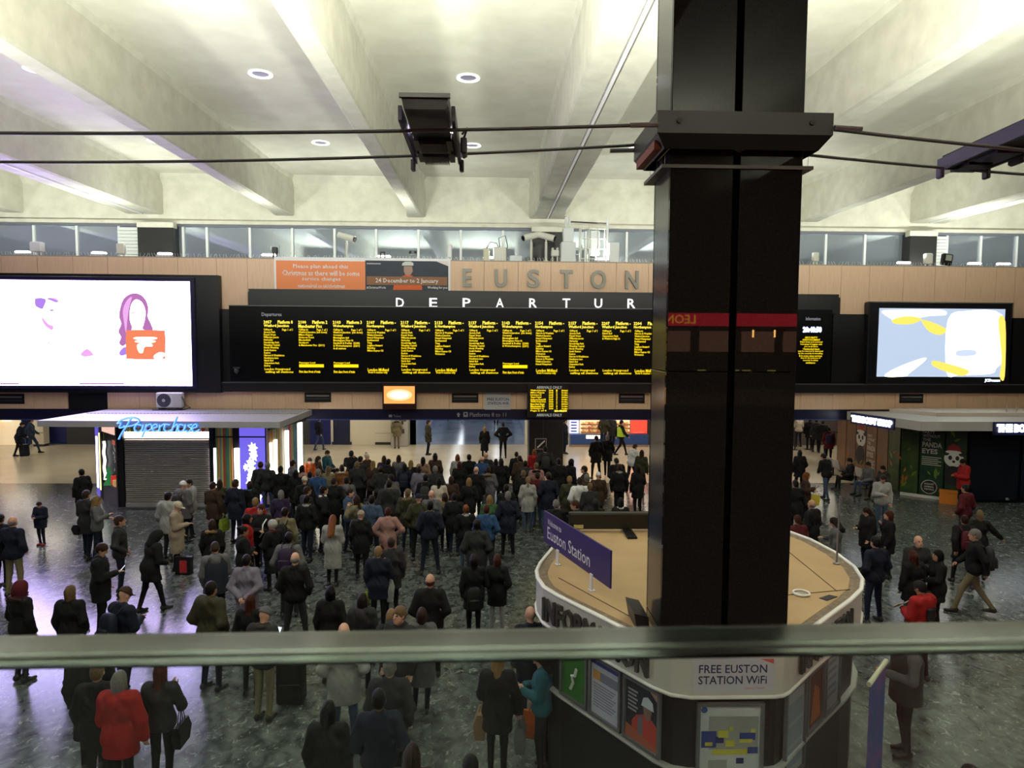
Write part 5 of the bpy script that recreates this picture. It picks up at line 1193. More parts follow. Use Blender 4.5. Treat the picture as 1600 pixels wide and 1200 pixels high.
# ================================================================== PEOPLE
# a figure is one continuous surface grown from smooth-blended limbs (distance field -> surface net)
class Field:
    def __init__(s, lo, hi, h):
        s.lo = np.array(lo, 'f'); s.h = h
        s.n = [int(math.ceil((hi[i]-lo[i])/h))+1 for i in range(3)]
        s.ax = [(s.lo[i]+h*np.arange(s.n[i])).astype('f') for i in range(3)]
        s.d = np.full(s.n, 1.0, 'f'); s.best = np.full(s.n, 9.0, 'f'); s.lab = np.zeros(s.n, 'u1')
    def _box(s, lo, hi):
        sl = []
        for i in range(3):
            a = max(0, int((lo[i]-s.lo[i])/s.h)); b = min(s.n[i], int((hi[i]-s.lo[i])/s.h)+2); sl.append(slice(a, max(a, b)))
        return tuple(sl)
    def _put(s, sl, d, lab, k):
        c = s.d[sl]; h = np.clip(.5+.5*(c-d)/k, 0, 1); s.d[sl] = c*(1-h)+d*h-k*h*(1-h)
        b = s.best[sl]; m = d < b; b[m] = d[m]; s.lab[sl][m] = lab
    def cone(s, a, b, ra, rb, lab=0, k=.03, sq=None):
        """tapered limb from a to b; sq squashes the section along y"""
        a = np.array(a, 'f'); b = np.array(b, 'f'); R = max(ra, rb)*(1 if not sq else max(1, sq))+.07
        sl = s._box(np.minimum(a, b)-R, np.maximum(a, b)+R)
        X = s.ax[0][sl[0]][:, None, None]; Y = s.ax[1][sl[1]][None, :, None]; Z = s.ax[2][sl[2]][None, None, :]
        px, py, pz = X-a[0], Y-a[1], Z-a[2]; v = b-a
        f = 1.0 if not sq else 1.0/sq
        t = np.clip((px*v[0]+py*v[1]*f*f+pz*v[2])/(v[0]**2+(v[1]*f)**2+v[2]**2+1e-9), 0, 1)
        d = np.sqrt((px-v[0]*t)**2+((py-v[1]*t)*f)**2+(pz-v[2]*t)**2)-(ra+(rb-ra)*t)
        s._put(sl, d*(1 if not sq else min(1, sq)), lab, k)
    def ball(s, c, r, lab=0, k=.02, R=None):
        c = np.array(c, 'f'); r = np.array(r, 'f'); m = r.max()+.05
        sl = s._box(c-m, c+m)
        X = s.ax[0][sl[0]][:, None, None]-c[0]; Y = s.ax[1][sl[1]][None, :, None]-c[1]; Z = s.ax[2][sl[2]][None, None, :]-c[2]
        if R is not None:
            X, Y, Z = (R[0, 0]*X+R[1, 0]*Y+R[2, 0]*Z, R[0, 1]*X+R[1, 1]*Y+R[2, 1]*Z, R[0, 2]*X+R[1, 2]*Y+R[2, 2]*Z)
        q = np.sqrt((X/r[0])**2+(Y/r[1])**2+(Z/r[2])**2); g = np.sqrt((X/r[0]**2)**2+(Y/r[1]**2)**2+(Z/r[2]**2)**2)+1e-6
        s._put(sl, q*(q-1)/g, lab, k)
    def cut(s, nrm, off):
        """keep nrm.p < off"""
        d = nrm[0]*s.ax[0][:, None, None]+nrm[1]*s.ax[1][None, :, None]+nrm[2]*s.ax[2][None, None, :]-off
        s.d = np.maximum(s.d, d.astype('f'))
    def net(s):
        d = s.d; ins = d < 0; c = ins[:-1, :-1, :-1].astype('i1').copy()
        for i, j, k in ((0, 0, 1), (0, 1, 0), (0, 1, 1), (1, 0, 0), (1, 0, 1), (1, 1, 0), (1, 1, 1)):
            c += ins[i:d.shape[0]-1+i, j:d.shape[1]-1+j, k:d.shape[2]-1+k]
        act = np.argwhere((c > 0) & (c < 8)); I, J, K = act.T
        acc = np.zeros((len(act), 3), 'f'); cnt = np.zeros(len(act), 'f')
        cor = [(i, j, k) for i in (0, 1) for j in (0, 1) for k in (0, 1)]
        val = {o: d[I+o[0], J+o[1], K+o[2]] for o in cor}
        for a in cor:
            for ax in range(3):
                if a[ax]: continue
                b = list(a); b[ax] = 1; b = tuple(b); va, vb = val[a], val[b]; m = (va < 0) != (vb < 0)
                t = np.where(m, va/(va-vb+1e-12), 0)
                for q in range(3): acc[:, q] += np.where(m, a[q]+(t if q == ax else 0), 0)
                cnt += m
        pos = (act+acc/cnt[:, None])*s.h+s.lo
        idx = np.full(c.shape, -1, 'i4'); idx[I, J, K] = np.arange(len(act))
        lab = s.lab[I, J, K]; quads = []
        for ax in range(3):
            sa = [slice(None)]*3; sb = [slice(None)]*3; sa[ax] = slice(0, -1); sb[ax] = slice(1, None)
            A, B = ins[tuple(sa)], ins[tuple(sb)]; e = np.argwhere(A != B)
            o1, o2 = (ax+1) % 3, (ax+2) % 3
            ok = (e[:, o1] > 0) & (e[:, o2] > 0) & (e[:, o1] < d.shape[o1]-1) & (e[:, o2] < d.shape[o2]-1); e = e[ok]
            flip = A[e[:, 0], e[:, 1], e[:, 2]]
            q = []
            for u, v in ((0, 0), (1, 0), (1, 1), (0, 1)):
                p = e.copy(); p[:, o1] -= u; p[:, o2] -= v; q.append(idx[p[:, 0], p[:, 1], p[:, 2]])
            q = np.stack(q, 1); q[~flip] = q[~flip][:, ::-1]; quads.append(q)
        return pos, np.concatenate(quads), lab
def np_mesh(name, pos, quads, mats_, fm=None, extra=None):
    """quads + optional extra (verts, faces, matindex) from an MB"""
    nv = len(pos); faces = quads.astype('i4'); me = bpy.data.meshes.new(name)
    if extra is not None and extra.v:
        ev = np.array(extra.v, 'f'); ef = [tuple(i+nv for i in f) for f in extra.f]
        me.from_pydata(np.concatenate([pos, ev]).tolist(), [], faces.tolist()+ef)
        mi = np.concatenate([fm if fm is not None else np.zeros(len(faces), 'i4'), np.array(extra.m, 'i4')])
    else:
        me.vertices.add(nv); me.vertices.foreach_set('co', pos.astype('f').ravel())
        me.loops.add(len(faces)*4); me.loops.foreach_set('vertex_index', faces.ravel())
        me.polygons.add(len(faces)); me.polygons.foreach_set('loop_start', np.arange(0, len(faces)*4, 4, dtype='i4'))
        mi = fm
    if mi is not None: me.polygons.foreach_set('material_index', mi.astype('i4'))
    me.polygons.foreach_set('use_smooth', np.ones(len(me.polygons), bool))
    me.update(calc_edges=True); me.validate()
    for m in mats_: me.materials.append(m)
    return me
# cloth, hair and skin take their tint from each object's own colour
def tinted(name, rough, noise=18, amt=.25, use_alpha=False, bump=.2, stretch=None):
    m = mat(name, (.5, .5, .5), rough, spec=.25); nt = m.node_tree; N, L = nt.nodes, nt.links; b = N['Principled BSDF']
    oi = N.new('ShaderNodeObjectInfo'); tc = N.new('ShaderNodeTexCoord'); nz = N.new('ShaderNodeTexNoise')
    nz.inputs['Scale'].default_value = noise; nz.inputs['Detail'].default_value = 5; 
    if stretch:
        mp = N.new('ShaderNodeMapping'); mp.inputs['Scale'].default_value = stretch; L.new(tc.outputs['Object'], mp.inputs['Vector']); L.new(mp.outputs[0], nz.inputs['Vector'])
    else: L.new(tc.outputs['Object'], nz.inputs['Vector'])
    mr = N.new('ShaderNodeMapRange'); mr.inputs[3].default_value = 1-amt; mr.inputs[4].default_value = 1+amt; L.new(nz.outputs['Fac'], mr.inputs[0])
    mx = N.new('ShaderNodeMix'); mx.data_type = 'RGBA'; mx.blend_type = 'MULTIPLY'; mx.inputs[0].default_value = 1
    if use_alpha:
        cr = N.new('ShaderNodeValToRGB'); e = cr.color_ramp.elements; e[0].color = (.075, .038, .022, 1); e[1].color = (.60, .36, .27, 1); x = e.new(.5); x.color = (.33, .17, .10, 1)
        L.new(oi.outputs['Alpha'], cr.inputs['Fac']); L.new(cr.outputs['Color'], mx.inputs[6])
    else: L.new(oi.outputs['Color'], mx.inputs[6])
    L.new(mr.outputs[0], mx.inputs[7]); L.new(mx.outputs[2], b.inputs['Base Color'])
    if bump:
        bp = N.new('ShaderNodeBump'); bp.inputs['Strength'].default_value = bump; bp.inputs['Distance'].default_value = .02
        L.new(nz.outputs['Fac'], bp.inputs['Height']); L.new(bp.outputs[0], b.inputs['Normal'])
    return m
SKIN = tinted('skin_tone', .5, 30, .08, True, 0); CLOTH = tinted('cloth', .85, 9, .30, False, .6); TROU = tinted('trouser_cloth', .9, 12, .25, False, .5); HAIRM = tinted('hair_fibre', .42, 14, .75, False, 1.0, stretch=(9, 9, .7))
SHOE = mat('shoe_dark', (.018, .016, .015), .4); EYE = mat('face_dark', (.03, .018, .015), .4); LIP = mat('lip_tone', (.25, .09, .07), .5); SHIRT = mat('shirt_dark', (.05, .05, .055), .8)
def rotx(a): c, s = math.cos(a), math.sin(a); return np.array([[1, 0, 0], [0, c, -s], [0, s, c]])
def rotz(a): c, s = math.cos(a), math.sin(a); return np.array([[c, -s, 0], [s, c, 0], [0, 0, 1]])
V3 = lambda *p: np.array(p, 'f')
# pose: joints of a 1.74 m figure facing +y.  L = -x side, R = +x side
def pose(eL, wL, eR, wR, fL=(-.10, 0), fR=(.10, 0), kL=.03, kR=.03, hp=.10, hy=0, lean=0.0, zl=0.0, zr=0.0, sit=False, side=0.0):
    """elbows / wrists, feet (x,y), knee bend, head pitch (+ up), head yaw, forward lean in metres at the shoulders"""
    return dict(eL=eL, wL=wL, eR=eR, wR=wR, fL=fL, fR=fR, kL=kL, kR=kR, hp=hp, hy=hy, lean=lean, zl=zl, zr=zr, sit=sit, side=side)
DN_L, DN_R = ((-.255, -.03, 1.13), (-.245, .06, .88)), ((.255, -.03, 1.13), (.245, .06, .88))
POSES = {
 'stand': pose(*DN_L, *DN_R),
 'stand2': pose(*DN_L, (.27, -.06, 1.14), (.22, .10, .95), fL=(-.13, .04), fR=(.10, -.05), kL=.05, hp=.2, side=.02),
 'pockets': pose((-.29, -.08, 1.15), (-.19, .11, .97), (.29, -.08, 1.15), (.19, .11, .97), fL=(-.14, 0), fR=(.14, .02), hp=.15),
 'phone': pose((-.25, -.02, 1.13), (-.22, .10, .90), (.23, .03, 1.12), (.08, .28, 1.17), hp=-.45, hy=-.1),
 'phone2': pose((-.24, .02, 1.13), (-.06, .28, 1.14), (.24, .02, 1.13), (.06, .28, 1.16), hp=-.5, fL=(-.12, .03), fR=(.09, -.03)),
 'folded': pose((-.26, .06, 1.13), (.08, .21, 1.12), (.26, .06, 1.13), (-.08, .22, 1.16), hp=.1, fL=(-.14, 0), fR=(.13, 0)),
 'walk': pose((-.26, -.16, 1.16), (-.24, -.18, .92), (.25, .08, 1.14), (.22, .27, .98), fL=(-.09, .34), fR=(.09, -.32), kL=.05, kR=.10, zr=.05, hp=0),
 'walk2': pose((-.25, .06, 1.14), (-.22, .24, .96), (.26, -.14, 1.15), (.25, -.16, .92), fL=(-.09, -.26), fR=(.10, .27), kL=.10, kR=.05, zl=.05, hp=-.05),
 'strap': pose((-.25, -.02, 1.13), (-.23, .08, .89), (.28, .05, 1.13), (.15, .14, 1.33), hp=.1),
 'behind': pose((-.29, -.10, 1.14), (-.05, -.24, .98), (.29, -.10, 1.14), (.05, -.25, .95), hp=.15),
 'wide': pose((-.285, -.05, 1.14), (-.23, .10, .95), (.285, -.05, 1.14), (.23, .10, .95), fL=(-.20, -.02), fR=(.20, .05), hp=.05),
 'slouch': pose((-.26, .10, 1.10), (-.10, .30, .98), (.26, .10, 1.10), (.10, .30, .98), hp=-.45, lean=.11, fL=(-.10, -.16), fR=(.14, .24), kL=.04, kR=.03),
 'bag': pose((-.24, .02, 1.13), (-.12, .24, 1.08), (.28, -.01, 1.14), (.31, .03, .88), hp=.05, fL=(-.10, .06), fR=(.10, -.06)),
 'talk': pose((-.26, .05, 1.14), (-.14, .26, 1.12), (.28, .06, 1.16), (.20, .28, 1.26), hp=0, hy=.3, fL=(-.12, .05), fR=(.11, -.05)),
 'hip': pose((-.38, -.06, 1.16), (-.17, .02, 1.0), (.38, -.06, 1.16), (.17, .02, 1.0), hp=.15, fL=(-.13, 0), fR=(.13, 0)),
 'bend': pose((-.27, .30, 1.02), (-.16, .42, .82), (.27, .30, 1.02), (.16, .44, .84), hp=-.5, lean=.30, fL=(-.16, .05), fR=(.16, -.12), kL=.06, kR=.04),
 'arms_out': pose((-.38, -.10, 1.20), (-.55, -.05, 1.02), (.38, .02, 1.20), (.56, .10, 1.05), hp=0, fL=(-.10, .26), fR=(.10, -.24), kR=.09, zr=.04),
 'raised': pose((-.27, .12, 1.22), (-.08, .22, 1.42), (.27, .12, 1.22), (.08, .22, 1.44), hp=.05),
 'sit': pose((-.26, .04, 1.10), (-.12, .28, 1.02), (.26, .04, 1.10), (.12, .28, 1.02), fL=(-.14, .46), fR=(.14, .50), hp=-.3, sit=True),
}
def joints(P):
    J = {}; dz = -.44 if P['sit'] else 0.0; ln = P['lean']; sd = P['side']
    J['hip'] = {s: V3(.09*s+sd, 0, .92+dz) for s in (-1, 1)}
    for s, f, k, z in ((-1, P['fL'], P['kL'], P['zl']), (1, P['fR'], P['kR'], P['zr'])):
        an = V3(f[0], f[1]-.03, .085+z); hp_ = J['hip'][s]
        kn = V3(.11*s, .42, .50) if P['sit'] else (hp_+an)/2+V3(.005*s, k, .005)
        J['an', s] = an; J['kn', s] = kn
    J['pel'] = V3(sd, 0, .96+dz); J['waist'] = V3(sd*.5, .01+ln*.35, 1.10+dz); J['chest'] = V3(0, .0+ln*.75, 1.28+dz-ln*.12); J['nk'] = V3(0, -.01+ln, 1.46+dz-ln*.22)
    J['head'] = J['nk']+V3(0, .035+ln*.25+max(0, -P['hp'])*.04, .155-ln*.15-max(0, -P['hp'])*.03)
    for s in (-1, 1): J['sh', s] = V3(.178*s, -.015+ln, 1.405+dz-ln*.22)
    o = V3(0, 0, dz); lo = V3(0, ln*.0, 0)
    J['el', -1], J['wr', -1], J['el', 1], J['wr', 1] = [np.array(P[q], 'f')+o for q in ('eL', 'wL', 'eR', 'wR')]
    J['HR'] = rotz(P['hy']) @ rotx(P['hp'])
    return J
def hand(mb, w, e, s, curl=.5):
    """palm and five fingers as tapered tubes beyond wrist w, forearm coming from elbow e"""
    f = Vector((w-e).tolist()).normalized(); w = Vector(w.tolist())
    up = Vector((0, 0, 1)) if abs(f.z) < .75 else Vector((0, 1, 0))
    sd = f.cross(up).normalized()*s; nm = sd.cross(f).normalized()*s
    if nm.z > 0 and abs(f.z) < .75: nm = -nm
    p0 = w-f*.02; p1 = w+f*.045; p2 = w+f*.085
    def sec(c, a, b): return [tuple(c+sd*(a*math.cos(t))+nm*(b*math.sin(t))) for t in [i*math.pi/4 for i in range(8)]]
    mb.rings([sec(p0, .024, .020), sec(p1, .038, .018), sec(p2, .040, .014)])
    for i, (o, ln_) in enumerate(((-.030, .060), (-.010, .074), (.011, .070), (.031, .052))):
        b = p2+sd*o-f*.008; q1 = b+(f*math.cos(curl*.6)+nm*math.sin(curl*.6))*ln_*.5; q2 = q1+(f*math.cos(curl*1.7)+nm*math.sin(curl*1.7))*ln_*.5
        mb.tube([b, q1, q2], [.0095, .0085, .0065], 5)
    t0 = w+f*.02-sd*.028; t1 = t0+f*.035-sd*.024+nm*.012; t2 = t1+f*.028-sd*.004+nm*.012
    mb.tube([t0, t1, t2], [.013, .011, .008], 5)
_body, _coat, _hair = {}, {}, {}
VOX = .0145
def body_mesh(pn):
    if pn in _body: return _body[pn]
    P = POSES[pn]; J = joints(P); pts = np.array([v for v in J.values() if isinstance(v, np.ndarray) and v.shape == (3,)]+list(J['hip'].values()))
    lo, hi = pts.min(0)-.17, pts.max(0)+.20; lo[2] = -.03; hi[1] += .08
    F = Field(lo, hi, VOX); SK, TR, SHO, TP, EY, LP = 0, 1, 2, 3, 4, 5
    for s in (-1, 1):
        hp_, kn, an = J['hip'][s], J['kn', s], J['an', s]
        F.cone(hp_, kn, .088, .062, TR); F.cone(kn, an+V3(0, 0, .01), .060, .043, TR)
        F.cone(an+V3(0, -.035, -.045), an+V3(.012*s, .16, -.055), .040, .032, SHO, .03)
        F.cone(an+V3(0, -.035, -.02), an+V3(0, .05, -.03), .042, .036, SHO, .02)
    F.cone(J['pel']+V3(-.075, 0, 0), J['pel']+V3(.075, 0, 0), .108, .108, TR, .05)
    F.cone(J['pel'], J['waist'], .115, .115, TP, .05, .8); F.cone(J['waist'], J['chest'], .118, .135, TP, .05, .8)
    F.cone(J['chest']+V3(-.07, 0, 0), J['chest']+V3(.07, 0, 0), .105, .105, TP, .05)
    F.cone(J['sh', -1], J['sh', 1], .062, .062, TP, .05)
    for s in (-1, 1):
        F.cone(J['sh', s], J['el', s], .052, .041, TP, .03); F.cone(J['el', s], J['wr', s], .040, .026, TP if True else SK, .02)
    F.cone(J['nk']+V3(0, 0, -.04), J['head']+V3(0, -.02, -.05), .054, .050, SK, .025)
    R = J['HR']; C = J['head']; h = lambda *p: C+(R @ np.array(p))
    F.ball(h(0, -.008, .028), (.074, .094, .092), SK, .02, R); F.ball(h(0, .022, -.045), (.056, .066, .068), SK, .03, R); F.ball(h(0, .058, -.088), (.026, .022, .022), SK, .03, R)
    F.cone(h(0, .086, .02), h(0, .104, -.020), .010, .015, SK, .012)
    for s in (-1, 1):
        F.ball(h(.076*s, -.005, -.010), (.012, .024, .034), SK, .01, R); F.ball(h(.030*s, .080, .014), (.013, .012, .008), EY, .004, R)
        F.cone(h(.018*s, .090, .034), h(.045*s, .080, .034), .006, .005, EY, .006)
    F.ball(h(0, .080, -.054), (.024, .012, .007), LP, .005, R)
    pos, q, lab = F.net()
    e = MB()
    for s in (-1, 1): hand(e, J['wr', s], J['el', s], s)
    me = np_mesh('body_'+pn, pos, q, [SKIN, TROU, SHOE, SHIRT, EYE, LIP], lab[q[:, 0]].astype('i4'), e)
    _body[pn] = (me, J); return _body[pn]
def coat_mesh(pn, ct):
    if (pn, ct) in _coat: return _coat[pn, ct]
    P = POSES[pn]; J = joints(P); F = None
    hem = {'jacket': .80, 'coat': .66, 'long': .46, 'hoodie': .86, 'parka': .70}[ct]+(-.30 if P['sit'] else 0)
    if P['sit']: hem = max(hem, .36)
    puff = {'jacket': .0, 'coat': .004, 'long': .006, 'hoodie': .004, 'parka': .016}[ct]
    pts = np.array([v for v in J.values() if isinstance(v, np.ndarray) and v.shape == (3,)]); lo, hi = pts.min(0)-.24, pts.max(0)+.22
    lo[2] = hem-.04; hi[2] = J['nk'][2]+.14; F = Field(lo, hi, VOX*1.1)
    ra = .027+puff
    F.cone(J['pel']+V3(-.08, 0, -.02), J['pel']+V3(.08, 0, -.02), .113+ra, .113+ra, 0, .06)
    F.cone(J['pel'], J['waist'], .125+ra, .120+ra, 0, .06, .85); F.cone(J['waist'], J['chest'], .122+ra, .14+ra, 0, .06, .85)
    F.cone(J['chest']+V3(-.08, 0, 0), J['chest']+V3(.08, 0, 0), .105+ra, .105+ra, 0, .06)
    F.cone(J['sh', -1]+V3(0, 0, -.005), J['sh', 1]+V3(0, 0, -.005), .064+ra*.8, .064+ra*.8, 0, .05)
    if hem < .76 and not P['sit']:
        m = (J['kn', -1]+J['kn', 1])/2
        for s in (-1, 1): F.cone(J['pel']+V3(.05*s, 0, 0), V3((m[0]+J['kn', s][0])/2+.02*s, (m[1]*.7+J['kn', s][1]*.3), hem-.08), .125+ra, .135+ra, 0, .08, .9)
    for s in (-1, 1):
        a, b, c = J['sh', s], J['el', s], J['wr', s]
        F.cone(a, b, .056+ra, .046+ra, 0, .035); F.cone(b, b+(c-b)*.93, .046+ra, .034+ra*.8, 0, .03)
    F.cone(J['nk']+V3(-.03, -.01, -.005), J['nk']+V3(.03, -.01, -.005), .068, .068, 0, .03)
    if ct in ('hoodie', 'parka'):
        F.cone(J['nk']+V3(-.07, -.085, .0), J['nk']+V3(.07, -.085, .0), .055, .055, 0, .04); F.ball(J['nk']+V3(0, -.13, -.07), (.10, .045, .09), 0, .04)
    elif ct in ('coat', 'long', 'jacket'):
        F.cone(J['nk']+V3(-.05, -.05, .01), J['nk']+V3(.05, -.05, .01), .036, .036, 0, .02)
    X, Y, Z = F.ax[0][:, None, None], F.ax[1][None, :, None], F.ax[2][None, None, :]
    F.d = F.d+(.0045*np.sin(34*Z+7*np.sin(8*X)+9*Y)*np.sin(11*X+5*Z+2*Y)+.004*np.sin(55*Z+9*X)*np.clip(1.2-Z, 0, 1)*np.cos(6*X)).astype('f')
    F.cut((0, 0, -1), -hem)
    pos, q, lab = F.net()
    _coat[pn, ct] = np_mesh('coat_%s_%s' % (pn, ct), pos, q, [CLOTH]); return _coat[pn, ct]
def hair_mesh(kind):
    if kind in _hair: return _hair[kind]
    F = Field((-.22, -.28, -.52), (.22, .24, .24), .0115); B = F.ball; Cn = F.cone
    cap = lambda rx=.085, ry=.106, rz=.106: B((0, -.014, .030), (rx, ry, rz), 0, .02)
    if kind in ('short', 'curly', 'ponytail', 'bun', 'bob', 'long', 'extra'):
        cap() if kind != 'curly' else cap(.105, .122, .120)
        if kind == 'short': B((0, -.06, -.02), (.070, .055, .06), 0, .03)
    if kind == 'fringe': B((0, -.03, -.01), (.084, .090, .055), 0, .02)
    if kind in ('beanie', 'bobble', 'cap'): cap(.092, .114, .116)
    if kind == 'hood': B((0, -.02, .01), (.115, .130, .140), 0, .03); Cn((0, -.05, -.06), (0, -.05, -.16), .11, .12, 0, .05)
    if kind in ('short', 'fringe', 'curly'): F.cut((0, .70, -.71), .030 if kind != 'curly' else .045); F.cut((0, 0, -1), .085 if kind != 'curly' else .11)
    if kind == 'fringe': F.cut((0, 0, 1), .045)
    if kind in ('ponytail', 'bun', 'bob', 'long', 'extra'):
        F.cut((0, .70, -.71), .034); F.cut((0, 0, -1), .09)
        if kind == 'bob':
            Cn((0, -.055, .0), (0, -.06, -.10), .082, .078, 0, .03); [Cn((.062*s, -.005, .0), (.066*s, .01, -.11), .032, .028, 0, .03) for s in (-1, 1)]
        if kind == 'long':
            Cn((0, -.065, .0), (0, -.105, -.24), .080, .070, 0, .03, .8); [Cn((.065*s, -.02, .0), (.075*s, -.05, -.20), .034, .030, 0, .03) for s in (-1, 1)]; Cn((-.04, -.10, -.2), (.04, -.11, -.22), .05, .05, 0, .04)
        if kind == 'extra':
            Cn((0, -.065, .0), (0, -.135, -.40), .082, .065, 0, .03, .7); [Cn((.065*s, -.03, .0), (.062*s, -.09, -.36), .036, .034, 0, .03) for s in (-1, 1)]
        if kind == 'ponytail': Cn((0, -.12, .03), (0, -.155, -.16), .030, .022, 0, .02); B((0, -.12, .04), (.035, .03, .03), 0, .02)
        if kind == 'bun': B((0, -.10, .10), (.05, .05, .045), 0, .015)
    if kind in ('beanie', 'bobble', 'cap'):
        F.cut((0, -.25, -.97), -.018)
        if kind != 'cap': F.cone((-.001, -.012, .035), (.001, -.012, .036), .001, .001)
        if kind == 'bobble': B((0, -.02, .165), (.045, .045, .042), 0, .01)
        if kind == 'cap': Cn((-.03, .09, .035), (.03, .09, .035), .02, .02, 0, .02); B((0, .125, .030), (.065, .060, .010), 0, .01)
    if kind == 'hood': F.cut((0, .94, -.34), .060)
    pos, q, lab = F.net()
    _hair[kind] = np_mesh('hair_'+kind, pos, q, [HAIRM if kind not in ('beanie', 'bobble', 'cap', 'hood') else CLOTH]); return _hair[kind]
def torus_mesh(name, R_, r_, sx, sy, m, n=20, k=7, jit=0.0):
    b = MB(); rr_ = random.Random(1); rs = []
    for i in range(n):
        a = 2*math.pi*i/n; q = r_*(1+jit*rr_.uniform(-1, 1)); rs.append([((R_+q*math.cos(t))*math.cos(a)*sx, (R_+q*math.cos(t))*math.sin(a)*sy, q*math.sin(t)) for t in [2*math.pi*j/k for j in range(k)]])
    b.rings(rs+[rs[0]], caps=False); me = b.mesh(name, True); me.materials.append(m); return me
FURM = torus_mesh('fur_ring', .105, .042, 1.15, .85, HAIRM, 26, 8, .28); SCARFM = torus_mesh('scarf_ring', .075, .036, 1.05, .95, CLOTH, 20, 7, .12)

PAL = dict(black=(.010, .010, .011), charcoal=(.030, .030, .033), navy=(.012, .016, .034), blue=(.03, .08, .20), teal=(.02, .11, .15), denim=(.055, .09, .16), grey=(.13, .13, .14), pale_grey=(.36, .36, .36), white=(.68, .68, .70), cream=(.52, .46, .38), beige=(.36, .29, .22), tan=(.30, .19, .12), rust=(.26, .09, .03), olive=(.050, .048, .028), khaki=(.20, .17, .10), brown=(.055, .032, .022), maroon=(.10, .012, .018), red=(.38, .018, .018), orange=(.50, .10, .02), green=(.05, .13, .05), lilac=(.22, .20, .27), purple=(.035, .02, .06), pink=(.38, .21, .19), yellow=(.60, .48, .05), lime=(.25, .35, .04),
           h_black=(.006, .005, .005), h_dark=(.014, .009, .007), h_brown=(.045, .022, .012), h_auburn=(.085, .020, .010), h_ginger=(.26, .075, .018), h_blond=(.36, .22, .09), h_fair=(.22, .14, .065), h_grey=(.26, .25, .24), h_white=(.58, .56, .54))
for _k in list(PAL):
    PAL[_k] = tuple(c*(.62 if _k.startswith('h_') else .72 if max(PAL[_k]) < .45 else .85) for c in PAL[_k])
HW = dict(h_black='black', h_dark='dark', h_brown='brown', h_auburn='auburn', h_ginger='ginger', h_blond='blond', h_fair='light brown', h_grey='grey', h_white='white')
KW = dict(S='short', L='long', X='extra', B='bob', P='ponytail', U='bun', N=None, F='fringe', K='beanie', C='cap', H='hood', O='bobble', V='curly')
CT = dict(j='jacket', c='coat', l='long', h='hoodie', p='parka')
PEOPLE_N = [0]; LAB = {}; SPOTS = []
def person(hx, hy, h, rz, pn, coat, hair, trous, label, skin=.8, fur=None, scarf=None, feet=None, sx=None, group=None):
    """head-top pixel, height, heading (0 = facing away, + = turned to the left), pose, 'type:colour' coat, 'kind:colour' hair"""
    sx = sx or (.90 if hair[0] in 'LXBPU' else .96); ct, cc = coat.split(':'); hk, hc = hair.split(':'); me, J = body_mesh(pn); sc = h/1.74
    a = math.radians(rz); c, s = math.cos(a), math.sin(a)
    top = J['head']+(J['HR'] @ np.array((0, 0, .122)))
    ztop = float(top[2])*sc
    if feet: p = on_z(feet[0], feet[1], 0)
    else:
        best = None; d_ = ray(hx, hy)
        for off in (0, .12, -.12, .24, -.24, .36, -.36, .48, -.48, .6):      # step along the sight line until clear of the neighbours
            q0 = on_z(hx, hy, ztop); rad = math.hypot(q0.x, q0.y); f_ = (rad+off)/rad
            z2 = CAM.z+(ztop-CAM.z)*f_
            if z2 < 1.42 < ztop: continue
            s2 = z2/float(top[2]); p2 = Vector((q0.x*f_-(c*top[0]-s*top[1])*s2, q0.y*f_-(s*top[0]+c*top[1])*s2, 0))
            gap = min([(p2-w_).length for w_ in SPOTS] or [9])
            if best is None or gap > best[0]+.02: best = (gap, p2, s2)
            if gap > .47: break
        p, sc = best[1], best[2]
    SPOTS.append(Vector((p.x, p.y, 0)))
    M_ = Matrix.Translation((p.x, p.y, 0)) @ Matrix.Rotation(a, 4, 'Z') @ Matrix.Diagonal((sc*sx, sc, sc, 1))
    o = bpy.data.objects.new('person', me); COL.objects.link(o); o.matrix_basis = M_; o.color = (*PAL[trous], skin)
    tag(o, label, 'person', group)
    def child(nm, m_, col_, L=None):
        q = bpy.data.objects.new(nm, m_); COL.objects.link(q); q.parent = o; q.color = (*col_, 1)
        if L is not None: q.matrix_basis = L
        return q
    child({'j': 'jacket', 'c': 'coat', 'l': 'long_coat', 'h': 'hooded_top', 'p': 'parka'}[ct], coat_mesh(pn, CT[ct]), PAL[cc])
    HL = Matrix.Translation(J['head'].tolist()) @ Matrix(J['HR'].tolist()).to_4x4()
    if KW[hk]: child('hair' if hk not in 'KCHO' else {'K': 'beanie', 'C': 'cap', 'H': 'hood', 'O': 'bobble_hat'}[hk], hair_mesh(KW[hk]), PAL[hc], HL)
    N_ = Matrix.Translation(J['nk'].tolist())
    if fur: child('fur_trim', FURM, PAL[fur], N_ @ Matrix.Translation((0, -.05, -.015)) @ Matrix.Rotation(-.35, 4, 'X'))
    if scarf: child('scarf', SCARFM, PAL[scarf], N_ @ Matrix.Translation((0, 0, .012)))
    PEOPLE_N[0] += 1
    LAB.setdefault(label, []).append(o)
    return o, M_, J
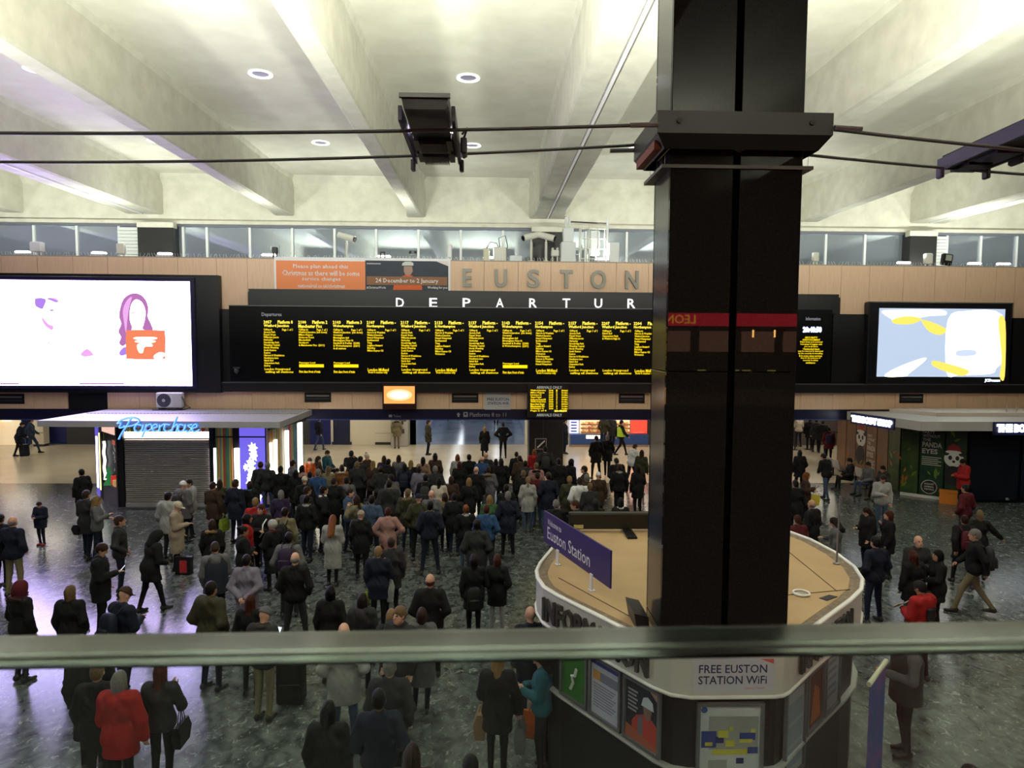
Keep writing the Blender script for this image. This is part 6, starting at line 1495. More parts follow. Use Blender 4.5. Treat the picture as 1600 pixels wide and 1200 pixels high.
# ---- things carried
def stuff_tint(o, c): o.color = (*PAL[c], 1)
BAGM = tinted('bag_fabric', .6, 6, .15, False, .1)
def backpack(per, col, label, z=0.0):
    o, M_, J = per; t = empty('backpack', (0, 0, 0), label, 'backpack', 'bags carried in the crowd')
    ch = J['chest']; Q = M_ @ Matrix.Translation((0, float(ch[1])-.245, float(ch[2])-.08+z)) @ Matrix.Rotation(-.06, 4, 'X'); t.matrix_basis = Q
    b = MB(); rs = []
    for zz, w_, d_ in ((-.24, .12, .05), (-.22, .15, .08), (-.05, .155, .095), (.12, .145, .085), (.19, .11, .06), (.215, .06, .03)):
        rs.append([(math.copysign(abs(math.cos(q))**.6, math.cos(q))*w_, math.copysign(abs(math.sin(q))**.6, math.sin(q))*d_, zz) for q in [2*math.pi*k/14 for k in range(14)]])
    b.rings(rs); stuff_tint(b.build('pack', BAGM, t, Q, True), col)
    b = MB().cbox(-.11, .11, -.13, -.07, -.2, .0, .02); stuff_tint(b.build('pocket', BAGM, t, Q), col)
    for s in (-1, 1):
        b = MB().tube([(.09*s, .07, .17), (.115*s, .14, .27), (.12*s, .26, .25)], .014, 5); stuff_tint(b.build('strap', BAGM, t, Q, True), col)
    return t
def tote(per, s, col, label, w_=.30, hgt=.32, drop=.22, kind='bag', cat='bag', d_=.07, off=(0, 0, 0)):
    """bag hanging from the hand on side s (or from the shoulder when drop is large)"""
    o, M_, J = per; wr = J['wr', s]; t = empty(kind, (0, 0, 0), label, cat, 'bags carried in the crowd')
    Q = M_ @ Matrix.Translation((float(wr[0])+off[0]+s*.03, float(wr[1])+off[1]+.03, float(wr[2])+off[2]-.10)); t.matrix_basis = Q
    b = MB().rings([[(-d_*.7, -w_*.42, -drop-hgt), (d_*.7, -w_*.42, -drop-hgt), (d_*.7, w_*.42, -drop-hgt), (-d_*.7, w_*.42, -drop-hgt)], [(-d_, -w_*.5, -drop-hgt*.4), (d_, -w_*.5, -drop-hgt*.4), (d_, w_*.5, -drop-hgt*.4), (-d_, w_*.5, -drop-hgt*.4)], [(-d_*.4, -w_*.48, -drop), (d_*.4, -w_*.48, -drop), (d_*.4, w_*.48, -drop), (-d_*.4, w_*.48, -drop)]])
    stuff_tint(b.build('bag_body', BAGM, t, Q), col)
    for x in (-.02, .02):
        b = MB().tube([(x, -w_*.22, -drop-.01), (x*.5, -.03, 0), (x*.5, .03, 0), (x, w_*.22, -drop-.01)], .008, 5); stuff_tint(b.build('handle', BAGM, t, Q, True), col)
    return t
def phone(per, s, label, lit=False):
    o, M_, J = per; w = Vector(J['wr', s].tolist()); e = Vector(J['el', s].tolist()); f = (w-e).normalized()
    Q = M_ @ Matrix.Translation(w+f*.11+Vector((0, 0, .03))) @ Matrix.Rotation(-.7, 4, 'X'); t = empty('mobile_phone', (0, 0, 0), label, 'phone', 'phones in hands'); t.matrix_basis = Q
    MB().cbox(-.037, .037, -.005, .005, -.07, .07, .003).build('case', BLACK, t, Q)
    MB().box(-.033, .033, -.0062, -.005, -.064, .064).build('screen', glow('phone_screen', (.75, .85, 1.0), 2.5) if lit else glow('phone_dim', (.5, .6, .7), .5), t, Q)
def case(px, py, rz, col, label, h=.58, w_=.40, d_=.24, tilt=0.0):
    p = on_z(px, py, 0); Q = Matrix.Translation(p) @ Matrix.Rotation(math.radians(rz), 4, 'Z') @ Matrix.Rotation(tilt, 4, 'X')
    t = empty('suitcase', p, label, 'suitcase'); t.matrix_basis = Q
    stuff_tint(MB().cbox(-w_/2, w_/2, -d_/2, d_/2, .05, h, .03).build('shell', BAGM, t, Q), col)
    for s in (-1, 1):
        MB().lathe([(.035, -.02), (.035, .02)], 10, (s*w_*.36, 0, .035), 'x').build('wheel', BLACK, t, Q)
        MB().tube([(s*.09, d_*.3, h), (s*.09, d_*.3, h+.40)], .009, 6).build('handle_rod', GREYM, t, Q)
    MB().tube([(-.1, d_*.3, h+.40), (.1, d_*.3, h+.40)], .014, 6).build('grip', BLACK, t, Q)
    stuff_tint(MB().cbox(-w_*.38, w_*.38, -d_/2-.02, -d_/2, .16, h*.55, .01).build('pocket', BAGM, t, Q), col)
P = person
# --- beyond the fascia and at its foot
P(26, 667, 1.70, -60, 'slouch', 'c:navy', 'S:h_dark', 'charcoal', 'stooping traveller in dark navy coat wheeling a case at the far left', feet=(30, 713))
P(48, 657, 1.78, -55, 'walk', 'j:denim', 'S:h_brown', 'denim', 'traveller in grey-blue jacket and jeans walking at the far left', feet=(50, 709))
case(39, 713, 40, 'navy', 'dark wheeled suitcase tilted behind the stooping traveller', tilt=-.55)
P(620, 656, 1.70, 10, 'stand', 'c:khaki', 'S:h_dark', 'khaki', 'person in khaki parka at the grey ticket machine', feet=(620, 701), fur='h_dark')
P(668, 656, 1.75, -75, 'stand2', 'c:olive', 'S:h_brown', 'black', 'person in dark green coat with backpack facing the platform corridor', feet=(669, 711))
P(774, 640, 1.7, 0, 'walk', 'c:black', 'S:h_dark', 'black', 'distant person in black walking down the platform corridor', feet=(775, 665))
P(495, 662, 1.72, -20, 'walk2', 'j:navy', 'S:h_brown', 'denim', 'person in navy jacket and jeans behind the paper shop corner', feet=(499, 704))
a = P(757, 679, 1.60, 0, 'stand', 'l:black', 'L:h_blond', 'black', 'blond long-haired woman in long black coat on the pale floor', feet=(757, 718))
P(786, 670, 1.76, 5, 'hip', 'j:black', 'S:h_dark', 'black', 'man in black with hands on hips on the pale floor', feet=(786, 716))
P(884, 661, 1.80, -90, 'pockets', 'l:navy', 'S:h_dark', 'navy', 'man in long navy coat beside the blue menu light box', feet=(882, 709))
P(943, 655, 1.75, 0, 'pockets', 'j:olive', 'S:h_brown', 'charcoal', 'person in olive jacket facing the bakery stall', feet=(943, 700))
o = P(970, 660, 1.78, -80, 'walk', 'j:black', 'S:h_dark', 'black', 'person in black with yellow vest striding past the bakery', feet=(970, 712))
q, M_, J_ = o
def gilet(per, m, nm, z0=.77, z1=1.44):
    """sleeveless layer over the jacket"""
    q, M_, J_ = per; ch, pe = J_['chest'], J_['pel']; rs = []
    for k in range(7):
        f = k/6; z = z0+(z1-z0)*f; cy = float(pe[1]+(ch[1]-pe[1])*min(1, f*1.3)); rx = .246-.012*math.sin(f*3.1)-(.055 if k == 6 else 0); ry = .198-.010*math.sin(f*3.1)-(.05 if k == 6 else 0)
        rs.append([(math.copysign(abs(math.cos(t))**.85, math.cos(t))*rx, cy+math.sin(t)*ry, z) for t in [2*math.pi*i/24 for i in range(24)]])
    v = MB().rings(rs, caps=False).build(nm, m, smooth=True); v.parent = q; return v
gilet(o, mat('hi_vis', (.42, .62, .03), .6), 'hi_vis_vest', .95, 1.42)
P(958, 657, 1.75, -40, 'stand', 'c:charcoal', 'S:h_dark', 'black', 'dark figure standing behind the yellow-vested person', feet=(956, 700))
P(931, 687, 1.80, 15, 'wide', 'c:black', 'S:h_dark', 'black', 'man in black coat standing wide before the bakery stall', feet=(931, 748))
P(949, 690, 1.78, -15, 'walk', 'c:black', 'S:h_grey', 'black', 'grey-haired person in black stepping right before the bakery', feet=(948, 745))
P(994, 694, 1.72, -60, 'slouch', 'j:white', 'S:h_brown', 'navy', 'person in white shirt leaning right beside the dark pillar')
P(1003, 703, 1.68, -30, 'stand', 'j:olive', 'L:h_brown', 'charcoal', 'long-haired person in olive jacket half behind the dark pillar')
# --- queue right of the pillar
P(1246, 659, 1.72, 10, 'talk', 'j:cream', 'S:h_brown', 'navy', 'person in cream top heading the queue right of the pillar', feet=(1247, 698))
P(1264, 658, 1.72, -20, 'stand', 'c:black', 'S:h_dark', 'black', 'dark-coated person second in the queue right of the pillar', feet=(1264, 703))
P(1273, 656, 1.75, -10, 'stand2', 'c:charcoal', 'S:h_brown', 'black', 'tall charcoal-coated person in the middle of the queue', feet=(1274, 706))
P(1283, 658, 1.70, -25, 'pockets', 'c:black', 'S:h_black', 'black', 'black-coated person next to last in the queue', feet=(1284, 708))
o = P(1294, 668, 1.68, -30, 'stand', 'c:maroon', 'S:h_dark', 'black', 'person in maroon coat ending the queue by the panda posters', feet=(1294, 722)); backpack(o, 'purple', 'mauve backpack on the person ending the queue')
P(1250, 703, 1.66, 0, 'stand2', 'c:black', 'L:h_dark', 'black', 'long-haired woman in black coat right beside the dark pillar')
P(1285, 709, 1.72, 20, 'slouch', 'j:black', 'S:h_black', 'denim', 'person in black jacket and jeans leaning forward near the queue')
P(1243, 750, 1.75, 5, 'stand', 'c:black', 'S:h_dark', 'black', 'broad person in black coat behind the kiosk roof edge')
o = P(1261, 738, 1.64, -120, 'talk', 'c:brown', 'B:h_ginger', 'black', 'ginger-haired woman in brown coat with a yellow bag'); tote(o, -1, 'yellow', 'bright yellow carrier bag of the ginger-haired woman', .3, .34, .05)
P(1269, 781, 1.76, 30, 'stand', 'c:black', 'F:h_grey', 'black', 'balding grey-haired man in black coat behind the kiosk roof', skin=.7)
P(1246, 805, 1.66, 10, 'stand', 'j:maroon', 'S:h_auburn', 'black', 'person in maroon jacket at the kiosk roof beside the pillar')
P(1300, 809, 1.64, 60, 'phone', 'j:grey', 'L:h_dark', 'black', 'dark long-haired woman in grey top with a drink behind the kiosk', skin=.6)
o = P(1351, 793, 1.64, 100, 'phone', 'c:black', 'L:h_brown', 'navy', 'brown curly-haired woman in black coat reading a phone', skin=.8); phone(o, 1, 'phone held by the curly-haired woman right of the kiosk', True)
o = P(1389, 798, 1.66, 70, 'strap', 'c:black', 'X:h_auburn', 'black', 'woman in black with very long auburn hair facing left'); tote(o, 1, 'black', 'black shoulder bag of the auburn-haired woman', .28, .2, .25, off=(.05, -.1, -.25))
P(1381, 743, 1.78, 170, 'phone', 'j:pale_grey', 'S:h_brown', 'denim', 'man in pale grey jacket and jeans walking toward the camera', skin=.75)
P(1368, 838, 1.80, 15, 'wide', 'j:navy', 'S:h_black', 'navy', 'broad man in navy jacket seen from behind right of the kiosk')
P(1435, 837, 1.78, 175, 'folded', 'j:charcoal', 'N:h_dark', 'denim', 'bald bearded man in dark jacket facing the camera at the right', skin=.75)
P(1427, 860, 1.62, 5, 'stand', 'c:black', 'L:h_auburn', 'denim', 'auburn-haired woman with her back turned before the bald man')
o = P(1465, 859, 1.64, 75, 'talk', 'c:black', 'B:h_black', 'black', 'black-haired woman in black with a white sleeve cuff at the right', skin=.6); tote(o, -1, 'black', 'black handbag of the black-haired woman at the right', .26, .2, .12)
o = P(1523, 827, 1.82, 60, 'walk', 'j:black', 'S:h_grey', 'khaki', 'grey-haired man in black leather jacket and khaki trousers walking left', skin=.7); backpack(o, 'charcoal', 'dark backpack on the grey-haired man walking left')
o = P(1507, 805, 1.70, -15, 'walk', 'c:black', 'S:h_brown', 'black', 'person in black coat with a crimson rucksack at the right'); backpack(o, 'maroon', 'crimson rucksack on the person at the right')
P(1531, 797, 1.68, -25, 'arms_out', 'c:black', 'B:h_fair', 'black', 'light brown-haired woman in black with arms spread walking away')
P(1509, 757, 1.78, 25, 'wide', 'h:maroon', 'S:h_black', 'charcoal', 'person in maroon hooded top seen from behind before the posters')
P(1502, 718, 1.76, 80, 'phone2', 'p:red', 'S:h_dark', 'black', 'person in red puffer jacket standing before the panda poster', skin=.5)
o = P(1433, 908, 1.72, 20, 'phone2', 'p:red', 'S:h_black', 'black', 'person in red and black jacket reading a folded paper', skin=.5)
q, M_, J_ = o; Q = M_ @ Matrix.Translation((0.0, .40, 1.18)) @ Matrix.Rotation(.9, 4, 'X'); t = empty('folded_paper', (0, 0, 0), 'folded tan paper held by the red-jacketed person', 'paper'); t.matrix_basis = Q
MB().box(-.16, 0, -.004, .0, -.12, .12).build('page', mat('paper_tan', (.42, .30, .18), .7), t, Q); MB().box(0.002, .16, -.010, -.006, -.12, .12).build('page', MATS['paper_tan'], t, Q @ Matrix.Rotation(.25, 4, 'Z'))
b = MB().cbox(-.10, .10, -.20, -.15, 1.0, 1.34, .03); v = b.build('black_back_panel', mat('panel_black', (.012, .012, .014), .7)); v.parent = q
o = P(1406, 986, 1.78, 80, 'phone2', 'j:grey', 'K:charcoal', 'black', 'person in black gilet and grey sleeves beside the pull-up banner', skin=.7); gilet(o, mat('gilet_black', (.012, .012, .013), .8), 'gilet')
P(1517, 1196, 1.75, 0, 'stand', 'c:black', 'S:h_dark', 'black', 'dark head just entering the bottom right of the picture')
# seated on the benches
for px, py, rz, cc, hh, lab in ((1355, 722, 95, 'grey', 'S:h_brown', 'brown-haired person in grey sitting on the nearer bench'), (1378, 728, 100, 'charcoal', 'S:h_dark', 'dark-haired person sitting at the near end of the bench'), (1326, 716, 80, 'black', 'S:h_black', 'person in black slouching on the farther bench')):
    P(px, py, 1.70, rz, 'sit', 'j:'+cc, hh, 'black' if cc != 'grey' else 'denim', lab, skin=.6)
# --- round the paper shop
P(343, 749, 1.66, 15, 'stand', 'c:olive', 'L:h_brown', 'black', 'brown-haired person in olive coat at the right end of the shutter')
o = P(333, 753, 1.70, -20, 'bag', 'c:brown', 'S:h_brown', 'black', 'person in brown coat with a white and green carrier by the shutter'); tote(o, 1, 'lime', 'white and lime green carrier bag by the shutter', .32, .36, .1)
P(368, 749, 1.80, -20, 'stand', 'c:navy', 'S:h_brown', 'navy', 'tall man in navy coat left of the violet light box')
P(390, 752, 1.66, 5, 'stand2', 'c:black', 'B:h_brown', 'black', 'person in black coat with teal collar before the violet light box', scarf='teal')
P(407, 722, 1.68, 10, 'stand', 'c:charcoal', 'V:h_brown', 'black', 'curly brown-haired person beside the white paper stars')
P(418, 722, 1.80, -8, 'pockets', 'j:charcoal', 'S:h_grey', 'denim', 'grey-haired man in charcoal jacket beside the paper stars')
P(438, 728, 1.76, 8, 'stand', 'c:black', 'S:h_dark', 'black', 'dark-haired man in black by the striped shop wall')
P(458, 719, 1.76, -60, 'talk', 'j:grey', 'S:h_dark', 'denim', 'dark-haired man in grey jacket turned right by the striped wall')
P(462, 734, 1.66, 10, 'stand', 'c:black', 'X:h_dark', 'black', 'woman in black with very long dark hair by the striped wall')
P(476, 745, 1.70, 15, 'stand2', 'c:black', 'K:cream', 'black', 'person in cream beanie and black coat in the left of the crowd')
P(497, 733, 1.78, -12, 'pockets', 'j:blue', 'S:h_grey', 'navy', 'grey-haired man in blue jacket in the left of the crowd')
P(484, 737, 1.70, 20, 'stand', 'c:charcoal', 'S:h_dark', 'black', 'dark-haired person between cream beanie and blue jacket')
P(513, 704, 1.72, -110, 'sit', 'j:teal', 'S:h_brown', 'navy', 'person in teal jacket sitting at the paper shop corner', skin=.7)
P(499, 713, 1.64, -100, 'sit', 'j:brown', 'B:h_brown', 'charcoal', 'brown-haired person sitting beside the teal jacket')
P(485, 716, 1.62, -130, 'sit', 'h:orange', 'S:h_brown', 'charcoal', 'person in orange hooded top sitting against the striped wall')
P(472, 727, 1.66, -30, 'stand', 'j:pink', 'B:h_dark', 'black', 'person in dusty pink jacket by the paper shop corner')
P(127, 733, 1.66, 60, 'stand', 'c:black', 'S:h_black', 'black', 'dark figure at the left end of the paper shop')
o = P(135, 766, 1.80, -15, 'bag', 'c:charcoal', 'S:h_brown', 'navy', 'man in charcoal coat holding a dark holdall left of the shop'); tote(o, -1, 'black', 'dark holdall held by the man left of the shop', .5, .26, .04, d_=.12, off=(-.05, -.2, -.05))
P(152, 775, 1.66, -70, 'talk', 'j:grey', 'L:h_blond', 'navy', 'blond woman in grey jacket pointing right by the shop window')
P(186, 806, 1.80, -65, 'pockets', 'j:charcoal', 'S:h_brown', 'navy', 'brown-haired man in charcoal jacket facing right on open floor', skin=.7)
o = P(164, 850, 1.80, -70, 'phone', 'c:black', 'S:h_brown', 'black', 'brown-haired man in black coat reading a phone facing right', skin=.75); phone(o, 1, 'small lit phone of the man facing right', True)
P(250, 829, 1.74, -40, 'slouch', 'c:black', 'H:black', 'black', 'hooded figure in black slouching forward on open floor')
P(262, 769, 1.78, -10, 'stand2', 'p:pale_grey', 'S:h_dark', 'charcoal', 'man in pale grey hooded parka before the shutter')
o = P(286, 752, 1.74, -20, 'stand', 'p:grey', 'K:white', 'black', 'person in white beanie before the shutter'); backpack(o, 'charcoal', 'dark backpack on the white-beanie person')
P(295, 749, 1.74, 130, 'talk', 'p:pale_grey', 'S:h_dark', 'charcoal', 'person in pale jacket facing the white beanie before the shutter', skin=.7)
o = P(281, 785, 1.72, -80, 'phone', 'l:beige', 'C:cream', 'black', 'man in cream cap and beige coat reading a phone', skin=.75); phone(o, 1, 'phone held by the cream-capped man')
o = P(59, 785, 1.24, 175, 'phone2', 'p:navy', 'S:h_brown', 'navy', 'small child in navy jacket and red shoes facing the camera', skin=.7)
q, M_, J_ = o
for s in (-1, 1):
    an = J_['an', s]; b = MB(); b.tube([(float(an[0]), float(an[1])-.05, .045), (float(an[0]), float(an[1])+.06, .045), (float(an[0])+.012*s, float(an[1])+.165, .035)], [.045, .047, .038], 8); v = b.build('red_shoe', mat('shoe_red', (.30, .02, .02), .5), smooth=True); v.parent = q
P(19, 807, 1.80, -5, 'pockets', 'j:navy', 'F:h_grey', 'khaki', 'balding man in navy jacket and khaki trousers at the left edge', skin=.75)
P(0, 803, 1.70, 0, 'stand', 'c:black', 'S:h_dark', 'black', 'figure in black cut by the left picture edge')
o = P(331, 812, 1.66, 5, 'stand2', 'c:black', 'L:h_brown', 'black', 'brown-haired woman in black coat with tan fur collar', fur='h_blond')
o = P(336, 847, 1.76, 25, 'phone', 'h:grey', 'S:h_brown', 'black', 'man in navy gilet with grey hood holding a bright phone', scarf='grey'); gilet(o, mat('gilet_navy', (.010, .014, .028), .8), 'gilet'); phone(o, -1, 'bright phone of the man with grey hood', True)
# --- left crowd, second row
P(439, 766, 1.64, 0, 'stand', 'c:purple', 'B:h_grey', 'black', 'grey bob-haired woman in dark purple coat')
P(480, 760, 1.78, -45, 'folded', 'j:charcoal', 'S:h_brown', 'black', 'brown-haired man in charcoal jacket turned right in the crowd')
P(479, 774, 1.72, -5, 'stand2', 'j:black', 'S:h_black', 'navy', 'dark-haired man in black with a white collar line', scarf='pale_grey')
P(505, 759, 1.84, -55, 'pockets', 'c:black', 'S:h_dark', 'navy', 'tall man in black overcoat with white collar facing right', skin=.75, scarf='white')
P(521, 746, 1.76, 5, 'stand', 'c:black', 'S:h_brown', 'black', 'broad brown-haired person in black right of the white collar')
P(513, 728, 1.66, 0, 'stand', 'j:khaki', 'L:h_fair', 'black', 'light brown long-haired woman in khaki jacket')
P(534, 726, 1.66, 10, 'stand2', 'c:rust', 'L:h_brown', 'black', 'woman in rust coat with cream fur collar', fur='cream')
P(549, 704, 1.78, -10, 'raised', 'c:black', 'S:h_black', 'black', 'man in black with raised arms at the crowd back row', skin=.2)
P(399, 778, 1.74, 10, 'stand', 'j:red', 'S:h_blond', 'black', 'short blond-haired person in red and black jacket')
o = P(407, 788, 1.78, 170, 'folded', 'j:black', 'S:h_auburn', 'black', 'auburn-haired man in black track top facing the camera', skin=.75)
q, M_, J_ = o; b = MB(); b.tube([(-.20, .10, 1.42), (-.14, .17, 1.30), (-.13, .185, 1.1), (-.06, .19, 1.0)], .016, 6); v = b.build('white_stripe', WPRINT, smooth=True); v.parent = q
P(386, 803, 1.64, -70, 'stand', 'j:red', 'B:h_black', 'black', 'dark-haired woman in red facing right left of the track top', skin=.4)
P(425, 813, 1.62, 60, 'talk', 'l:black', 'V:h_white', 'black', 'white-haired woman in long black coat and red scarf', scarf='maroon', skin=.8)
o = P(445, 793, 1.76, -5, 'stand', 'j:khaki', 'S:h_dark', 'navy', 'dark-haired man in khaki jacket with a large black backpack'); backpack(o, 'black', 'large black backpack on the khaki jacket')
o = P(451, 832, 1.78, 0, 'pockets', 'h:grey', 'S:h_black', 'charcoal', 'man in grey hooded top with a violet backpack', skin=.3); backpack(o, 'purple', 'violet backpack on the grey hooded man', .08)
P(380, 822, 1.66, -60, 'folded', 'c:black', 'U:h_dark', 'black', 'woman in black with hair in a bun and hands clasped', skin=.4, fur=None)
P(521, 805, 1.68, 0, 'phone2', 'l:pale_grey', 'X:h_ginger', 'black', 'woman with very long ginger hair in pale grey coat')
P(541, 745, 1.70, 10, 'stand', 'h:grey', 'S:h_dark', 'navy', 'dark-haired person in grey hooded top behind the embracing pair')
P(547, 763, 1.72, -100, 'talk', 'j:denim', 'S:h_brown', 'navy', 'person in denim shirt embracing another in the crowd', skin=.8)
P(556, 774, 1.70, 60, 'raised', 'j:khaki', 'L:h_brown', 'black', 'brown-haired person in khaki jacket embracing the denim shirt')
P(563, 713, 1.74, -30, 'stand', 'c:charcoal', 'S:h_dark', 'black', 'short dark-haired person left of the cream bobble hat')
P(573, 709, 1.66, -120, 'stand', 'c:brown', 'O:cream', 'black', 'woman in cream bobble hat turned to the right', skin=.8)
P(558, 721, 1.74, 0, 'stand2', 'j:charcoal', 'S:h_fair', 'black', 'light brown-haired man in charcoal jacket below the raised arms')
P(583, 720, 1.64, -10, 'stand', 'c:brown', 'L:h_blond', 'black', 'blond woman right of the cream bobble hat')
P(600, 712, 1.66, 5, 'stand', 'c:purple', 'L:h_brown', 'black', 'brown-haired woman in purple coat at the crowd back row')
P(607, 717, 1.70, -20, 'stand', 'c:black', 'S:h_dark', 'black', 'dark-haired person close behind the purple coat')
P(595, 728, 1.74, 5, 'pockets', 'j:charcoal', 'S:h_brown', 'black', 'brown-haired man in charcoal below the purple coat')
P(623, 711, 1.66, 0, 'stand', 'c:grey', 'X:h_brown', 'black', 'woman with very long brown hair in grey coat')
o = P(632, 724, 1.70, 0, 'stand', 'j:navy', 'B:h_black', 'navy', 'person in navy jacket carrying a blue-black backpack'); backpack(o, 'navy', 'blue-black backpack in the crowd below the monitor')
P(642, 719, 1.64, -5, 'stand', 'c:black', 'L:h_blond', 'black', 'wavy blond woman in black right of the blue-black backpack')
P(655, 728, 1.66, 0, 'stand2', 'c:lilac', 'B:h_brown', 'charcoal', 'woman in lilac grey coat in the crowd centre')
P(661, 714, 1.66, 0, 'stand', 'c:tan', 'L:h_black', 'black', 'black-haired woman in tan coat at the back row')
P(680, 708, 1.70, 0, 'stand', 'j:brown', 'X:h_dark', 'navy', 'woman with very long dark hair in brown jacket')
P(680, 728, 1.76, 0, 'pockets', 'j:charcoal', 'S:h_grey', 'black', 'grey-haired man in charcoal leather below the brown jacket')
o = P(665, 741, 1.72, 0, 'stand', 'c:black', 'S:h_black', 'black', 'person in black with a grey-panelled backpack'); backpack(o, 'charcoal', 'black backpack with grey panel in the crowd centre')
P(686, 746, 1.66, 0, 'stand', 'c:cream', 'L:h_dark', 'charcoal', 'dark-haired woman in cream patterned coat')
P(715, 710, 1.66, 0, 'stand2', 'j:pale_grey', 'L:h_ginger', 'charcoal', 'ginger-haired woman in pale grey top at the back row')
P(718, 721, 1.66, 0, 'stand', 'c:black', 'X:h_auburn', 'black', 'auburn-haired woman in black below the ginger hair')
P(733, 710, 1.72, 5, 'pockets', 'j:black', 'S:h_dark', 'black', 'slim dark-haired man in black at the back row')
P(744, 729, 1.76, -10, 'stand', 'c:black', 'N:h_grey', 'black', 'bald pink-headed man in black coat', skin=.95)
P(705, 744, 1.64, 5, 'stand', 'c:brown', 'B:h_brown', 'black', 'brown bob-haired person left of the ombre hair')
P(733, 747, 1.66, 0, 'stand2', 'c:black', 'X:h_blond', 'black', 'woman in black with very long ombre blond hair')
P(611, 741, 1.76, 50, 'stand', 'j:grey', 'S:h_dark', 'charcoal', 'man in grey jacket looking left above the dark parka', skin=.7)
P(608, 750, 1.84, 0, 'wide', 'p:charcoal', 'S:h_dark', 'black', 'large man in charcoal parka in the crowd centre left')
P(637, 764, 1.72, 0, 'stand2', 'p:olive', 'S:h_fair', 'navy', 'light-haired person in olive parka with brown fur hood', fur='h_fair')
P(654, 772, 1.76, 0, 'pockets', 'j:olive', 'K:navy', 'black', 'man in navy beanie and dark green jacket')
P(674, 766, 1.78, 0, 'stand', 'j:grey', 'N:h_grey', 'charcoal', 'bald pink-headed man in grey-green jacket', skin=.95)
P(672, 783, 1.82, 0, 'wide', 'h:navy', 'S:h_black', 'navy', 'tall black-haired man in navy hooded jacket with white collar', scarf='pale_grey')
P(695, 770, 1.66, 25, 'raised', 'j:khaki', 'B:h_brown', 'black', 'person in khaki with raised arms beside the bald man')
o = P(710, 770, 1.70, 0, 'stand', 'c:black', 'S:h_dark', 'navy', 'person in black with a white shoulder bag in the crowd'); tote(o, 1, 'white', 'small white shoulder bag in the crowd', .24, .18, .1, off=(.02, 0, .45))
P(728, 789, 1.64, 0, 'strap', 'c:black', 'S:h_ginger', 'denim', 'short ginger-haired woman in black with a grey snood', scarf='pale_grey')
P(745, 812, 1.82, 0, 'pockets', 'c:charcoal', 'S:h_dark', 'navy', 'tall man in charcoal coat left of the blue jacket', skin=.4)
P(581, 774, 1.74, -5, 'pockets', 'j:denim', 'S:h_dark', 'navy', 'dark-haired man in denim-blue jacket')
P(564, 798, 1.64, 0, 'stand', 'c:black', 'K:beige', 'black', 'person in beige knitted beanie and black coat')
o = P(606, 793, 1.66, 5, 'hip', 'c:pink', 'S:h_auburn', 'charcoal', 'auburn-haired woman in dusty pink coat with hands on hips'); tote(o, -1, 'maroon', 'maroon crossbody bag of the dusty pink coat', .24, .18, .02, off=(.05, -.14, -.08))
o = P(591, 854, 1.66, 0, 'strap', 'c:navy', 'S:h_blond', 'black', 'short blond woman in navy coat with two bags'); tote(o, 1, 'pale_grey', 'pale blue tote bag of the short blond woman', .34, .36, .12, off=(.06, -.05, -.18)); tote(o, -1, 'lime', 'lime green bag of the short blond woman', .26, .26, .02)
P(611, 840, 1.72, 10, 'stand', 'c:charcoal', 'S:h_brown', 'black', 'brown-haired person in charcoal beside the short blond woman')
# --- centre right crowd
P(759, 707, 1.76, -5, 'stand', 'c:charcoal', 'N:h_grey', 'black', 'bald man in charcoal at the back row centre', skin=.85)
P(753, 713, 1.70, 5, 'stand', 'j:blue', 'F:h_fair', 'black', 'thin-haired person in bright blue jacket at the back row', skin=.85)
P(775, 717, 1.66, -10, 'stand', 'c:black', 'L:h_dark', 'black', 'long dark-haired woman in black right of the bright blue jacket')
P(783, 716, 1.70, 0, 'stand', 'c:black', 'B:h_dark', 'black', 'dark bob-haired person in black near the crowd back centre')
P(763, 729, 1.74, 0, 'stand2', 'l:grey', 'S:h_brown', 'black', 'person in grey coat with wide brown fur hood', fur='h_fair')
P(807, 706, 1.68, 0, 'stand', 'c:black', 'U:h_dark', 'black', 'woman in black with a top bun near the black column')
P(812, 712, 1.68, 20, 'stand', 'c:brown', 'S:h_dark', 'black', 'dark-haired person in brown right of the top bun')
P(821, 720, 1.70, 0, 'stand2', 'c:charcoal', 'S:h_black', 'black', 'person in charcoal left of the red coat')
P(835, 702, 1.66, -15, 'stand', 'h:red', 'L:h_ginger', 'black', 'ginger-haired woman in bright red coat by the black column')
o = P(852, 697, 1.82, 0, 'wide', 'p:charcoal', 'S:h_dark', 'black', 'large figure in charcoal parka before the black column'); backpack(o, 'charcoal', 'dark backpack before the black column')
P(838, 723, 1.68, 0, 'stand', 'j:pink', 'S:h_fair', 'black', 'light-haired person in pink plaid below the red coat', fur='h_dark')
P(818, 735, 1.70, 5, 'stand', 'c:black', 'S:h_fair', 'black', 'light brown-haired person in black left of the maroon jacket')
o = P(825, 745, 1.68, 0, 'stand', 'c:pale_grey', 'P:h_blond', 'denim', 'blond ponytail woman in quilted pale grey coat and jeans')
P(840, 738, 1.70, -5, 'stand', 'j:maroon', 'S:h_brown', 'denim', 'person in maroon jacket right of the blond ponytail')
P(857, 738, 1.80, 5, 'pockets', 'c:navy', 'S:h_brown', 'denim', 'broad brown-haired man in navy coat near the welcome sign')
P(873, 716, 1.80, 10, 'stand', 'c:black', 'S:h_dark', 'black', 'tall man in black suit right of the charcoal parka', skin=.7)
P(893, 717, 1.70, -60, 'stand', 'c:black', 'B:h_black', 'black', 'slim black-haired person in black facing right on pale floor')
P(913, 728, 1.74, 70, 'stand', 'c:charcoal', 'S:h_brown', 'black', 'brown-haired person facing left above the white hoodie', skin=.75)
P(890, 744, 1.72, -10, 'stand', 'c:olive', 'S:h_blond', 'black', 'fair-haired person in olive left of the white hoodie')
P(906, 746, 1.78, 0, 'pockets', 'h:white', 'S:h_brown', 'black', 'brown-haired man in white hooded top')
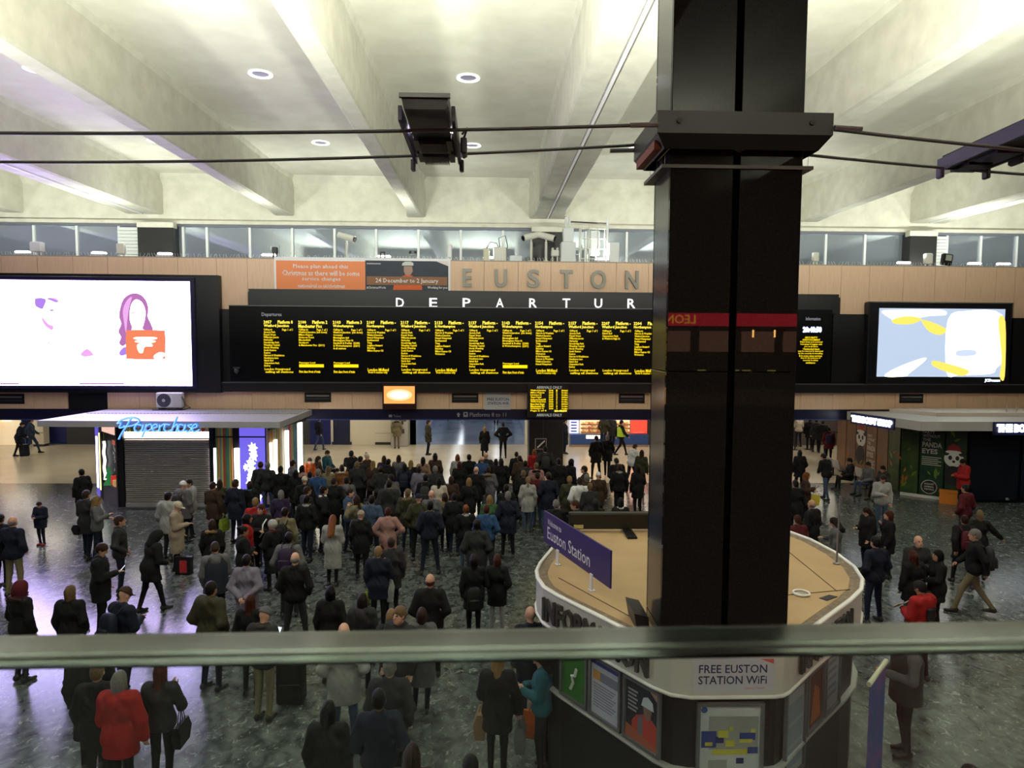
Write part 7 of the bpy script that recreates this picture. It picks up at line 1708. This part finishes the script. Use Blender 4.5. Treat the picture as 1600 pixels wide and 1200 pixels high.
P(917, 741, 1.72, 10, 'stand', 'c:brown', 'S:h_grey', 'black', 'grey-haired person in brown right of the white hoodie')
P(869, 781, 1.74, 0, 'stand', 'c:black', 'S:h_grey', 'black', 'dark figure with greying hair behind the welcome sign')
P(898, 782, 1.78, 70, 'talk', 'j:charcoal', 'S:h_auburn', 'black', 'bearded auburn-haired man facing left behind the roof screen', skin=.8)
P(765, 774, 1.66, 0, 'stand2', 'c:green', 'L:h_blond', 'black', 'wavy blond woman with green scarf in the crowd', scarf='green')
P(760, 789, 1.72, 0, 'pockets', 'j:blue', 'S:h_auburn', 'charcoal', 'auburn-haired man in blue jacket below the wavy blond woman')
P(794, 768, 1.78, 0, 'pockets', 'c:navy', 'S:h_grey', 'black', 'greying man in navy-black coat standing apart with legs clear')
P(791, 757, 1.70, 5, 'stand', 'c:black', 'S:h_dark', 'black', 'dark figure right behind the greying man in navy')
P(962, 716, 1.76, 15, 'slouch', 'p:black', 'S:h_dark', 'black', 'stooping figure in big black coat before the bakery')
P(968, 725, 1.76, -10, 'stand', 'j:black', 'S:h_brown', 'black', 'brown-haired person in black leather with white collar', scarf='pale_grey')
P(935, 738, 1.66, -5, 'stand', 'c:brown', 'K:white', 'black', 'person in white beanie and brown-black coat near the pillar')
P(997, 726, 1.74, 15, 'strap', 'c:black', 'B:h_dark', 'black', 'dark bob-haired person in black beside the pillar left face')
P(922, 755, 1.68, 0, 'stand', 'c:charcoal', 'S:h_fair', 'black', 'light brown-haired person below the white beanie')
P(931, 780, 1.66, 0, 'stand', 'c:black', 'L:h_dark', 'black', 'long dark hair just above the roof screen')
P(970, 778, 1.66, -10, 'stand', 'c:black', 'L:h_dark', 'black', 'long dark-haired person with white scarf above the roof screen', scarf='white')
# --- open floor, nearer rows
P(461, 863, 1.78, 0, 'wide', 'j:black', 'F:h_grey', 'charcoal', 'balding old man in black jacket with legs apart', skin=.8)
P(385, 867, 1.68, 0, 'behind', 'c:lilac', 'S:h_dark', 'charcoal', 'dark-haired woman in pale wool cardigan with hands behind back', skin=.7)
P(391, 929, 1.64, 0, 'stand', 'c:black', 'L:h_auburn', 'black', 'auburn long-haired woman in black left of the grey beanie')
o = P(417, 949, 1.72, -15, 'phone', 'j:charcoal', 'K:grey', 'khaki', 'person in grey beanie holding a glowing phone', scarf='olive'); phone(o, 1, 'glowing phone of the grey-beanie person', True)
case(456, 1100, 5, 'black', 'black upright suitcase behind the glass balustrade', .72, .42, .28)
P(516, 916, 1.66, 0, 'stand2', 'c:black', 'X:h_black', 'black', 'woman in black with very long black hair on open floor')
o = P(566, 927, 1.66, 0, 'stand', 'h:charcoal', 'L:h_dark', 'black', 'dark-haired woman in charcoal hooded top with a white tote'); tote(o, -1, 'cream', 'cream tote bag of the woman in charcoal', .26, .3, .1, off=(.02, 0, .25))
P(537, 974, 1.80, 5, 'pockets', 'c:pale_grey', 'F:h_grey', 'denim', 'balding man in pale grey coat and jeans behind the glass', skin=.9)
P(611, 952, 1.62, 0, 'stand', 'c:charcoal', 'B:h_blond', 'black', 'blond bob-haired woman before the glass top edge')
P(624, 948, 1.70, 150, 'stand', 'c:charcoal', 'S:h_fair', 'black', 'light brown-haired person facing the blond bob', skin=.9)
P(659, 950, 1.64, 0, 'stand2', 'l:grey', 'L:h_brown', 'navy', 'long brown-haired woman in grey coat behind the glass')
P(672, 897, 1.78, 0, 'pockets', 'c:black', 'F:h_auburn', 'black', 'balding reddish-haired man in black coat on open floor', skin=.7)
P(609, 1028, 1.76, 0, 'stand', 'c:charcoal', 'S:h_grey', 'black', 'grey-haired old man in charcoal seen through the glass')
P(513, 1095, 1.68, 0, 'stand', 'c:black', 'X:h_black', 'black', 'woman with very long black hair seen low through the glass')
P(592, 1077, 1.76, 5, 'pockets', 'j:navy', 'S:h_black', 'navy', 'black-haired man in navy jacket seen low through the glass', skin=.5)
P(644, 1162, 1.70, 0, 'stand', 'c:brown', 'L:h_brown', 'black', 'brown-haired head low at the bottom centre')
P(735, 1180, 1.72, 0, 'stand', 'c:black', 'S:h_black', 'black', 'black-haired head at the bottom edge left of the kiosk')
o = P(740, 866, 1.68, 5, 'strap', 'c:black', 'L:h_dark', 'black', 'dark long-haired woman in black with a low black rucksack'); backpack(o, 'black', 'black rucksack hanging low on the dark long-haired woman', -.25)
P(777, 866, 1.68, -10, 'pockets', 'c:black', 'B:h_auburn', 'pale_grey', 'auburn-haired woman in black with pale grey jeans')
P(829, 948, 1.78, 10, 'stand', 'c:navy', 'N:h_dark', 'navy', 'bald man in dark suit at the kiosk left corner', skin=.85)
o = P(778, 1016, 1.70, -5, 'bag', 'c:black', 'X:h_blond', 'black', 'woman in black with very long blond hair carrying paper bags'); tote(o, -1, 'tan', 'brown paper bag of the very long blond-haired woman', .3, .36, .06, d_=.1, off=(-.12, -.1, -.1)); tote(o, 1, 'grey', 'grey carrier bag of the very long blond-haired woman', .34, .38, .04, d_=.09)
o = P(837, 1016, 1.66, 75, 'phone2', 'j:teal', 'L:h_dark', 'black', 'dark-haired woman in teal jacket facing left by the kiosk', skin=.75); tote(o, 1, 'orange', 'orange carrier bag of the woman in teal', .3, .4, .12, off=(.1, -.15, -.2))
P(32, 908, 1.70, -25, 'stand', 'c:black', 'H:maroon', 'black', 'person in black coat with dark red hood at the left', fur='h_brown')
P(109, 915, 1.68, 0, 'stand2', 'c:black', 'X:h_fair', 'black', 'woman in black with very long light brown hair')
o = P(200, 918, 1.76, -25, 'phone2', 'j:navy', 'C:brown', 'navy', 'man in brown cap and navy jacket with backpack'); backpack(o, 'navy', 'navy backpack on the brown-capped man')
P(329, 909, 1.80, -20, 'pockets', 'p:olive', 'S:h_dark', 'navy', 'dark-haired man in dark olive parka near the glass', skin=.5)
P(141, 1000, 1.76, 20, 'stand', 'l:black', 'S:h_dark', 'black', 'figure in long black coat seen through the glass at the left')
P(152, 1036, 1.68, 10, 'stand', 'c:black', 'S:h_fair', 'black', 'light brown-haired person in black left of the red jacket')
P(187, 1048, 1.66, 0, 'bag', 'p:red', 'B:h_grey', 'black', 'grey-haired woman in red hooded jacket seen through the glass', scarf='charcoal')
o = P(251, 1035, 1.70, 0, 'strap', 'j:charcoal', 'L:h_auburn', 'black', 'dark red-haired woman in charcoal right of the red jacket'); tote(o, 1, 'black', 'black shoulder bag of the dark red-haired woman', .34, .3, .2, off=(.1, -.15, -.12))
# loose things on the floor
p = on_z(288, 897, 0); t = empty('shopping_bag', p, 'black shopping bag with red panel on the floor by the cream-capped man', 'bag'); Q = Matrix.Translation(p)
MB().rings([[(-.18, -.08, 0), (.18, -.08, 0), (.18, .08, 0), (-.18, .08, 0)], [(-.20, -.06, .44), (.20, -.06, .44), (.20, .06, .44), (-.20, .06, .44)]]).build('bag_body', BLACK, t, Q)
MB().box(-.07, .10, -.088, -.075, .06, .36).build('red_panel', mat('bag_red', (.35, .02, .025), .5), t, Q)
for y in (-.06, .06): MB().tube([(-.08, y, .43), (-.06, y, .56), (.06, y, .56), (.08, y, .43)], .008, 5).build('handle', BLACK, t, Q, True)
p = on_z(1481, 786, 0); t = empty('orange_crate', p, 'orange crate standing below the panda poster', 'crate'); Q = Matrix.Translation(p) @ Matrix.Rotation(-.6, 4, 'Z')
OC = mat('crate_orange', (.55, .18, .02), .5)
for s in (-1, 1): MB().box(-.26, .26, s*.20-.012, s*.20+.012, .0, .42).build('side', OC, t, Q); MB().box(s*.26-.012, s*.26+.012, -.2, .2, 0, .42).build('side', OC, t, Q)
MB().box(-.26, .26, -.2, .2, 0, .02).build('base', OC, t, Q); MB().cbox(-.28, .28, -.22, .22, .40, .45, .01).build('rim', OC, t, Q)
dup = [k for k, v in LAB.items() if len(v) > 1]
print('PEOPLE', PEOPLE_N[0], 'DUP', dup)
